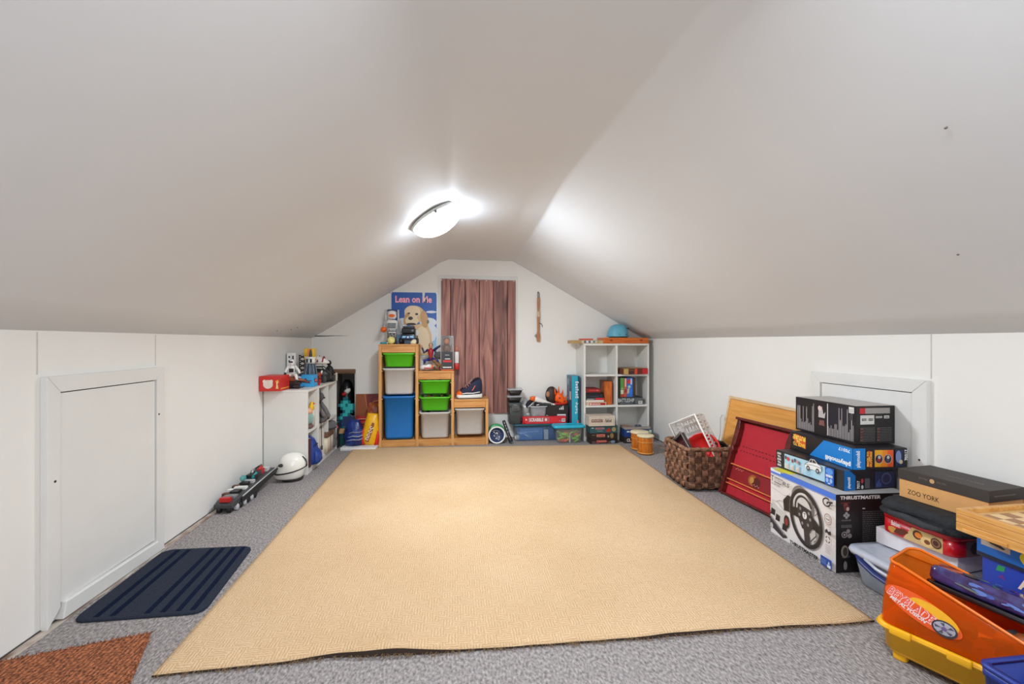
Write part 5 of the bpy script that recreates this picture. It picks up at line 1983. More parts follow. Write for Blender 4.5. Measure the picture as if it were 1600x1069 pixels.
for x, z in ((.0, .06), (.042, .032)):
    B().cyl((x, -.03, z), (x, -.036, z - .001), .008, n=10).build('rivet', mat('dark_orange', (150, 60, 20)), r)
B().rbox(.10, .05, .016, .008, 0, cx=.01, e=.003).build('claw_base', redp, r)
r = top('brown_ball_mask', 'dark brown round toy head resting behind the orange claw', 'toy', (.945, 4.338, zl + .166))
B().ell((0, 0, .088), (.062, .044, .0875), 18, 12).build('head', mat('dark_brown_rubber', (54, 38, 32), .55, var=.2), r)
B().ell((-.04, -.026, .10), (.022, .018, .03), 12, 8).build('face_patch', mat('tan_rubber', (170, 120, 90), .6), r)

# tall teal game box standing on end
def tall_front(f):
    f.rect(.002, .002, f.w - .002, f.h - .002, (44, 164, 190))
    f.rect(f.w - .020, .002, f.w - .002, f.h - .002, (24, 60, 84))
    for k in range(7):
        f.rect(.036 + .003 * (k % 2), .40 + .024 * k, .066 - .004 * (k % 3), .416 + .024 * k, (226, 232, 236))
        f.rect(.044 + .004 * (k % 3), .404 + .024 * k, .056, .410 + .024 * k, (60, 120, 150))
    for k in range(4):
        f.ring(.045 + .005 * (k % 2), .26 + .030 * k, .012, .011, .006, (226, 244, 236), a0=.5 * k, a1=5 + .5 * k)
    f.poly([(.045, .10), (.066, .13), (.066, .19), (.048, .18)], (236, 110, 110))
    f.poly([(.004, .012), (.03, .02), (.05, .05), (.04, .08), (.02, .06), (.004, .07)], (190, 30, 90))
    f.ell(.028, .042, .010, .016, (240, 220, 230))


def tall_left(f):
    f.rect(.004, .004, f.w - .004, f.h - .004, (74, 104, 128))
    f.rect(.02, .36, .085, .58, (140, 152, 168))
    f.rect(.10, .34, .18, .56, (48, 84, 112))
    f.rect(.11, .38, .17, .46, (206, 208, 212))
    f.rect(.03, .40, .075, .52, (84, 66, 92))
    f.poly([(.07, .1), (.17, .12), (.175, .3), (.09, .28)], (128, 72, 100))
    f.rect(.03, .05, .09, .2, (40, 64, 100))


carton('teal_game_box', 'tall teal game box standing on end against the white shelf', 'game', (1.152, 4.292, .0005), (.080, .19, .612), mat('teal_game_card', (40, 130, 156), .4), prints={'front': tall_front, 'left': tall_left})

# turquoise lidded tub of foam darts
r = top('dart_tub', 'clear tub with turquoise lid full of green and orange darts', 'tub', (1.055, 4.112, .0005))
B().tub(.255, .118, .140, .02, .003, .86).build('tub_body', clear('dart_tub_plastic', (206, 200, 190), .16, .1), r)
tq = mat('turquoise_lid', (34, 174, 204), .3, var=.02)
B().loft([rr(.27, .126, .024, .138), rr(.302, .142, .03, .141), rr(.306, .146, .03, .152), rr(.285, .13, .026, .166), rr(.26, .105, .02, .168), rr(.25, .10, .02, .164)]).build('tub_lid', tq, r)
gd, od = mat('dart_green', (120, 220, 40), .5), mat('dart_orange', (240, 96, 30), .5)
for k in range(34):
    p = Vector((rnd.uniform(-.085, .085), rnd.choice((-.036, -.030, -.012, .01)), rnd.uniform(.02, .10)))
    a = rnd.uniform(-.7, .7)
    d = Vector((cos(a), 0, sin(a))) * .024
    B().cyl(tuple(p - d), tuple(p + d), .0068, n=8).build('foam_dart', od if k % 4 == 0 else gd, r)
B().rbox(.07, .05, .028, .008, .005, cx=-.05, cy=-.01).build('dart_holder', mat('brick_red', (186, 60, 36)), r)
B().box(.0, -.05, .005, .008, -.02, .09).build('divider_strip', lgrey, r)

# ---------------------------------------------------------------- white six-cell shelf by the right wall
QX0, QX1, QY0, QY1, QH = 1.212, 1.862, 4.13, 4.388, .925
r = top('six_cell_shelf', 'white six-cell shelf of board games in the right corner', 'shelf')
th = .018
for x in (QX0, QX1 - th):
    B().box(x, QY0, 0, x + th, QY1, QH - th - .0004).build('side_panel', white_lam, r, .0012)
B().box(QX0, QY0, QH - th, QX1, QY1, QH).build('top_panel', white_lam, r, .0012)
QM = (QX0 + QX1) / 2
SZ = (.018, .318, .612)
for k, z in enumerate(SZ):
    for x0, x1 in ((QX0 + th, QM - th / 2), (QM + th / 2, QX1 - th)):
        B().box(x0 + .0003, QY0 + .001, z, x1 - .0003, QY1 - .008, z + th).build('shelf_board', white_lam, r)
B().box(QM - th / 2, QY0 + .0005, .018, QM + th / 2, QY1 - .008, QH - th - .0004).build('divider', white_lam, r)
B().box(QX0 + th, QY1 - .007, 0, QX1 - th, QY1, QH - th).build('back_panel', white_lam, r)
B().box(QX0 + th, QY0 + .01, 0, QX1 - th, QY0 + .024, .0175).build('plinth', white_lam, r)
F0, F1, F2 = SZ[0] + th + .0005, SZ[1] + th + .0005, SZ[2] + th + .0005
LX, RX = (QX0 + th + QM - th / 2) / 2, (QM + th / 2 + QX1 - th) / 2

# books and games, middle left cell
z = F1
def spine(c, t=None, tc=(240, 236, 230)):
    def fn(f):
        f.rect(.002, .002, f.w - .002, f.h - .002, c)
        if t:
            t(f)
    return fn


STK = [('red and cream game box', 'red and cream game box lowest in the stack in the middle cell', .200, .030, (206, 180, 160), lambda f: (f.rect(.03, .001, .19, .022, (176, 34, 34)), f.smalltext(.06, .006, .14, .016, 1, (240, 220, 210), .9, 8), f.ell(.045, .012, .01, .008, (240, 220, 210)))),
       ('cream', 'cream book second from the bottom of the middle cell stack', .176, .018, (226, 210, 196), lambda f: f.rect(.0, .010, f.w, .016, (244, 240, 236))),
       ('white', 'white and red book third from the bottom of the middle cell stack', .178, .022, (60, 58, 64), lambda f: (f.rect(.09, .002, f.w - .002, .020, (206, 34, 50)), f.smalltext(.01, .006, .08, .016, 1, (220, 220, 220)))),
       ('navy', 'black game box fourth from the bottom of the middle cell stack', .168, .030, (30, 32, 44), lambda f: f.smalltext(.04, .012, .12, .018, 1, (90, 96, 120))),
       ('black', 'black book just under the topmost red box in the middle cell', .130, .020, (26, 22, 24), None),
       ('red', 'dark red box topmost of the stack in the middle cell', .140, .034, (140, 30, 30), lambda f: (f.rect(.03, .012, .13, .024, (196, 60, 50)), f.ell(.11, .018, .005, .005, (236, 160, 150))))]
for k, (cn, lab, w_, h_, c_, fn) in enumerate(STK):
    carton('board_game' if 'box' in lab else 'book', lab, 'game' if 'box' in lab else 'book', (QX0 + th + .006 + w_ / 2, QY0 + .098, z), (w_, .18, h_), mat('spine_card_%d' % k, c_, .5), group='stack in the middle left cell', prints={'front': fn} if fn else None)
    z += h_ + .0006
r = carton('orange_wood_case', 'orange wooden case upright in the middle cell by the stacked books', 'case', (QX0 + th + .243, QY0 + .130, F1), (.074, .19, .222), wood('orange_case_wood', (170, 78, 24), (196, 98, 36), (214, 118, 50), 'Z', 2, False, .35, .03), rz=-.09)
# middle right cell
def battle(f):
    f.rect(.002, .002, f.w - .002, f.h - .002, (48, 56, 60))
    f.text('BATTLESHIP', .004, .024, .165, .060, (206, 212, 214), .012)
    f.smalltext(.02, .012, .15, .020, 1, (150, 160, 166))
    f.rect(.172, .006, .248, .064, (92, 98, 100))
    f.barcode(.205, .006, .245, .034, 5)


carton('battle_game_box', 'dark grey naval game box lying in the middle right cell', 'game', (QM + th / 2 + .1305, QY0 + .118, F1), (.252, .22, .070), mat('slate_card', (52, 58, 62), .5), prints={'front': battle})


def vgame(cols, extra=None):
    def fn(f):
        n_ = len(cols)
        f.rect(.001, .001, f.w - .001, f.h - .001, cols[0])
        if extra:
            extra(f)
    return fn


zz = F1 + .0706
VG = [('black game box upright at the divider in the middle right cell', .030, .190, (30, 28, 30), None),
      ('green game box upright above the naval game box', .034, .186, (84, 150, 62), lambda f: (f.rect(.004, .03, .03, .07, (214, 206, 190)), f.rect(.001, .001, .033, .03, (180, 60, 40)), f.smalltext(.01, .08, .026, .09, 2, (240, 240, 230)))),
      ('red and white game box upright beside the green game box', .030, .184, (190, 90, 70), lambda f: (f.rect(.010, .10, .022, .18, (220, 206, 196)), f.ell(.016, .06, .010, .018, (140, 40, 30)))),
      ('bright blue game box upright with red round badge', .058, .188, (56, 110, 196), lambda f: (f.ell(.018, .15, .017, .022, (206, 50, 50)), f.rect(.034, .12, .050, .18, (196, 214, 236)), f.ell(.022, .10, .014, .014, (150, 210, 200)), f.ell(.036, .055, .02, .03, (40, 120, 226)), f.poly([(.0, .03), (.02, .04), (.024, .09), (.004, .08)], (206, 180, 150)))),
      ('dark brown game box upright at the far end of the upright games', .026, .186, (66, 54, 50), None)]
x = QM + th / 2 + .006
for k, (lab, w_, h_, c_, fn) in enumerate(VG):
    carton('board_game', lab, 'game', (x + w_ / 2, QY0 + .108, zz), (w_, .16, h_), mat('upright_card_%d' % k, c_, .5), group='upright games in the middle right cell', prints={'front': vgame([c_], fn)})
    x += w_ + .0015
# top right cell: flat brown box poking out
carton('flat_brown_game', 'flat brown and red game box poking out of the top right cell', 'game', (1.692, QY0 + .085, F2), (.255, .24, .058), mat('brown_game_card', (104, 62, 44), .5), rz=.16,
       prints={'front': lambda f: (f.rect(.0, .002, .05, .055, (196, 160, 90)), f.rect(.05, .004, .11, .030, (70, 34, 30)), f.rect(.118, .002, .145, .054, (226, 70, 34)), f.rect(.15, .004, .2, .054, (110, 30, 28)), f.rect(.2, .001, .26, .056, (200, 34, 36))),
               'top': lambda f: (f.rect(.003, .003, f.w - .003, f.h - .003, (190, 160, 110)), f.rect(.02, .04, .12, .2, (150, 120, 84)))})

# bottom left: beige game, puzzles; all reach out in front of the shelf
def fallout(f):
    f.rect(.012, .036, f.w - .012, .040, (186, 176, 162))
    f.rect(.022, .036, .128, .062, (110, 40, 36))
    f.text('MONOPOLY', .027, .040, .123, .058, (226, 214, 200), .015)
    f.text('Fallout', .152, .034, .215, .066, (54, 44, 40), .012, .25)


def puzzle1(f):
    f.rect(.002, .002, f.w - .002, f.h - .002, (40, 84, 92))
    f.rect(.012, .046, .034, .052, (226, 232, 226))
    f.text('HOLDSON', .048, .034, .134, .055, (226, 140, 136), .02)
    f.smalltext(.062, .018, .118, .026, 1, (150, 186, 186))
    f.poly([(.14, .02), (.165, .034), (.175, .052), (.19, .036), (.195, .014), (.17, .008)], (176, 44, 30))
    f.ell(.225, .034, .020, .022, (160, 144, 96))


def puzzle2(f):
    f.rect(.002, .002, f.w - .002, f.h - .002, (44, 34, 30))
    f.rect(.055, .020, .135, .045, (206, 120, 100))
    f.smalltext(.064, .027, .126, .037, 1, (120, 60, 50), .8, 14)
    f.ell(.20, .03, .018, .024, (146, 118, 74))
    f.ell(.166, .024, .008, .010, (150, 150, 160))
    f.smalltext(.012, .036, .04, .044, 1, (160, 150, 110))


def puzzle3(f):
    f.rect(.002, .002, f.w - .002, f.h - .002, (40, 26, 26))
    f.rect(.06, .012, .155, .032, (196, 106, 84))
    f.rect(.056, .004, .085, .020, (150, 60, 64))
    f.smalltext(.018, .006, .05, .028, 2, (130, 120, 100))
    f.ell(.215, .016, .022, .012, (124, 150, 176))
    f.poly([(.15, .014), (.2, .018), (.2, .008)], (150, 110, 90))


zp = .0005
for lab, w_, h_, c_, fn, dx in (('black puzzle box at the bottom of the stack by the dart tub', .255, .040, (40, 26, 26), puzzle3, .0), ('dark brown puzzle box second from the bottom by the dart tub', .252, .060, (44, 34, 30), puzzle2, .004), ('dark teal puzzle box directly under the beige game box', .256, .066, (40, 84, 92), puzzle1, -.004)):
    pass
# the shelf's bottom boards stay behind: games stand on the carpet in front and on the lowest board
QF = QY0 - .008
r = carton('puzzle_box', 'black puzzle box at the bottom of the stack before the shelf', 'puzzle', (1.365, QF - .062, zp), (.262, .122, .042), mat('puzzle_black', (40, 26, 26), .5), prints={'front': puzzle3}, group='puzzles before the shelf')
r = carton('puzzle_box', 'dark brown puzzle box with orange label second in the stack', 'puzzle', (1.368, QF - .062, zp + .0425), (.256, .122, .054), mat('puzzle_brown', (44, 34, 30), .5), prints={'front': puzzle2}, group='puzzles before the shelf')
r = carton('puzzle_box', 'dark teal puzzle box directly under the beige game box', 'puzzle', (1.366, QF - .060, zp + .097), (.262, .122, .068), mat('puzzle_teal', (40, 84, 92), .5), prints={'front': puzzle1}, group='puzzles before the shelf')
carton('beige_game_box', 'beige board game box on the puzzles in front of the lower cell', 'game', (1.342, QF - .070, zp + .1656), (.246, .135, .092), mat('beige_game_card', (206, 192, 176), .5), prints={'front': fallout})


def junior(f):
    f.rect(.002, .002, f.w - .002, f.h - .002, (26, 62, 128))
    f.rect(.02, .044, .048, .056, (226, 232, 240))
    f.poly([(.06, .006), (.06, .056), (.19, .064), (.2, .006)], (60, 40, 90))
    f.text('JUNIOR', .062, .024, .185, .058, (236, 84, 34), .035)
    f.smalltext(.085, .010, .17, .018, 1, (206, 206, 226))
    f.poly([(.205, .004), (.262, .004), (.262, .064), (.2, .058)], (96, 140, 84))
    f.rect(.236, .036, .26, .062, (206, 216, 206))
    f.ell(.212, .034, .012, .02, (206, 186, 110))


def clue(f):
    f.rect(.002, .002, f.w - .002, f.h - .002, (40, 34, 34))
    for k, (ch, c_) in enumerate(zip('CLUE', ((240, 226, 218), (240, 210, 206), (196, 30, 34), (240, 200, 196)))):
        f.text(ch, .022 + .022 * k, .014, .040 + .022 * k, .044, c_, .04)
    f.rect(.128, .014, .150, .044, (190, 150, 90))
    f.ell(.164, .030, .014, .014, (150, 140, 60))


carton('detective_game_box', 'dark game box at the bottom of the right stack before the shelf', 'game', (1.690, QF - .068, zp), (.262, .134, .056), mat('game_dark', (44, 36, 36), .5), prints={'front': clue})
carton('junior_game_box', 'deep blue game box with orange red title before the lower right cell', 'game', (1.696, QF - .066, zp + .0565), (.268, .130, .068), mat('game_blue', (26, 62, 128), .5), prints={'front': junior})


def pict(f):
    f.rect(.003, .003, f.w - .003, f.h - .003, (150, 150, 144))
    f.poly([(.003, .003), (.09, .003), (.07, f.h - .003), (.003, f.h - .003)], (150, 112, 92))
    f.poly([(.10, .004), (.16, .004), (.2, .10), (.14, .12)], (60, 80, 104))
    f.ring(.14, .085, .022, .03, .006, (206, 208, 204))
    f.poly([(.18, .02), (.25, .02), (.24, .12), (.2, .12)], (206, 208, 202))
    f.line([(.12, .02), (.17, .12)], .008, (40, 44, 54))


carton('picture_puzzle', 'flat puzzle box with grey picture lid on the deep blue game', 'puzzle', (1.690, QF - .064, zp + .125), (.250, .126, .022), mat('puzzle_grey', (160, 150, 140), .5), prints={'top': pict}, rz=0)

# on top of the six-cell shelf
zt = QH + .0006
def xylo(f):
    for k in range(9):
        f.rect(.10 + .022 * k, .006, .116 + .022 * k, .026, ((206, 196, 186), (60, 80, 150), (226, 226, 230), (70, 90, 160), (220, 224, 226), (80, 150, 150), (210, 206, 196), (190, 160, 110), (206, 180, 140))[k])
    f.rect(.004, .004, .09, .028, (176, 146, 96))


carton('flat_wooden_game', 'flat wooden box with multicoloured stripes on the shelf top', 'game', (1.262, 4.245, zt), (.315, .16, .032), wood('pale_game_wood', (172, 138, 88), (194, 162, 110), (210, 180, 130), 'X', 2, False), prints={'front': xylo})
carton('red_flat_case', 'small flat red case on the striped wooden box', 'case', (1.262, 4.225, zt + .033), (.118, .09, .014), mat('soft_red', (216, 80, 66), .5))
r = top('orange_wooden_box', 'flat orange wooden box under the light blue helmet', 'box', (1.640, 4.250, zt))
ow = wood('orange_lid_wood', (186, 84, 24), (208, 104, 34), (224, 124, 48), 'X', 2, False, .35, .03)
B().box(-.225, -.10, 0, .225, .10, .030).build('box_base', ow, r, .002)
B().box(-.226, -.101, .0305, .226, .101, .056).build('box_lid', ow, r, .002)
for x in (-.15, .15):
    B().box(x - .012, -.1035, .022, x + .012, -.1012, .04).build('clasp', mat('dark_orange', (150, 60, 20)), r)
r = top('blue_helmet', 'light blue bicycle helmet on the orange wooden box', 'helmet', (1.595, 4.245, zt + .0566))
hb = mat('light_blue_shell', (98, 172, 196), .3, var=.02)
b = B()
n = 28
rings = []
for z, k, sx in ((.008, 1.0, 1.03), (.022, 1.03, 1.05), (.03, 1.0, 1.0), (.06, .985, .99), (.09, .90, .90), (.112, .74, .74), (.126, .5, .5), (.133, .22, .22), (.134, .02, .02)):
    rings.append([(.098 * sx * cos(a) - (.014 * (1 - z / .134) if cos(a) < 0 else 0), .088 * k * sin(a), z) for a in [2 * pi * j / n for j in range(n)]])
b.loft(rings)
b.build('shell', hb, r)
B().lathe([(.078, .0), (.088, .0), (.090, .010), (.078, .010), (.078, .0)], 28).build('inner_rim', mat('foam_dark', (40, 40, 44), .8), r)
for sx in (-.02, .05):
    B().ell((sx, -.085 if sx < 0 else -.075, .03), (.005, .004, .009), 8, 6).build('strap_rivet', dgrey, r)
B().tube([(.06, -.066, .09), (.085, -.045, .095), (.094, -.02, .085)], .006, 6, r2=.003).build('vent_slot', dgrey, r)
B().rbox(.02, .02, .012, .004, .112, cx=.05, cy=-.02, e=.003).build('vent_cap', hb, r)

# pair of bongo drums
def bongo(par, x, y, rad, h_):
    b = B()
    b.lathe([(.0, 0), (rad * .86, 0), (rad * .90, .01), (rad * .95, h_ * .4), (rad * .97, h_ * .8), (rad * .95, h_ - .012), (0, h_ - .012)], 28, c=(x, y, 0))
    b.build('drum_shell', wood('bongo_amber_wood', (168, 84, 20), (206, 116, 34), (230, 146, 58), 'Z', 1.6, False, .2, .02), par)
    for z0, z1 in ((.006, .018), (h_ * .62, h_ * .66)):
        B().lathe([(rad * .93, z0), (rad * 1.0, z0), (rad * 1.0, z1), (rad * .93, z1)], 28, c=(x, y, 0)).build('hoop', mat('amber_band', (214, 150, 70), .3), par)
    B().lathe([(.0, h_), (rad * 1.0, h_), (rad * 1.06, h_ - .004), (rad * 1.06, h_ - .016), (rad * .96, h_ - .018)], 28, c=(x, y, 0)).build('drum_skin', mat('cream_drum_skin', (232, 216, 180), .6), par)


r = top('bongo_drums', 'pair of amber bongo drums with cream skins before the shelf', 'drum', (1.590, 3.60, .0005))
bongo(r, 0, 0, .066, .160)
bongo(r, .012, .15, .074, .160)
B().box(-.03, .0655, .07, .03, .080, .11).build('joining_block', brownp, r, .002)
# ---------------------------------------------------------------- woven basket and what is in it
r = top('wicker_basket', 'dark brown woven basket holding white plastic basket by the right wall', 'basket', (1.606, 2.805, .0135), -.06)
strand_mats = [mat('wicker_dark', (62, 40, 30), .6, vs=46, c2=(124, 86, 64), bump=.4, bs=120), mat('wicker_mid', (96, 62, 46), .6, vs=46, c2=(168, 124, 96), bump=.4, bs=120)]
W0, L0_, H0 = .305, .345, .248
NSX, NSY = 7, 9


def peri():
    """Stations round the basket: (point fraction x, y, normal)."""
    out = []
    for i in range(NSX):
        out.append((-.5 + (i + .5) / NSX, -.5, (0, -1)))
    for i in range(NSY):
        out.append((.5, -.5 + (i + .5) / NSY, (1, 0)))
    for i in range(NSX):
        out.append((.5 - (i + .5) / NSX, .5, (0, 1)))
    for i in range(NSY):
        out.append((-.5, .5 - (i + .5) / NSY, (-1, 0)))
    return out


PER = peri()


def wpos(i, z, off):
    x, y, nn = PER[i % len(PER)]
    k = .93 + .07 * z / H0
    return Vector((x * W0 * k + nn[0] * off, y * L0_ * k + nn[1] * off, z))


ROWS = 6
rh = H0 / ROWS
for q in range(ROWS):
    b = B()
    for s_ in range(4):
        z = q * rh + rh * (s_ + .5) / 4
        pts = []
        n = len(PER)
        for i in range(n):
            off = .0105 * (1 if (i + q) % 2 else -1)
            p = wpos(i, z, off)
            a, c = wpos(i, z, off * .75), wpos(i + 1, z, -off * .75)
            pts.append(p + Vector((0, 0, .0012 * sin(i * 2.1 + s_ * 1.7))))
            # corner stations get a rounded extra point
            if PER[i][2] != PER[(i + 1) % n][2]:
                na, nb = PER[i][2], PER[(i + 1) % n][2]
                k = .93 + .07 * z / H0
                sx = na[0] or nb[0]
                sy = na[1] or nb[1]
                pts.append(Vector((sx * (W0 / 2 * k - .006), sy * (L0_ / 2 * k - .006), z)))
        if q == ROWS - 1 and s_ < 3:
            # hand hole in the near end: this strand stops either side of it
            j0 = 3
            pts = pts[j0 + 2:] + pts[:j0 - 0]
            b.tube(pts, .0062, 6, 0)
        else:
            b.tube(pts, .0062, 6, 0, closed=True)
    b.build('woven_band', strand_mats[0], r)
for i in range(len(PER)):
    if i in (3,):
        top_q = ROWS - 1
    else:
        top_q = ROWS
    x, y, nn = PER[i]
    tx, ty = -nn[1], nn[0]
    b = B()
    for s_ in range(4):
        sh = (s_ - 1.5) * .0088
        pts = []
        for q in range(top_q):
            off = -.0105 * (1 if (i + q) % 2 else -1)
            for zz in (q * rh + rh * .22, q * rh + rh * .78):
                p = wpos(i, zz, off)
                pts.append(p + Vector((tx * sh, ty * sh, 0)))
        b.tube(pts, .0053, 6)
    b.build('woven_stake', strand_mats[1], r)
b = B()
for s_ in range(3):
    pts = []
    for i in range(len(PER)):
        p = wpos(i, H0 + .004, .004 * cos(i * 2.0 + s_ * 2.1))
        pts.append(p + Vector((0, 0, .006 * sin(i * 2.0 + s_ * 2.1))))
        if PER[i][2] != PER[(i + 1) % len(PER)][2]:
            na, nb = PER[i][2], PER[(i + 1) % len(PER)][2]
            pts.append(Vector(((na[0] or nb[0]) * (W0 / 2 - .004), (na[1] or nb[1]) * (L0_ / 2 - .004), H0 + .004)))
    b.tube(pts, .0085, 6, closed=True)
b.build('braided_rim', strand_mats[1], r)
B().box(-W0 / 2 * .9, -L0_ / 2 * .9, .0, W0 / 2 * .9, L0_ / 2 * .9, .008).build('basket_floor', strand_mats[0], r)

# white slotted basket standing on end inside
A0 = at(1046, 663, Y=2.95)
Dv = Vector((.9, .4, .15)).normalized()
Wv = Vector((.3, -.85, .42))
Wv = (Wv - Dv * Wv.dot(Dv)).normalized()
Lv = -(Wv.cross(Dv)).normalized()
if Lv.z > 0:
    Lv = -Lv
r = bpy.data.objects.new('white_slotted_basket', None)
COL.objects.link(r)
WW, LL, DD = .235, .30, .095
Mx = Matrix((Wv, Lv, Dv)).transposed().to_4x4()
Mx.translation = A0
r.matrix_world = Mx
tag(r, 'white slotted plastic basket tipped up inside the woven basket', 'basket')
wp = mat('white_basket_plastic', (236, 234, 230), .35, var=.01)
b = B()
b.tube([(0, 0, 0), (WW, 0, 0), (WW, LL, 0), (0, LL, 0)], .0065, 8, closed=True)
b.build('rim', wp, r)
ins = .012
b = B()
b.tube([(ins, ins, DD), (WW - ins, ins, DD), (WW - ins, LL - ins, DD), (ins, LL - ins, DD)], .005, 8, closed=True)
b.build('floor_rim', wp, r)


def slotted(name, P0, P1, Q0, Q1, nbar, t=.0022, rails=(0, .5, 1)):
    """Wall of slats between the edges P0-P1 and Q0-Q1."""
    P0, P1, Q0, Q1 = map(Vector, (P0, P1, Q0, Q1))
    b = B()
    nrm = (P1 - P0).cross(Q0 - P0).normalized() * t
    def strip(a, c, d, e):
        v = [a - nrm, c - nrm, d - nrm, e - nrm, a + nrm, c + nrm, d + nrm, e + nrm]
        b.add([tuple(p) for p in v], [(3, 2, 1, 0), (4, 5, 6, 7), (0, 1, 5, 4), (1, 2, 6, 5), (2, 3, 7, 6), (3, 0, 4, 7)])
    for i in range(nbar + 1):
        u, w_ = i / nbar, .22 / nbar
        a, c = max(0, u - w_), min(1, u + w_)
        strip(P0.lerp(P1, a), P0.lerp(P1, c), Q0.lerp(Q1, c), Q0.lerp(Q1, a))
    for f_ in rails:
        a, c = max(0, f_ - .08), min(1, f_ + .08)
        strip(P0.lerp(Q0, a), P1.lerp(Q1, a), P1.lerp(Q1, c), P0.lerp(Q0, c))
    b.build(name, wp, r)


c4 = [(0, 0, 0), (WW, 0, 0), (WW, LL, 0), (0, LL, 0)]
d4 = [(ins, ins, DD), (WW - ins, ins, DD), (WW - ins, LL - ins, DD), (ins, LL - ins, DD)]
for i, nb in ((0, 8), (1, 13), (2, 8), (3, 13)):
    j = (i + 1) % 4
    slotted('slotted_wall', c4[i], c4[j], d4[i], d4[j], nb)
slotted('slotted_floor', d4[0], d4[1], d4[3], d4[2], 12, rails=(0, .2, .4, .6, .8, 1))

# dark tray and red bowl sheet leaning in front of it
def oriented(name, lab, cat, origin, X, Yv):
    X = Vector(X).normalized()
    Z = X.cross(Vector(Yv)).normalized()
    Y_ = Z.cross(X)
    o = bpy.data.objects.new(name, None)
    COL.objects.link(o)
    M = Matrix((X, Y_, Z)).transposed().to_4x4()
    M.translation = origin
    o.matrix_world = M
    return tag(o, lab, cat)


Pa, Pb, Pc = at(1053, 692, Y=2.86), at(1063, 675, Y=2.80), at(1086, 716, Y=2.675)
r = oriented('dark_mesh_tray', 'dark grey mesh tray standing on edge in the woven basket', 'tray', Pb, Pc - Pb, Pb - Pa)
tx = (Pc - Pb).length * 1.2
ty = .17
tg = mat('dark_tray_grey', (74, 68, 68), .4)
B().tube([(0, 0, 0), (tx, 0, 0), (tx, -ty, 0), (0, -ty, 0)], .005, 8, closed=True).build('tray_rim', mat('tray_rim_grey', (120, 112, 110), .35), r)
b = B()
for k in range(13):
    x = .012 + (tx - .024) * k / 12
    b.tube([(x, -.012, -.03), (x, -ty + .012, -.03)], .0022, 5)
for k in range(9):
    y = -.012 - (ty - .024) * k / 8
    b.tube([(.012, y, -.03), (tx - .012, y, -.03)], .0022, 5)
for k in range(13):
    x = .012 + (tx - .024) * k / 12
    b.tube([(x, 0, 0), (x, -.012, -.03)], .0022, 5)
    b.tube([(x, -ty, 0), (x, -ty + .012, -.03)], .0022, 5)
b.build('tray_mesh', tg, r, kind='stuff')
for (x0, y0, x1, y1) in ((.004, -.012, tx - .004, -.004), (.004, -ty + .004, tx - .004, -ty + .012), (.004, -ty + .013, .012, -.013), (tx - .012, -ty + .013, tx - .004, -.013)):
    B().box(x0, y0, -.030, x1, y1, -.004).build('tray_side', tg, r)
B().box(.012, -ty + .012, -.036, tx - .012, -.012, -.0335).build('red_liner', mat('crimson_liner', (140, 24, 34), .5), r)
r = top('red_bowl', 'bright red plastic bowl edge between the dark tray and white basket', 'bowl', (1.600, 2.735, .232), rot=(radians(66), radians(10), radians(-58)))
b = B()
prof = [(.035, -.055), (.07, -.045), (.10, -.018), (.112, .012), (.118, .014), (.116, .018), (.109, .016), (.096, -.014), (.067, -.041), (.035, -.05)]
b.lathe(prof, 40)
b.lathe([(0, -.055), (.035, -.055), (.035, -.05), (0, -.05)], 40)
b.build('bowl_shell', mat('bright_red_plastic', (214, 40, 36), .35), r)
r = top('black_ladle', 'black curved plastic ladle poking out of the woven basket corner', 'ladle', (1.735, 2.70, .185), rot=(.0, -.25, .2))
B().tube([(-.05, 0, .115), (-.035, 0, .125), (.0, 0, .105), (.025, 0, .06), (.03, 0, .0), (.02, 0, -.05)], [.007, .011, .016, .018, .016, .012], 10).build('handle_grip', black, r)
r = top('white_wire_hook', 'thin white wire hook standing against the wall behind the woven basket', 'hook', (1.815, 2.965, .0))
b = B()
b.tube([(0, 0, .003), (.05, .0, .30), (.052, 0, .40), (.056, -.012, .425), (.058, -.03, .428), (.058, -.042, .415), (.056, -.044, .39)], .0028, 6)
b.build('wire', mat('pale_wire', (206, 202, 196), .35), r)

# ---------------------------------------------------------------- yellow board and red game board leaning on the right wall
lean_a = math.atan2(.112, .560)
r = top('yellow_board', 'large yellow wooden board in pale frame leaning on the right wall', 'board', (1.802, 2.17, .0026), rot=(0, lean_a, 0))
bh = sqrt(.112 ** 2 + .560 ** 2)
bl = 2.916 - 2.17
yw = wood('yellow_birch', (212, 144, 62), (228, 160, 78), (238, 176, 98), 'Y', .7, False, .45, .03)
fr = wood('pale_frame_wood', (206, 168, 120), (222, 188, 142), (232, 204, 164), 'Y', 2, False)
B().box(-.004, .012, .012, .006, bl - .012, bh - .012).build('board_panel', yw, r)
for n_, bb in (('frame_rail', (-.012, 0, bh - .018, .012, bl, bh)), ('frame_rail', (-.012, 0, 0, .012, bl, .018)), ('frame_stile', (-.012, 0, .0185, .012, .016, bh - .0185)), ('frame_stile', (-.012, bl - .016, .0185, .012, bl, bh - .0185))):
    B().box(*bb).build(n_, fr, r, .002)

P0 = Vector((1.655, 2.606, .002))
Ptop = Vector((1.795, 2.560, .445))
Xn = (Vector((1.688, 2.19, .002)) - P0).normalized()
r = oriented('red_game_board', 'deep red wooden game board with gold strips leaning on the yellow board', 'game board', P0, Xn, Ptop - P0)
GL, GH = .43, (Ptop - P0).length
dw = wood('dark_red_frame_wood', (70, 22, 22), (96, 32, 28), (120, 44, 36), 'X', 2, False, .35, .03)
feltm = mat('deep_red_felt', (178, 22, 40), .7, var=.05)
B().box(.01, .006, -.012, GL - .008, GH - .012, -.004).build('felt_panel', feltm, r)
B().box(.0, 0, -.022, GL, GH, -.0125).build('back_board', dw, r)
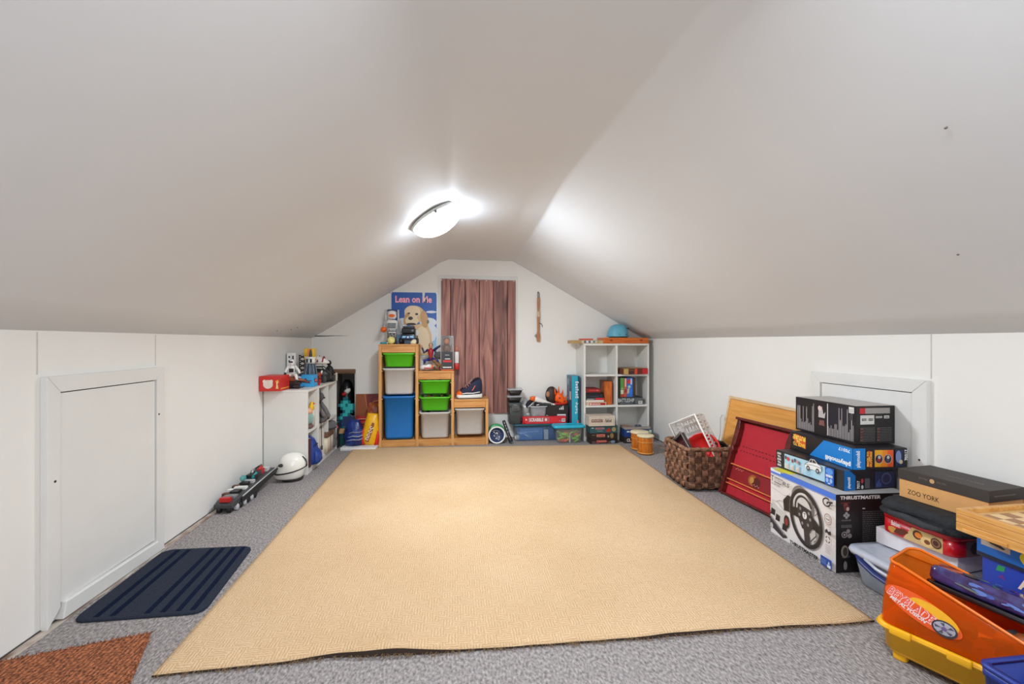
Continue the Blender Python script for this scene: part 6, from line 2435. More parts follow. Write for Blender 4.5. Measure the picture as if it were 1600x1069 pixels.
# scalloped side rails, proud of the felt
for x0, nm in ((.0, 1), (GL - .02, 1)):
    prof = [(0, 0), (.02, 0), (.02, .26), (.030, .275), (.020, .295), (.034, .31), (.034, GH - .05), (.028, GH - .02), (.02, GH), (0, GH)]
    b = B()
    if x0 == 0:
        b.prism([(x0 + p[0], p[1]) for p in prof], -.012, .030)
    else:
        b.prism([(x0 + .02 - p[0], p[1]) for p in prof], -.012, .030)
    b.build('side_rail', dw, r, .002)
B().box(-.012, GH - .004, -.02, GL + .01, GH + .012, .04).build('cornice', dw, r, .004)
B().box(.02, .0, -.012, GL - .02, .010, .030).build('bottom_rail', dw, r, .002)
goldw = mat('gold_strip', (226, 128, 74), .35)
for y, hh in ((GH * .40, .007), (GH * .20, .006), (GH * .145, .006)):
    B().box(.0205, y, -.004, GL - .0205, y + hh, .014).build('gold_strip', goldw, r, .001)
B().box(.021, GH * .215, -.0035, GL - .021, GH * .40, -.0022).build('dark_red_band', mat('band_red', (140, 22, 30), .5), r)
f = Face((0, 0, -.0039), (1, 0, 0), (0, 1, 0), GL, GH)
for row in (.60, .66):
    f.rects([(.05 + .026 * k + (.012 if row > .6 else 0), GH * row, .062 + .026 * k + (.012 if row > .6 else 0), GH * row + .006) for k in range(13)], (96, 16, 28))
f.k = .0022
f.ell(.205, GH * .30, .034, .030, (168, 96, 40))
f.ell(.235, GH * .285, .030, .030, (90, 30, 26))
f.ell(.20, GH * .30, .016, .018, (200, 140, 70))
for k in range(6):
    f.ell(.06 + .012 * k, GH * .36 + .006 * (k % 2), .004, .004, (206, 110, 104))
for k in range(5):
    f.ell(.215 + .012 * k, GH * .245 + .006 * (k % 2), .003, .003, (226, 150, 140))
f.build('printed_motif', r)
for x in (.004, GL - .016):
    B().box(x, -.0015, -.012, x + .012, .02, .038).build('foot', dw, r, .002)

# ---------------------------------------------------------------- box stack
def wheel_side(f):
    w, h = f.w, f.h
    dk, dk2, md_, lt = (44, 38, 38), (66, 58, 58), (128, 120, 118), (196, 190, 186)
    f.rect(0, 0, w, h, (232, 226, 224))
    f.rect(0, h * .925, w, h, (74, 122, 222))
    f.rect(0, h * .915, w * .98, h * .921, (90, 100, 150))
    f.rect(0, h * .955, w * .18, h, (222, 228, 246))
    f.poly([(.02, h), (.03, h * .985), (.085, h * .985), (.10, h)], (214, 206, 60))
    # grey swoosh lines
    f.line([(.0, h * .70), (.05, h * .69), (.10, h * .665), (.125, h * .69), (.135, h * .73)], .0016, (176, 170, 168))
    f.line([(.0, h * .42), (.03, h * .50), (.07, h * .56), (.10, h * .56)], .0022, (170, 164, 162))
    # pedals at the far end
    f.poly([(.0, h * .10), (.0, h * .26), (.045, h * .17), (.115, h * .085), (.12, h * .06), (.09, h * .02)], dk2)
    f.poly([(.012, h * .52), (.06, h * .52), (.11, h * .42), (.115, h * .20), (.085, h * .18), (.02, h * .30)], (206, 202, 198))
    f.poly([(.02, h * .50), (.056, h * .50), (.10, h * .42), (.06, h * .44)], (232, 230, 228))
    f.poly([(.0, h * .44), (.016, h * .42), (.016, h * .34), (.0, h * .34)], lt)
    for u, v in ((.038, .235), (.086, .15), (.004, .29)):
        f.poly([(u, h * v), (u + .03, h * v), (u + .034, h * (v + .09)), (u + .006, h * (v + .10))], dk)
    f.poly([(.0, h * .245), (.10, h * .075), (.108, h * .09), (.0, h * .275)], (150, 144, 142))
    f.ell(.012, h * .115, .011, .013, lt)
    # wheel base behind the rim
    f.poly([(.095, h * .60), (.125, h * .70), (.16, h * .70), (.17, h * .48), (.10, h * .45)], dk)
    f.ell(.118, h * .30, .018, .030, dk)
    f.ell(.118, h * .30, .010, .018, (150, 60, 50))
    cx, cy = .240, h * .50
    f.ell(cx - .022, cy + .055, .066, .080, md_, rot=.35)
    f.ell(cx - .022, cy + .050, .054, .066, (214, 210, 206), rot=.35)
    f.ring(cx, cy, .100, .128, .005, (150, 142, 138), rot=.25)
    f.ring(cx, cy, .098, .126, .018, dk, n=48, rot=.25)
    f.ring(cx - .004, cy + .004, .092, .118, .003, dk2, n=48, rot=.25)
    f.ring(cx - .01, cy + .03, .056, .066, .010, dk2, n=36, rot=.25, a0=.2, a1=3.0)
    # spokes and hub
    f.poly([(cx - .092, cy + .020), (cx - .03, cy + .035), (cx - .025, cy - .015), (cx - .088, cy - .01)], dk)
    f.poly([(cx + .092, cy - .010), (cx + .03, cy + .03), (cx + .028, cy - .025), (cx + .090, cy - .04)], dk)
    f.poly([(cx - .012, cy - .02), (cx + .024, cy - .03), (cx + .030, cy - .112), (cx - .002, cy - .108)], dk2)
    f.poly([(cx - .045, cy + .055), (cx + .035, cy + .045), (cx + .048, cy - .02), (cx + .022, cy - .055), (cx - .018, cy - .05), (cx - .048, cy + .0)], (58, 50, 52))
    f.ell(cx - .002, cy + .012, .013, .016, (236, 232, 230))
    f.text('T', cx - .008, cy + .003, cx + .004, cy + .022, dk, .03)
    for du, dv in ((-.028, .034), (.024, .03), (.032, .006), (-.032, .006), (.02, -.022), (-.014, -.026)):
        f.ell(cx + du, cy + dv, .006, .007, (150, 144, 146))
    f.ring(cx + .058, cy + .052, .016, .018, .004, md_)
    f.poly([(cx + .03, cy - .055), (cx + .065, cy - .03), (cx + .07, cy - .065), (cx + .04, cy - .09)], lt)
    f.line([(cx + .038, cy - .085), (cx + .068, cy - .05), (cx + .066, cy - .02)], .004, dk)
    f.ell(cx + .01, h * .075, .08, .008, (214, 208, 206))
    # lettering
    f.text('T', .012, h * .815, .038, h * .905, (40, 38, 38), .0)
    f.text('300', .044, h * .830, .098, h * .885, (170, 164, 160), -.01)
    f.line([(.046, h * .893), (.102, h * .893)], .0030, (40, 38, 38))
    f.line([(.042, h * .818), (.092, h * .818)], .0030, (40, 38, 38))
    f.text('RS', .100, h * .822, .148, h * .882, (40, 38, 38), .0, .15)
    f.text('GT EDITION', .022, h * .770, .082, h * .795, (50, 46, 46), .01)
    f.text('THRUSTMASTER', .150, h * .030, .322, h * .085, (36, 32, 32), .04, .1)
    # right hand column
    f.ring(.368, h * .868, .022, .019, .006, (40, 38, 38), rot=.2, a0=.6, a1=5.6)
    f.poly([(.366, h * .85), (.374, h * .85), (.380, h * .885), (.372, h * .885)], (40, 38, 38))
    f.poly([(.376, h * .885), (.400, h * .905), (.400, h * .88), (.392, h * .875), (.388, h * .845), (.381, h * .845), (.384, h * .872), (.376, h * .868)], (40, 38, 38))
    f.smalltext(.362, h * .812, .396, h * .822, 1, (110, 106, 106), .9, 2)
    f.ring(.376, h * .655, .020, .023, .003, (150, 110, 84))
    f.ring(.376, h * .655, .013, .015, .002, (150, 140, 134))
    f.line([(.368, h * .66), (.378, h * .65), (.384, h * .655)], .003, (80, 76, 76))
    f.smalltext(.366, h * .565, .39, h * .580, 1, (170, 164, 160), .7, 2)
    f.poly([(.362, h * .50), (.372, h * .53), (.380, h * .50), (.392, h * .52), (.394, h * .47), (.382, h * .46), (.372, h * .48), (.364, h * .465)], (48, 44, 44))
    f.ring(.378, h * .395, .013, .015, .005, (90, 84, 84), a0=.3, a1=1.4)
    f.ring(.378, h * .395, .013, .015, .005, (90, 84, 84), a0=1.9, a1=2.9)
    f.ring(.378, h * .395, .013, .015, .005, (90, 84, 84), a0=3.4, a1=4.5)
    f.ring(.378, h * .395, .013, .015, .005, (90, 84, 84), a0=5.0, a1=6.0)
    f.smalltext(.366, h * .22, .392, h * .34, 6, (176, 150, 140), .4, 7)
    f.rect(.340, h * .03, .398, h * .15, (42, 78, 160))
    f.rect(.341, h * .055, .397, h * .058, (150, 170, 214))
    f.rect(.376, h * .036, .394, h * .075, (222, 226, 236))
    f.poly([(.380, h * .085), (.390, h * .085), (.385, h * .125)], (222, 226, 236))
    f.smalltext(.344, h * .07, .370, h * .13, 3, (150, 176, 222), .3, 3)


def wheel_end(f):
    w, h = f.w, f.h
    f.rect(.0005, .0005, w - .0005, h - .0005, (28, 24, 25))
    f.text('THRUSTMASTER', .018, h * .935, .195, h * .982, (222, 214, 212), .04, .1)
    f.smalltext(.02, h * .885, .06, h * .905, 1, (110, 50, 44), .8, 3)
    f.ell(.042, h * .855, .010, .012, (120, 66, 58))
    f.ell(.046, h * .825, .014, .012, (92, 44, 40))
    f.ell(.050, h * .815, .006, .008, (190, 170, 160))
    for k in range(4):
        a = pi / 2 * k
        f.ell(.044 + .008 * cos(a), h * .735 + .008 * sin(a), .006, .006, (150, 146, 146))
    f.smalltext(.022, h * .665, .064, h * .685, 2, (130, 126, 126), .5, 3)
    f.smalltext(.020, h * .58, .066, h * .62, 3, (120, 116, 116), .5, 5)
    for u, v, q in ((.034, .49, .013), (.050, .535, .008), (.056, .475, .009)):
        f.ring(u, h * v, q, q, .004, (150, 146, 146))
        f.ell(u, h * v, q * .4, q * .4, (150, 146, 146))
    f.ell(.034, h * .275, .016, .026, (150, 140, 130))
    f.ell(.036, h * .275, .010, .018, (70, 60, 50))
    f.smalltext(.022, h * .20, .056, h * .23, 2, (110, 106, 106), .5, 6)
    f.ell(.036, h * .10, .008, .018, (140, 136, 136))
    f.smalltext(.11, h * .815, .122, h * .83, 1, (206, 202, 200), .9, 3)
    f.smalltext(.11, h * .28, .235, h * .80, 20, (96, 92, 94), .42, 12)
    f.line([(.245, h * .985), (.28, h * .985)], .003, (150, 146, 146))
    f.line([(.262, h * .985), (.262, h * .93)], .003, (110, 106, 106))


carton('racing_wheel_box', 'big white carton showing a black racing wheel at the bottom of the stack', 'box', (1.7005, 1.834, .0006), (.312, .402, .318), mat('black_glossy_card', (34, 30, 31), .35), rz=-.045,
       prints={'left': wheel_side, 'front': wheel_end, 'top': lambda f: (f.rect(.001, .001, f.w - .001, f.h - .001, (196, 196, 196)), f.rect(.001, f.h - .12, .09, f.h - .02, (226, 214, 60)))})

dkb = (34, 30, 34)


def btf_logo(f, u0, v0, u1, v1, flip=0):
    """Slanted film title lettering in hot colours; flip turns it upside down."""
    t_ = lambda s, a, b_, c, d, col: f.text(s, u0 + (u1 - u0) * a, v0 + (v1 - v0) * b_, u0 + (u1 - u0) * c, v0 + (v1 - v0) * d, col, .05, 0, flip)
    if flip % 2 == 0:
        f.poly([(u0, v0 + (v1 - v0) * .62), (u0 + (u1 - u0) * .2, v1), (u1, v1 - (v1 - v0) * .1), (u1, v0), (u0 + (u1 - u0) * .5, v0 + (v1 - v0) * .1), (u0 + (u1 - u0) * .2, v0 + (v1 - v0) * .4)], (226, 96, 50))
        t_('BACK TO', .08, .04, .94, .36, (250, 200, 70))
        t_('THE', .34, .38, .6, .54, (250, 226, 120))
        t_('FUTURE', .1, .56, .98, .94, (246, 220, 90))
    else:
        f.poly([(u0, v0 + (v1 - v0) * .05), (u1, v0), (u1 - (u1 - u0) * .05, v1 * .94), (u0 + (u1 - u0) * .3, v1)], (200, 84, 40))
        t_('BACK TO', .02, .06, .36, .94, (246, 200, 80))
        t_('THE', .40, .36, .56, .62, (250, 226, 120))
        t_('FUTURE', .60, .06, .98, .94, (240, 180, 70))


blu, blu2 = (22, 130, 214), (14, 104, 178)


def up_left(f):
    w, h = f.w, f.h
    f.rect(.0005, .0005, w - .0005, h - .0005, dkb)
    btf_logo(f, .012, h * .22, .108, h * .90, 2)
    f.poly([(.135, 0), (.225, h), (w, h), (w, 0)], blu)
    f.text('70317', w - .075, h * .74, w - .012, h * .90, (236, 240, 246), .03, 0, 2)
    f.text('playmobil', w - .150, h * .06, w - .008, h * .36, (244, 246, 250), .05, 0, 2)


def up_front(f):
    w, h = f.w, f.h
    f.rect(.0005, .0005, w - .0005, h - .0005, (36, 34, 38))
    f.rect(0, 0, .054, h, blu)
    f.text('playmobil', .014, h * .10, .036, h * .88, (240, 244, 248), .03, 0, 1)
    btf_logo(f, .060, h * .10, .084, h * .90, 1)
    f.rect(.094, h * .12, .176, h * .92, (236, 170, 40))
    f.rect(.130, h * .12, .176, h * .92, (230, 90, 40))
    f.poly([(.120, h * .12), (.150, h * .12), (.150, h * .92), (.130, h * .92)], (238, 140, 40))
    for u, c1, c2 in ((.112, (150, 40, 50), (190, 190, 196)), (.150, (70, 70, 90), (200, 196, 190))):
        f.ell(u, h * .5, .0165, .0185, (34, 32, 44))
        f.ring(u, h * .5, .017, .019, .0018, (190, 186, 190))
        f.poly([(u - .010, h * .40), (u + .004, h * .34), (u + .011, h * .56), (u - .002, h * .66)], c1)
        f.ell(u + .001, h * .58, .006, .007, c2)
    f.poly([(.182, h * .14), (.216, h * .14), (.216, h * .92), (.182, h * .92)], (30, 44, 84))
    f.ell(.196, h * .60, .012, .026, (120, 140, 186))
    f.ell(.206, h * .36, .008, .009, (206, 190, 160))
    f.text('70317', .222, h * .42, .236, h * .94, (240, 240, 244), .03, 0, 1)


def car_drawing(f, u, v, s):
    L_ = lambda pts: [(u + p[0] * s, v + p[1] * s) for p in pts]
    f.poly(L_([(0, .30), (.08, .42), (.24, .52), (.36, .72), (.62, .74), (.82, .56), (1.0, .50), (1.02, .30), (.96, .20), (.06, .18)]), (236, 236, 234))
    f.poly(L_([(.28, .52), (.38, .68), (.46, .69), (.46, .54)]), (60, 60, 66))
    f.poly(L_([(.49, .54), (.49, .69), (.60, .69), (.74, .56)]), (60, 60, 66))
    f.line(L_([(.02, .36), (.5, .42), (1.0, .40)]), .0016, (60, 60, 66))
    f.line(L_([(0, .30), (.08, .42), (.24, .52), (.36, .72), (.62, .74), (.82, .56), (1.0, .50), (1.02, .30)]), .0018, (70, 70, 76))
    for q in (.22, .80):
        f.ell(u + q * s, v + .20 * s, .105 * s, .13 * s, (50, 50, 54))
        f.ell(u + q * s, v + .20 * s, .055 * s, .07 * s, (180, 180, 184))


def low_left(f):
    w, h = f.w, f.h
    f.rect(.0005, .0005, w - .0005, h - .0005, (36, 36, 40))
    for k in range(5):
        f.poly([(.008 + .006 * (k % 2), h * (.1 + .17 * k)), (.034, h * (.1 + .17 * k)), (.034 - .008 * (k % 2), h * (.22 + .17 * k)), (.010, h * (.22 + .17 * k))], (190, 188, 186))
    f.rect(.056, h * .10, .290, h * .93, (176, 212, 230))
    f.rect(.056, h * .10, .165, h * .40, (206, 216, 222))
    for k in range(10):
        f.rect(.060 + .011 * k, h * .14, .068 + .011 * k, h * (.22 + .12 * (k % 3)), ((190, 206, 196), (226, 190, 170), (150, 180, 206))[k % 3])
    for k, (a, c_) in enumerate(((.066, (80, 80, 90)), (.082, (206, 70, 60)), (.108, (150, 60, 60)), (.124, (80, 90, 110)), (.136, (206, 150, 140)), (.150, (110, 120, 140)))):
        f.ell(a, h * (.74 - .04 * (k % 3)), .008 if k == 1 else .005, .009, c_)
    f.ring(.20, h * .3, .012, .010, .002, (150, 180, 196))
    car_drawing(f, .182, h * .36, .088)
    f.rect(.205, h * .04, .219, h * .13, (20, 20, 24))
    f.rect(.292, h * .06, .336, h * .95, (30, 92, 186))
    f.ell(.314, h * .76, .017, .014, (90, 150, 226))
    f.smalltext(.297, h * .46, .331, h * .60, 1, (230, 236, 246), .9, 21)
    f.ell(.304, h * .30, .007, .010, (150, 190, 236))
    f.ell(.323, h * .30, .007, .010, (150, 190, 236))
    f.rect(.308, h * .12, .320, h * .18, (206, 220, 240))


def low_front(f):
    w, h = f.w, f.h
    f.rect(.0005, .0005, w - .0005, h - .0005, (30, 28, 36))
    f.poly([(0, 0), (.055, 0), (.055, h * .72), (.026, h), (0, h)], blu2)
    f.text('playmobil', .016, h * .10, .034, h * .66, (236, 242, 248), .03, 0, 1)
    f.text('70317', .062, h * .06, .076, h * .46, (230, 230, 234), .03, 0, 1)
    f.ell(.088, h * .44, .006, .010, (190, 60, 70))
    f.ell(.088, h * .14, .006, .008, (190, 190, 196))
    f.rect(.100, h * .06, .124, h * .56, (84, 84, 92))
    f.rect(.150, h * .05, .245, h * .88, (40, 48, 84))
    f.ell(.206, h * .5, .030, .030, (70, 80, 126))
    f.ring(.206, h * .5, .031, .030, .004, (34, 36, 60))
    f.ell(.206, h * .5, .018, .018, (46, 48, 80))
    f.rects([(.155 + .007 * k, h * .1, .159 + .007 * k, h * (.3 + .1 * (k % 3))) for k in range(4)], (80, 100, 170))


carton('film_toy_box', 'dark toy car carton with pale blue picture strip, lower of two blue-ended boxes', 'box', (1.7265, 1.867, .3205), (.262, .375, .0835), mat('night_card', (34, 34, 40), .4), rz=.045, prints={'left': low_left, 'front': low_front})
carton('film_toy_box', 'dark toy carton with bright blue corner and upside-down lettering', 'box', (1.7830, 1.862, .4055), (.238, .385, .0885), mat('night_card_two', (36, 32, 36), .4), rz=-.075, prints={'left': up_left, 'front': up_front})


def sky_left(f):
    w, h = f.w, f.h
    f.rect(.0005, .0005, w - .0005, h - .0005, (28, 24, 27))
    f.poly([(.20, h * .1), (w - .004, h * .1), (w - .004, h * .92), (.20, h * .92)], (26, 28, 40))
    R_ = random.Random(11)
    bars = []
    for a, c_ in ((.012, .115), (.200, .335)):
        x = a
        while x < c_:
            hh = R_.choice((.22, .30, .26, .36, .42, .5, .74, .82)) * h
            bars.append((x, h * .06, x + .0042, h * .06 + hh * (.85 if x < .1 else 1)))
            x += .0072
    f.rects(bars, (150, 144, 146))
    f.rects([(b_[0] + .0012, b_[1], b_[0] + .003, b_[1] + (b_[3] - b_[1]) * .92) for b_ in bars[::2]], (196, 190, 190))
    f.rect(.195, h * .06, .200, h * .95, (206, 200, 200))
    f.poly([(.145, h * .52), (.182, h * .52), (.186, h * .70), (.174, h * .62), (.166, h * .84), (.146, h * .80)], (190, 184, 184))
    f.ell(.152, h * .78, .010, .012, (226, 200, 196))
    f.poly([(.148, h * .30), (.182, h * .30), (.178, h * .46), (.152, h * .44)], (130, 84, 80))
    f.rect(.312, h * .80, .338, h * .96, (222, 220, 218))
    f.smalltext(.315, h * .83, .335, h * .92, 3, (150, 150, 150), .4, 4)
    f.rect(.316, h * .62, .334, h * .78, (60, 58, 60))


def sky_front(f):
    w, h = f.w, f.h
    f.rect(.0005, .0005, w - .0005, h - .0005, (30, 27, 28))
    f.rect(.018, h * .80, .044, h * .945, (206, 36, 44))
    f.rect(.044, h * .80, .165, h * .945, (160, 154, 152))
    f.rect(.020, h * .52, .088, h * .76, (216, 212, 208))
    f.barcode(.024, h * .58, .052, h * .70, 6)
    f.barcode(.058, h * .58, .084, h * .70, 7)
    f.smalltext(.094, h * .68, .126, h * .74, 1, (190, 186, 184), .9, 3)
    f.rect(.134, h * .67, .160, h * .745, (206, 202, 200))
    f.smalltext(.138, h * .69, .156, h * .72, 1, (90, 88, 88), .9, 4)
    for x in (.018, .098):
        f.smalltext(x, h * .08, x + .072, h * .46, 9, (104, 100, 100), .4, int(x * 1000))
        for k in range(5):
            f.rect(x, h * (.10 + .075 * k), x + .012, h * (.115 + .075 * k), (170, 70, 56))


carton('black_city_box', 'black carton with grey skyline bars on top of the box stack', 'box', (1.8170, 1.909, .4955), (.190, .345, .166), mat('black_matte_card', (34, 30, 32), .4), rz=0, prints={'left': sky_left, 'front': sky_front, 'top': lambda f: f.rect(.001, .001, f.w - .001, f.h - .001, (178, 172, 168))})

# ---------------------------------------------------------------- second stack: clear bin, white box, tin, jacket, shoe box
r = top('clear_latch_bin', 'low clear plastic bin with navy handle under the white box', 'bin', (1.722, 1.41, .0006), .02)
cp = clear('frosted_clear_plastic', (196, 204, 218), .45, .18)
B().tub(.352, .345, .118, .03, .003, .90).build('bin_body', cp, r)
b = B()
b.loft([rr(.352, .345, .03, .1185), rr(.380, .372, .04, .119), rr(.388, .380, .042, .130), rr(.380, .372, .04, .140), rr(.33, .322, .03, .1425), rr(.31, .30, .03, .138)])
b.build('bin_lid', clear('frosted_lid_plastic', (206, 212, 226), .78, .2), r)
b = B()
b.tube([(-.180, .135, .122), (-.194, .11, .108), (-.200, .05, .090), (-.202, .0, .085), (-.200, -.05, .090), (-.194, -.11, .108), (-.180, -.135, .122)], .013, 10, r2=.008)
b.build('navy_handle', mat('navy_handle_plastic', (30, 44, 104), .35), r)
B().tube([(-.189, .10, .122), (-.194, .05, .108), (-.194, 0, .104), (-.194, -.05, .108), (-.189, -.10, .122)], .006, 8).build('lid_lip', clear('frosted_lid_plastic', (0, 0, 0), 1), r)
B().rbox(.24, .22, .05, .02, .005, e=.01).build('folded_papers', mat('cream_papers', (206, 190, 164), .7, var=.12, vs=14), r)
carton('flat_white_box', 'plain white flat box on the clear bin under the biscuit tin', 'box', (1.7765, 1.470, .1436 + .0006), (.19, .265, .0625), mat('plain_white_card', (224, 220, 224), .55), rz=.15)

r = top('biscuit_tin', 'red biscuit tin with cookie pictures on the plain white box', 'tin', (1.763, 1.441, .2075), .056)
tw, td, thh = .206, .25, .074
tm_ = mat('red_tin_metal', (200, 20, 30), .3, coat=.3)
b = B()
b.loft([rr(tw - .004, td - .004, .03, 0), rr(tw, td, .032, .003), rr(tw, td, .032, thh - .018)])
b.build('tin_body', tm_, r)
b = B()
b.loft([rr(tw + .003, td + .003, .033, thh - .0175), rr(tw + .003, td + .003, .033, thh - .004), rr(tw - .006, td - .006, .03, thh)])
b.build('tin_lid', tm_, r)
f = Face((-tw / 2 - .0002, td / 2 - .032, 0), (0, -1, 0), (0, 0, 1), td - .064, thh - .018)
fw, fh = td - .064, thh - .018
f.poly([(.055, .002), (.085, .054), (fw, .054), (fw, .002)], (206, 176, 120))
f.poly([(.0, .012), (.012, .004), (.03, .010), (.03, .026), (.016, .03), (.0, .024)], (196, 140, 70))
f.poly([(.020, .010), (.050, .008), (.075, .028), (.06, .036), (.03, .028)], (96, 44, 30))
f.text('Bahlsen', .012, .034, .045, .052, (246, 240, 236), .015, .1)
f.ell(.105, .034, .016, .016, (74, 40, 28))
f.ell(.108, .034, .012, .010, (230, 130, 50))
f.ell(.138, .022, .022, .018, (226, 190, 130))
f.ell(.138, .022, .010, .008, (120, 70, 40))
f.ell(.166, .030, .017, .018, (70, 40, 30))
f.ring(.166, .030, .014, .014, .005, (140, 100, 70))
f.build('printed_biscuits', r)
f = Face((-tw / 2, -td / 2, thh), (1, 0, 0), (0, 1, 0), tw, td)
f.k = .0008
f.rect(.03, .02, tw - .03, td - .10, (206, 170, 120))
f.ell(.07, .17, .035, .02, (190, 130, 80))
f.ell(.12, .09, .04, .03, (150, 96, 60))
f.ell(.10, .05, .03, .02, (90, 56, 40))
f.build('printed_lid', r)
f = Face((-tw / 2 + .032, -td / 2 - .0002, 0), (1, 0, 0), (0, 0, 1), tw - .064, thh - .018)
f.rect(.02, .002, .14, .054, (120, 96, 90))
f.ell(.06, .028, .02, .02, (60, 46, 44))
f.ell(.10, .028, .018, .02, (190, 170, 160))
f.build('printed_biscuits', r)

r = top('folded_jacket', 'folded black jacket squeezed between the biscuit tin and shoe box', 'jacket', (1.755, 1.425, .2825), .09)
jm = mat('black_jacket_cloth', (36, 38, 42), .85, var=.25, vs=40, bump=.5, bs=60)
b = B()
n = 40
rings = []
for z, k, q in ((0, .94, 0), (.006, 1.03, .3), (.016, 1.05, .6), (.028, .98, 1), (.036, 1.02, .8), (.048, .98, .6), (.0565, .93, .15), (.0575, .6, .0)):
    rr0 = rr(.235 * k, .275 * k, .05, z, 9)
    rings.append([(p[0] + q * .012 * noise.noise(Vector((p[1] * 18, z * 60, 1))), p[1] + q * .012 * noise.noise(Vector((p[0] * 18, z * 60, 4))), p[2] + q * .004 * noise.noise(Vector((p[0] * 20, p[1] * 20, z * 9)))) for p in rr0])
b.loft(rings)
b.build('jacket_body', jm, r)
b = B()
b.tube([(-.128, .08, .018), (-.135, .02, .022), (-.13, -.04, .014), (-.132, -.10, .020)], [.008, .013, .012, .007], 10)
b.build('sleeve_fold', mat('jacket_fold_cloth', (52, 54, 58), .85, bump=.4, bs=60), r)


r = top('shoe_box', 'tan shoe box with dark grey lid on the folded black jacket', 'shoe box', (1.8105, 1.412, .3415), .104)
sw, sd, shh = .160, .276, .108
B().box(-sw / 2, -sd / 2, 0, sw / 2, sd / 2, shh - .004).build('box_base', mat('tan_card', (222, 166, 104), .6, var=.03), r, .0015)
B().box(-sw / 2 - .003, -sd / 2 - .003, shh - .040, sw / 2 + .003, sd / 2 + .003, shh).build('box_lid', mat('charcoal_card', (58, 52, 49), .6, var=.04), r, .0015)
f = Face((-sw / 2, sd / 2, 0), (0, -1, 0), (0, 0, 1), sd, shh)
f.text('ZOO YORK', .030, .018, .135, .036, (58, 44, 34), .005)
f.build('printed_side', r)
f = Face((-sw / 2 - .003, sd / 2, shh - .040), (0, -1, 0), (0, 0, 1), sd, .04)
f.text('ZOO YORK', .070, .020, .100, .026, (120, 112, 104), .01)
f.text('ZOO YORK', .128, .020, .158, .026, (120, 112, 104), .01)
f.ell(.114, .022, .008, .008, (206, 160, 110))
f.build('printed_lid_side', r)
f = Face((-sw / 2 - .003, sd / 2, shh), (0, -1, 0), (1, 0, 0), sd, sw)
f.text('ZOO YORK', .12, .058, .23, .075, (104, 98, 92), .01)
f.build('printed_lid_top', r)
f = Face((-sw / 2 - .003, -sd / 2 - .003, shh - .04), (1, 0, 0), (0, 0, 1), sw, .04)
f.rect(.02, .018, .12, .022, (96, 88, 82))
f.build('printed_lid_end', r)

# ---------------------------------------------------------------- third stack: board games and the chess board
carton('dark_red_carton', 'dark red carton at the bottom beneath the deep blue games', 'box', (1.785, 1.01, .0006), (.27, .34, .209), mat('maroon_carton', (120, 30, 40), .5), prints={'left': lambda f: f.rect(.01, .06, f.w - .01, .16, (150, 40, 50))})


def an_print(f):
    f.rect(.0005, .0005, f.w - .0005, f.h - .0005, (30, 66, 176))
    f.poly([(.035, .046), (.055, .05), (.058, .066), (.040, .064)], (40, 150, 90))
    f.poly([(.04, .030), (.06, .026), (.052, .040)], (110, 50, 140))
    f.text('AN', .088, .020, .165, .056, (238, 214, 190), .02)
    f.ell(.105, .018, .006, .006, (90, 70, 90))
    f.rect(.150, .010, .3, .014, (200, 200, 220))


def di_print(f):
    f.rect(.0005, .0005, f.w - .0005, f.h - .0005, (16, 112, 208))
    f.rect(0, 0, f.w, .012, (24, 40, 70))
    f.rect(.012, .036, .085, f.h, (196, 190, 180))
    f.poly([(.024, f.h), (.028, .056), (.036, .048), (.068, .042), (.074, .046), (.062, .052), (.056, .060), (.054, f.h)], (44, 40, 44))
    f.ell(.165, .040, .058, .030, (240, 222, 50))
    f.ell(.172, .038, .042, .021, (20, 96, 170))
    f.poly([(.15, .046), (.20, .036), (.22, .05)], (240, 222, 50))
    f.text('DI', .135, .014, .172, .032, (20, 26, 30), .03, .2)


carton('blue_board_game', 'deep blue board game box with cream letters beneath the lighter blue game', 'game', (1.7515, 1.007, .2102), (.285, .355, .0735), mat('deep_blue_card', (30, 66, 176), .35), prints={'left': an_print})
carton('blue_board_game', 'bright blue game box with yellow swirl right under the chess board', 'game', (1.7505, 1.012, .2842), (.295, .366, .0755), mat('bright_blue_card', (16, 112, 208), .35), prints={'left': di_print})
r = top('chess_box', 'light wooden chess box with inlaid board on top of the blue games', 'chess board', (1.722, 1.022, .3602), .03)
cw = wood('honey_wood', (196, 136, 66), (216, 158, 84), (230, 178, 106), 'Y', 1.5, False, .4, .03)
cs_ = .366
B().box(-cs_ / 2, -cs_ / 2, 0, cs_ / 2, cs_ / 2, .026).build('lower_half', cw, r, .002)
B().box(-cs_ / 2, -cs_ / 2, .0265, cs_ / 2, cs_ / 2, .052).build('upper_half', cw, r, .002)
for bb in ((-cs_ / 2, -cs_ / 2, .0522, -cs_ / 2 + .016, cs_ / 2, .068), (cs_ / 2 - .016, -cs_ / 2, .0522, cs_ / 2, cs_ / 2, .068), (-cs_ / 2 + .0163, -cs_ / 2, .0522, cs_ / 2 - .0163, -cs_ / 2 + .016, .068), (-cs_ / 2 + .0163, cs_ / 2 - .016, .0522, cs_ / 2 - .0163, cs_ / 2, .068)):
    B().box(*bb).build('rim_rail', cw, r, .002)
B().box(-cs_ / 2 + .017, -cs_ / 2 + .017, .0522, cs_ / 2 - .017, cs_ / 2 - .017, .0545).build('board_border', mat('pale_maple', (226, 186, 128), .4), r)
sq = (cs_ - .07) / 8
lt_, dk_ = mat('maple_square', (232, 196, 140), .4), mat('walnut_square', (164, 112, 66), .4)
for i in range(8):
    for j in range(8):
        x, y = -cs_ / 2 + .035 + i * sq, -cs_ / 2 + .035 + j * sq
        B().box(x + .0004, y + .0004, .0548, x + sq - .0004, y + sq - .0004, .0562).build('square', dk_ if (i + j) % 2 else lt_, r)
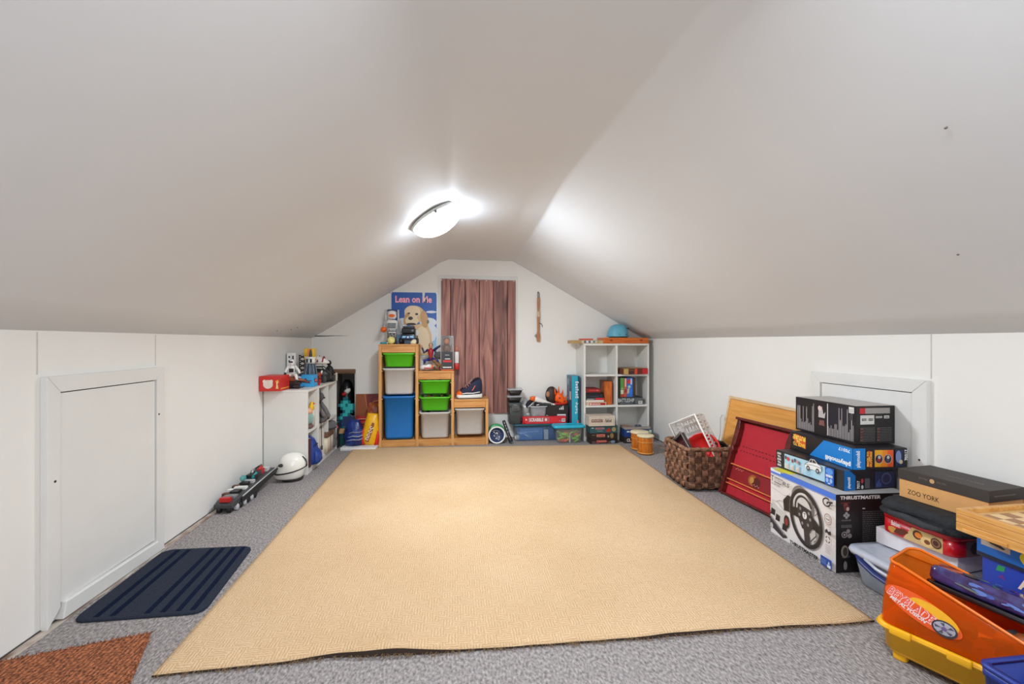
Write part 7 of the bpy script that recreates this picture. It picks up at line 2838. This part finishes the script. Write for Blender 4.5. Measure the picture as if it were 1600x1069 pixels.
B().box(-cs_ / 2 - .006, cs_ / 2 - .13, -.0 + .002, -cs_ / 2 - .0005, cs_ / 2 - .02, .014).build('drawer_lip', cw, r, .002)

# ---------------------------------------------------------------- orange and yellow carry case
cr_ = top('orange_carry_case', 'see-through orange toy carry case on a yellow base at the rug corner', 'case', (1.4075, 1.071, .0006), .401)
CW, CL = .19, .36
yel = mat('case_yellow', (248, 182, 24), .35, var=.02)
b = B()
b.loft([rr(CW - .05, CL - .05, .02, .022), rr(CW - .04, CL - .04, .03, .028), rr(CW - .030, CL - .030, .03, .085), rr(CW - .006, CL - .006, .034, .090), rr(CW + .004, CL + .004, .036, .094),
        rr(CW + .004, CL + .004, .036, .104), rr(CW - .006, CL - .006, .034, .108), rr(CW - .022, CL - .022, .03, .106), rr(CW - .03, CL - .03, .03, .034)])
b.build('yellow_base', yel, cr_)
b = B()
b.loft([rr(CW + .006, CL + .006, .037, .0965), rr(CW + .010, CL + .010, .038, .0985), rr(CW + .006, CL + .006, .037, .1005)], cap0=False, cap1=False)
b.build('ridge', yel, cr_)
for sx in (-1, 1):
    for sy in (-1, 1):
        B().rbox(.03, .035, .0225, .01, 0, cx=sx * (CW / 2 - .045), cy=sy * (CL / 2 - .05), e=.004).build('foot', yel, cr_)
for yy in (.115, -.01):
    B().rbox(.012, .05, .022, .004, .090, cx=-CW / 2 - .006, cy=yy, e=.003).build('hinge_tab', yel, cr_)
# the transparent tub with a high far end
org = tinted('orange_clear', (255, 196, 116), (246, 112, 12), .30)
NR = 60
base = rr(CW - .016, CL - .016, .030, .1085, 14)


def rim_z(p):
    t_ = p[1] / (CL / 2)
    far_ = max(0, min(1, (t_ - .15) / .55))
    far_ = far_ * far_ * (3 - 2 * far_)
    side = .5 + .5 * p[0] / (CW / 2)
    low = .195 + .035 * side
    hi = .290 + .004 * side
    return low + (hi - low) * far_


b = B()
lay = []
for k in range(9):
    q = k / 8
    ring_ = []
    for p in base:
        zt_ = rim_z(p)
        z = .1085 + (zt_ - .1085) * q
        # gentle inward lean, more at the far end
        far_ = max(0, p[1] / (CL / 2))
        s_ = 1 - .07 * q * q
        ring_.append((p[0] * s_, p[1] * s_ - .010 * far_ * q * q, z))
    lay.append(ring_)
for k in range(8, -1, -1):
    ring_ = []
    for p in lay[k]:
        ring_.append((p[0] * .968, p[1] * .984, p[2] - .001))
    lay.append(ring_)
b.loft(lay, 0, True, False, False)
b.build('orange_shell', org, cr_)
b = B()
b.tube(lay[8], .0045, 6, closed=True)
b.build('shell_rim', mat('orange_rim', (244, 120, 24), .15, alpha=.85), cr_)
# label on the shell: oval with the name and a spinning top
f = Face((-(CW - .016) / 2 - .0004, .156, .105), (0, -1, 0), (.012, 0, 1), .3, .2)
f.k = .0012
f.ell(.085, .080, .088, .036, (240, 92, 32), n=36, rot=-.34)
f.ell(.110, .082, .055, .024, (248, 180, 40), n=36, rot=-.34)
f.ell(.078, .070, .070, .022, (240, 92, 32), n=36, rot=-.34)


def slant_text(s, u0, v0, u1, v1, c, ang, bold):
    vs, fs_ = text_geo(s, bold, .15)
    w_, h_ = u1 - u0, v1 - v0
    f.put([(u0 + x * w_ * cos(ang) - y * h_ * sin(ang), v0 + x * w_ * sin(ang) + y * h_ * cos(ang)) for x, y in vs], fs_, c)


slant_text('BEYBLADE', .004, .094, .116, .122, (255, 206, 196), -.40, .05)
slant_text('BEYBLADE', .006, .096, .114, .120, (232, 72, 66), -.40, .0)
slant_text('METAL FUSION', .012, .082, .100, .0925, (240, 226, 226), -.40, .03)
f.ell(.133, .055, .027, .022, (60, 58, 66), n=20)
f.ell(.133, .056, .023, .017, (176, 172, 184), n=14)
for k in range(5):
    a = 2 * pi * k / 5 + .3
    f.poly([(.133 + .006 * cos(a), .056 + .005 * sin(a)), (.133 + .022 * cos(a), .056 + .016 * sin(a)), (.133 + .019 * cos(a + .5), .056 + .014 * sin(a + .5))], (84, 80, 96))
f.ell(.133, .056, .006, .005, (110, 90, 140))
f.build('oval_label', cr_)
# dark toys lying inside
b = B()
for k in range(44):
    p = (rnd.uniform(-.058, .055), rnd.uniform(-.14, .14), .045 + .12 * rnd.random() * (1 if k % 3 else .7))
    if k % 2:
        b.cbox(p, (.05, .04, .03), k % 4, Euler((rnd.random() * 3, rnd.random() * 3, rnd.random() * 3)).to_matrix())
    else:
        b.tube([(p[0] - .014, p[1], p[2]), (p[0] + .014, p[1] + .006, p[2] + .01)], .022, 10, k % 4)
b.build('loose_toys', [mat('toy_umber', (70, 44, 32)), dgrey, mat('toy_rust', (150, 80, 40)), mat('toy_slate', (84, 84, 92))], cr_, kind='stuff')

# purple and blue blister pack resting on top
r = top('purple_toy_pack', 'purple and blue patterned toy pack lying on the orange carry case', 'toy', (1.4720, 1.010, .2085), rot=(radians(4), radians(14), .36))
pk = mat('purple_swirl', (46, 22, 66), .15, vs=26, c2=(72, 70, 130), coat=.6)
b = B()
b.rbox(.100, .34, .046, .02, .0145, e=.012)
b.build('pack_cover', pk, r)
B().rbox(.106, .345, .014, .02, 0, e=.003).build('pack_base', mat('pack_black', (26, 22, 28), .25, coat=.4), r)
f = Face((-.044, -.17, .0607), (1, 0, 0), (0, 1, 0), .088, .34)
R_ = random.Random(5)
for k in range(26):
    u, v = R_.uniform(.014, .074), R_.uniform(.03, .32)
    a, c_ = R_.uniform(.004, .012), R_.uniform(.010, .03)
    t_ = v / .34
    pal = ((190, 40, 150), (60, 80, 190), (80, 100, 170)) if t_ < .35 else (((70, 100, 190), (110, 150, 206), (90, 40, 130)) if t_ < .7 else ((110, 124, 120), (70, 76, 84), (130, 140, 150)))
    f.ell(u, v, min(a, u - .008, .08 - u), c_ * .6, R_.choice(pal), n=9, rot=R_.uniform(-.5, .5))
f.build('printed_swirls', r)
f = Face((-.0502, .17, .016), (0, -1, 0), (0, 0, 1), .34, .044)
for k in range(22):
    u, v = R_.uniform(.03, .31), R_.uniform(.010, .032)
    t_ = u / .34
    pal = ((96, 104, 104), (60, 60, 84), (120, 130, 140)) if t_ < .3 else (((70, 90, 170), (96, 120, 190), (80, 40, 110)) if t_ < .65 else ((170, 40, 140), (110, 40, 130), (200, 60, 150)))
    f.ell(u, v, R_.uniform(.008, .02), R_.uniform(.002, .005), R_.choice(pal), n=9, rot=R_.uniform(-.5, .2))
f.build('printed_swirls', r)
# thin red packet standing between the case and the games
r = top('red_packet', 'red packet with gold flashes wedged between the orange case and blue games', 'box', (1.5525, 1.090, .0006), .401)
B().box(-.010, -.075, 0, .010, .075, .232).build('packet_body', mat('packet_red', (214, 26, 28), .35), r, .002)
f = Face((-.0102, .075, -.03), (0, -1, 0), (0, 0, 1), .15, .262)
f.poly([(.03, .215), (.06, .232), (.11, .226), (.14, .205), (.10, .214), (.06, .216)], (226, 150, 60))
f.poly([(.05, .205), (.10, .20), (.14, .18), (.14, .17), (.09, .188)], (240, 190, 110))
f.build('gold_flash', r)
# dark blue crate in the near corner
r = top('navy_crate', 'deep blue plastic crate in front of the orange carry case', 'crate', (1.285, .79, .0006))
nb = mat('crate_blue', (26, 52, 140), .35, var=.03)
B().tub(.172, .19, .196, .014, .005, .92, lip=.004, lip_h=.016).build('crate_body', nb, r)
B().loft([rr(.172, .19, .016, .1975), rr(.184, .202, .02, .1975), rr(.184, .202, .02, .206), rr(.156, .174, .014, .206)], closed=True).build('crate_rim', nb, r)
B().box(-.03, .0985, .12, .03, .104, .15).build('grip', mat('crate_dark_blue', (18, 34, 96), .4), r, .003)
B().box(-.07, -.08, .006, .07, .08, .10).build('dark_contents', mat('crate_contents', (24, 26, 34), .7), r, .004)

# ---------------------------------------------------------------- sub-parts: small pieces hang under the part they sit on
NEST = {'sneaker': {'lace': 'tongue', 'collar_lining': 'upper', 'side_stripe': 'upper', 'side_mark': 'upper'},
        'toy_robot': {'visor': 'head', 'helmet_band': 'head', 'ear_fin': 'head', 'chest_panel': 'torso', 'hand': 'arms'},
        'toy_wolf_bust': {'ear': 'head', 'eye': 'head', 'brow': 'head', 'nose': 'head'},
        'action_figure': {'hair': 'head', 'eye': 'head', 'belt': 'torso'},
        'toy_astronaut': {'visor': 'head', 'chest_pack': 'torso', 'life_pack': 'torso'},
        'boxed_figure': {'printed_card': 'back_card', 'figure_head': 'figure_body', 'figure_hair': 'figure_body'},
        'shoe_box': {'printed_side': 'box_base', 'printed_lid_side': 'box_lid', 'printed_lid_top': 'box_lid', 'printed_lid_end': 'box_lid'},
        'chess_box': {'square': 'board_border', 'rim_rail': 'upper_half', 'drawer_lip': 'lower_half'},
        'orange_carry_case': {'oval_label': 'orange_shell', 'shell_rim': 'orange_shell', 'ridge': 'yellow_base', 'hinge_tab': 'yellow_base', 'foot': 'yellow_base'},
        'bongo_drums': {'hoop': 'drum_shell', 'drum_skin': 'drum_shell'},
        'biscuit_tin': {'printed_biscuits': 'tin_body', 'printed_lid': 'tin_lid'},
        'purple_toy_pack': {'printed_swirls': 'pack_cover'},
        'snack_tube': {'printed_top': 'canister_top', 'printed_front': 'canister_body'},
        'blue_clear_bin': {'printed_front': 'blue_game_box'},
        'grey_latch_box': {'latch': 'latch_plate', 'hinge_pin': 'latch_plate'},
        'toy_truck': {'grille_marks': 'bumper'},
        'blue_backpack': {'zip': 'front_pocket'},
        'white_helmet': {'cheek_groove': 'shell', 'side_dot': 'shell', 'eye_slot': 'shell'},
        'toy_rifle': {'label_band': 'stock', 'trigger_guard': 'stock', 'sling_ring': 'stock'},
        'red_game_board': {'printed_motif': 'felt_panel', 'dark_red_band': 'felt_panel', 'gold_strip': 'felt_panel'},
        'hatch': {}}


def stem_of(o):
    return o.name.rsplit('.', 1)[0] if o.name[-3:].isdigit() and '.' in o.name else o.name


for o in list(SC.objects):
    if o.parent is None and 'category' in o:
        rule = NEST.get(stem_of(o))
        if rule:
            kids = list(o.children)
            byname = {}
            for k in kids:
                byname.setdefault(stem_of(k), []).append(k)
            for k in kids:
                p = rule.get(stem_of(k))
                if p and p in byname:
                    c = Vector(k.bound_box[0]) + Vector(k.bound_box[6])
                    best = min(byname[p], key=lambda q: (Vector(q.bound_box[0]) + Vector(q.bound_box[6]) - c).length)
                    k.parent = best
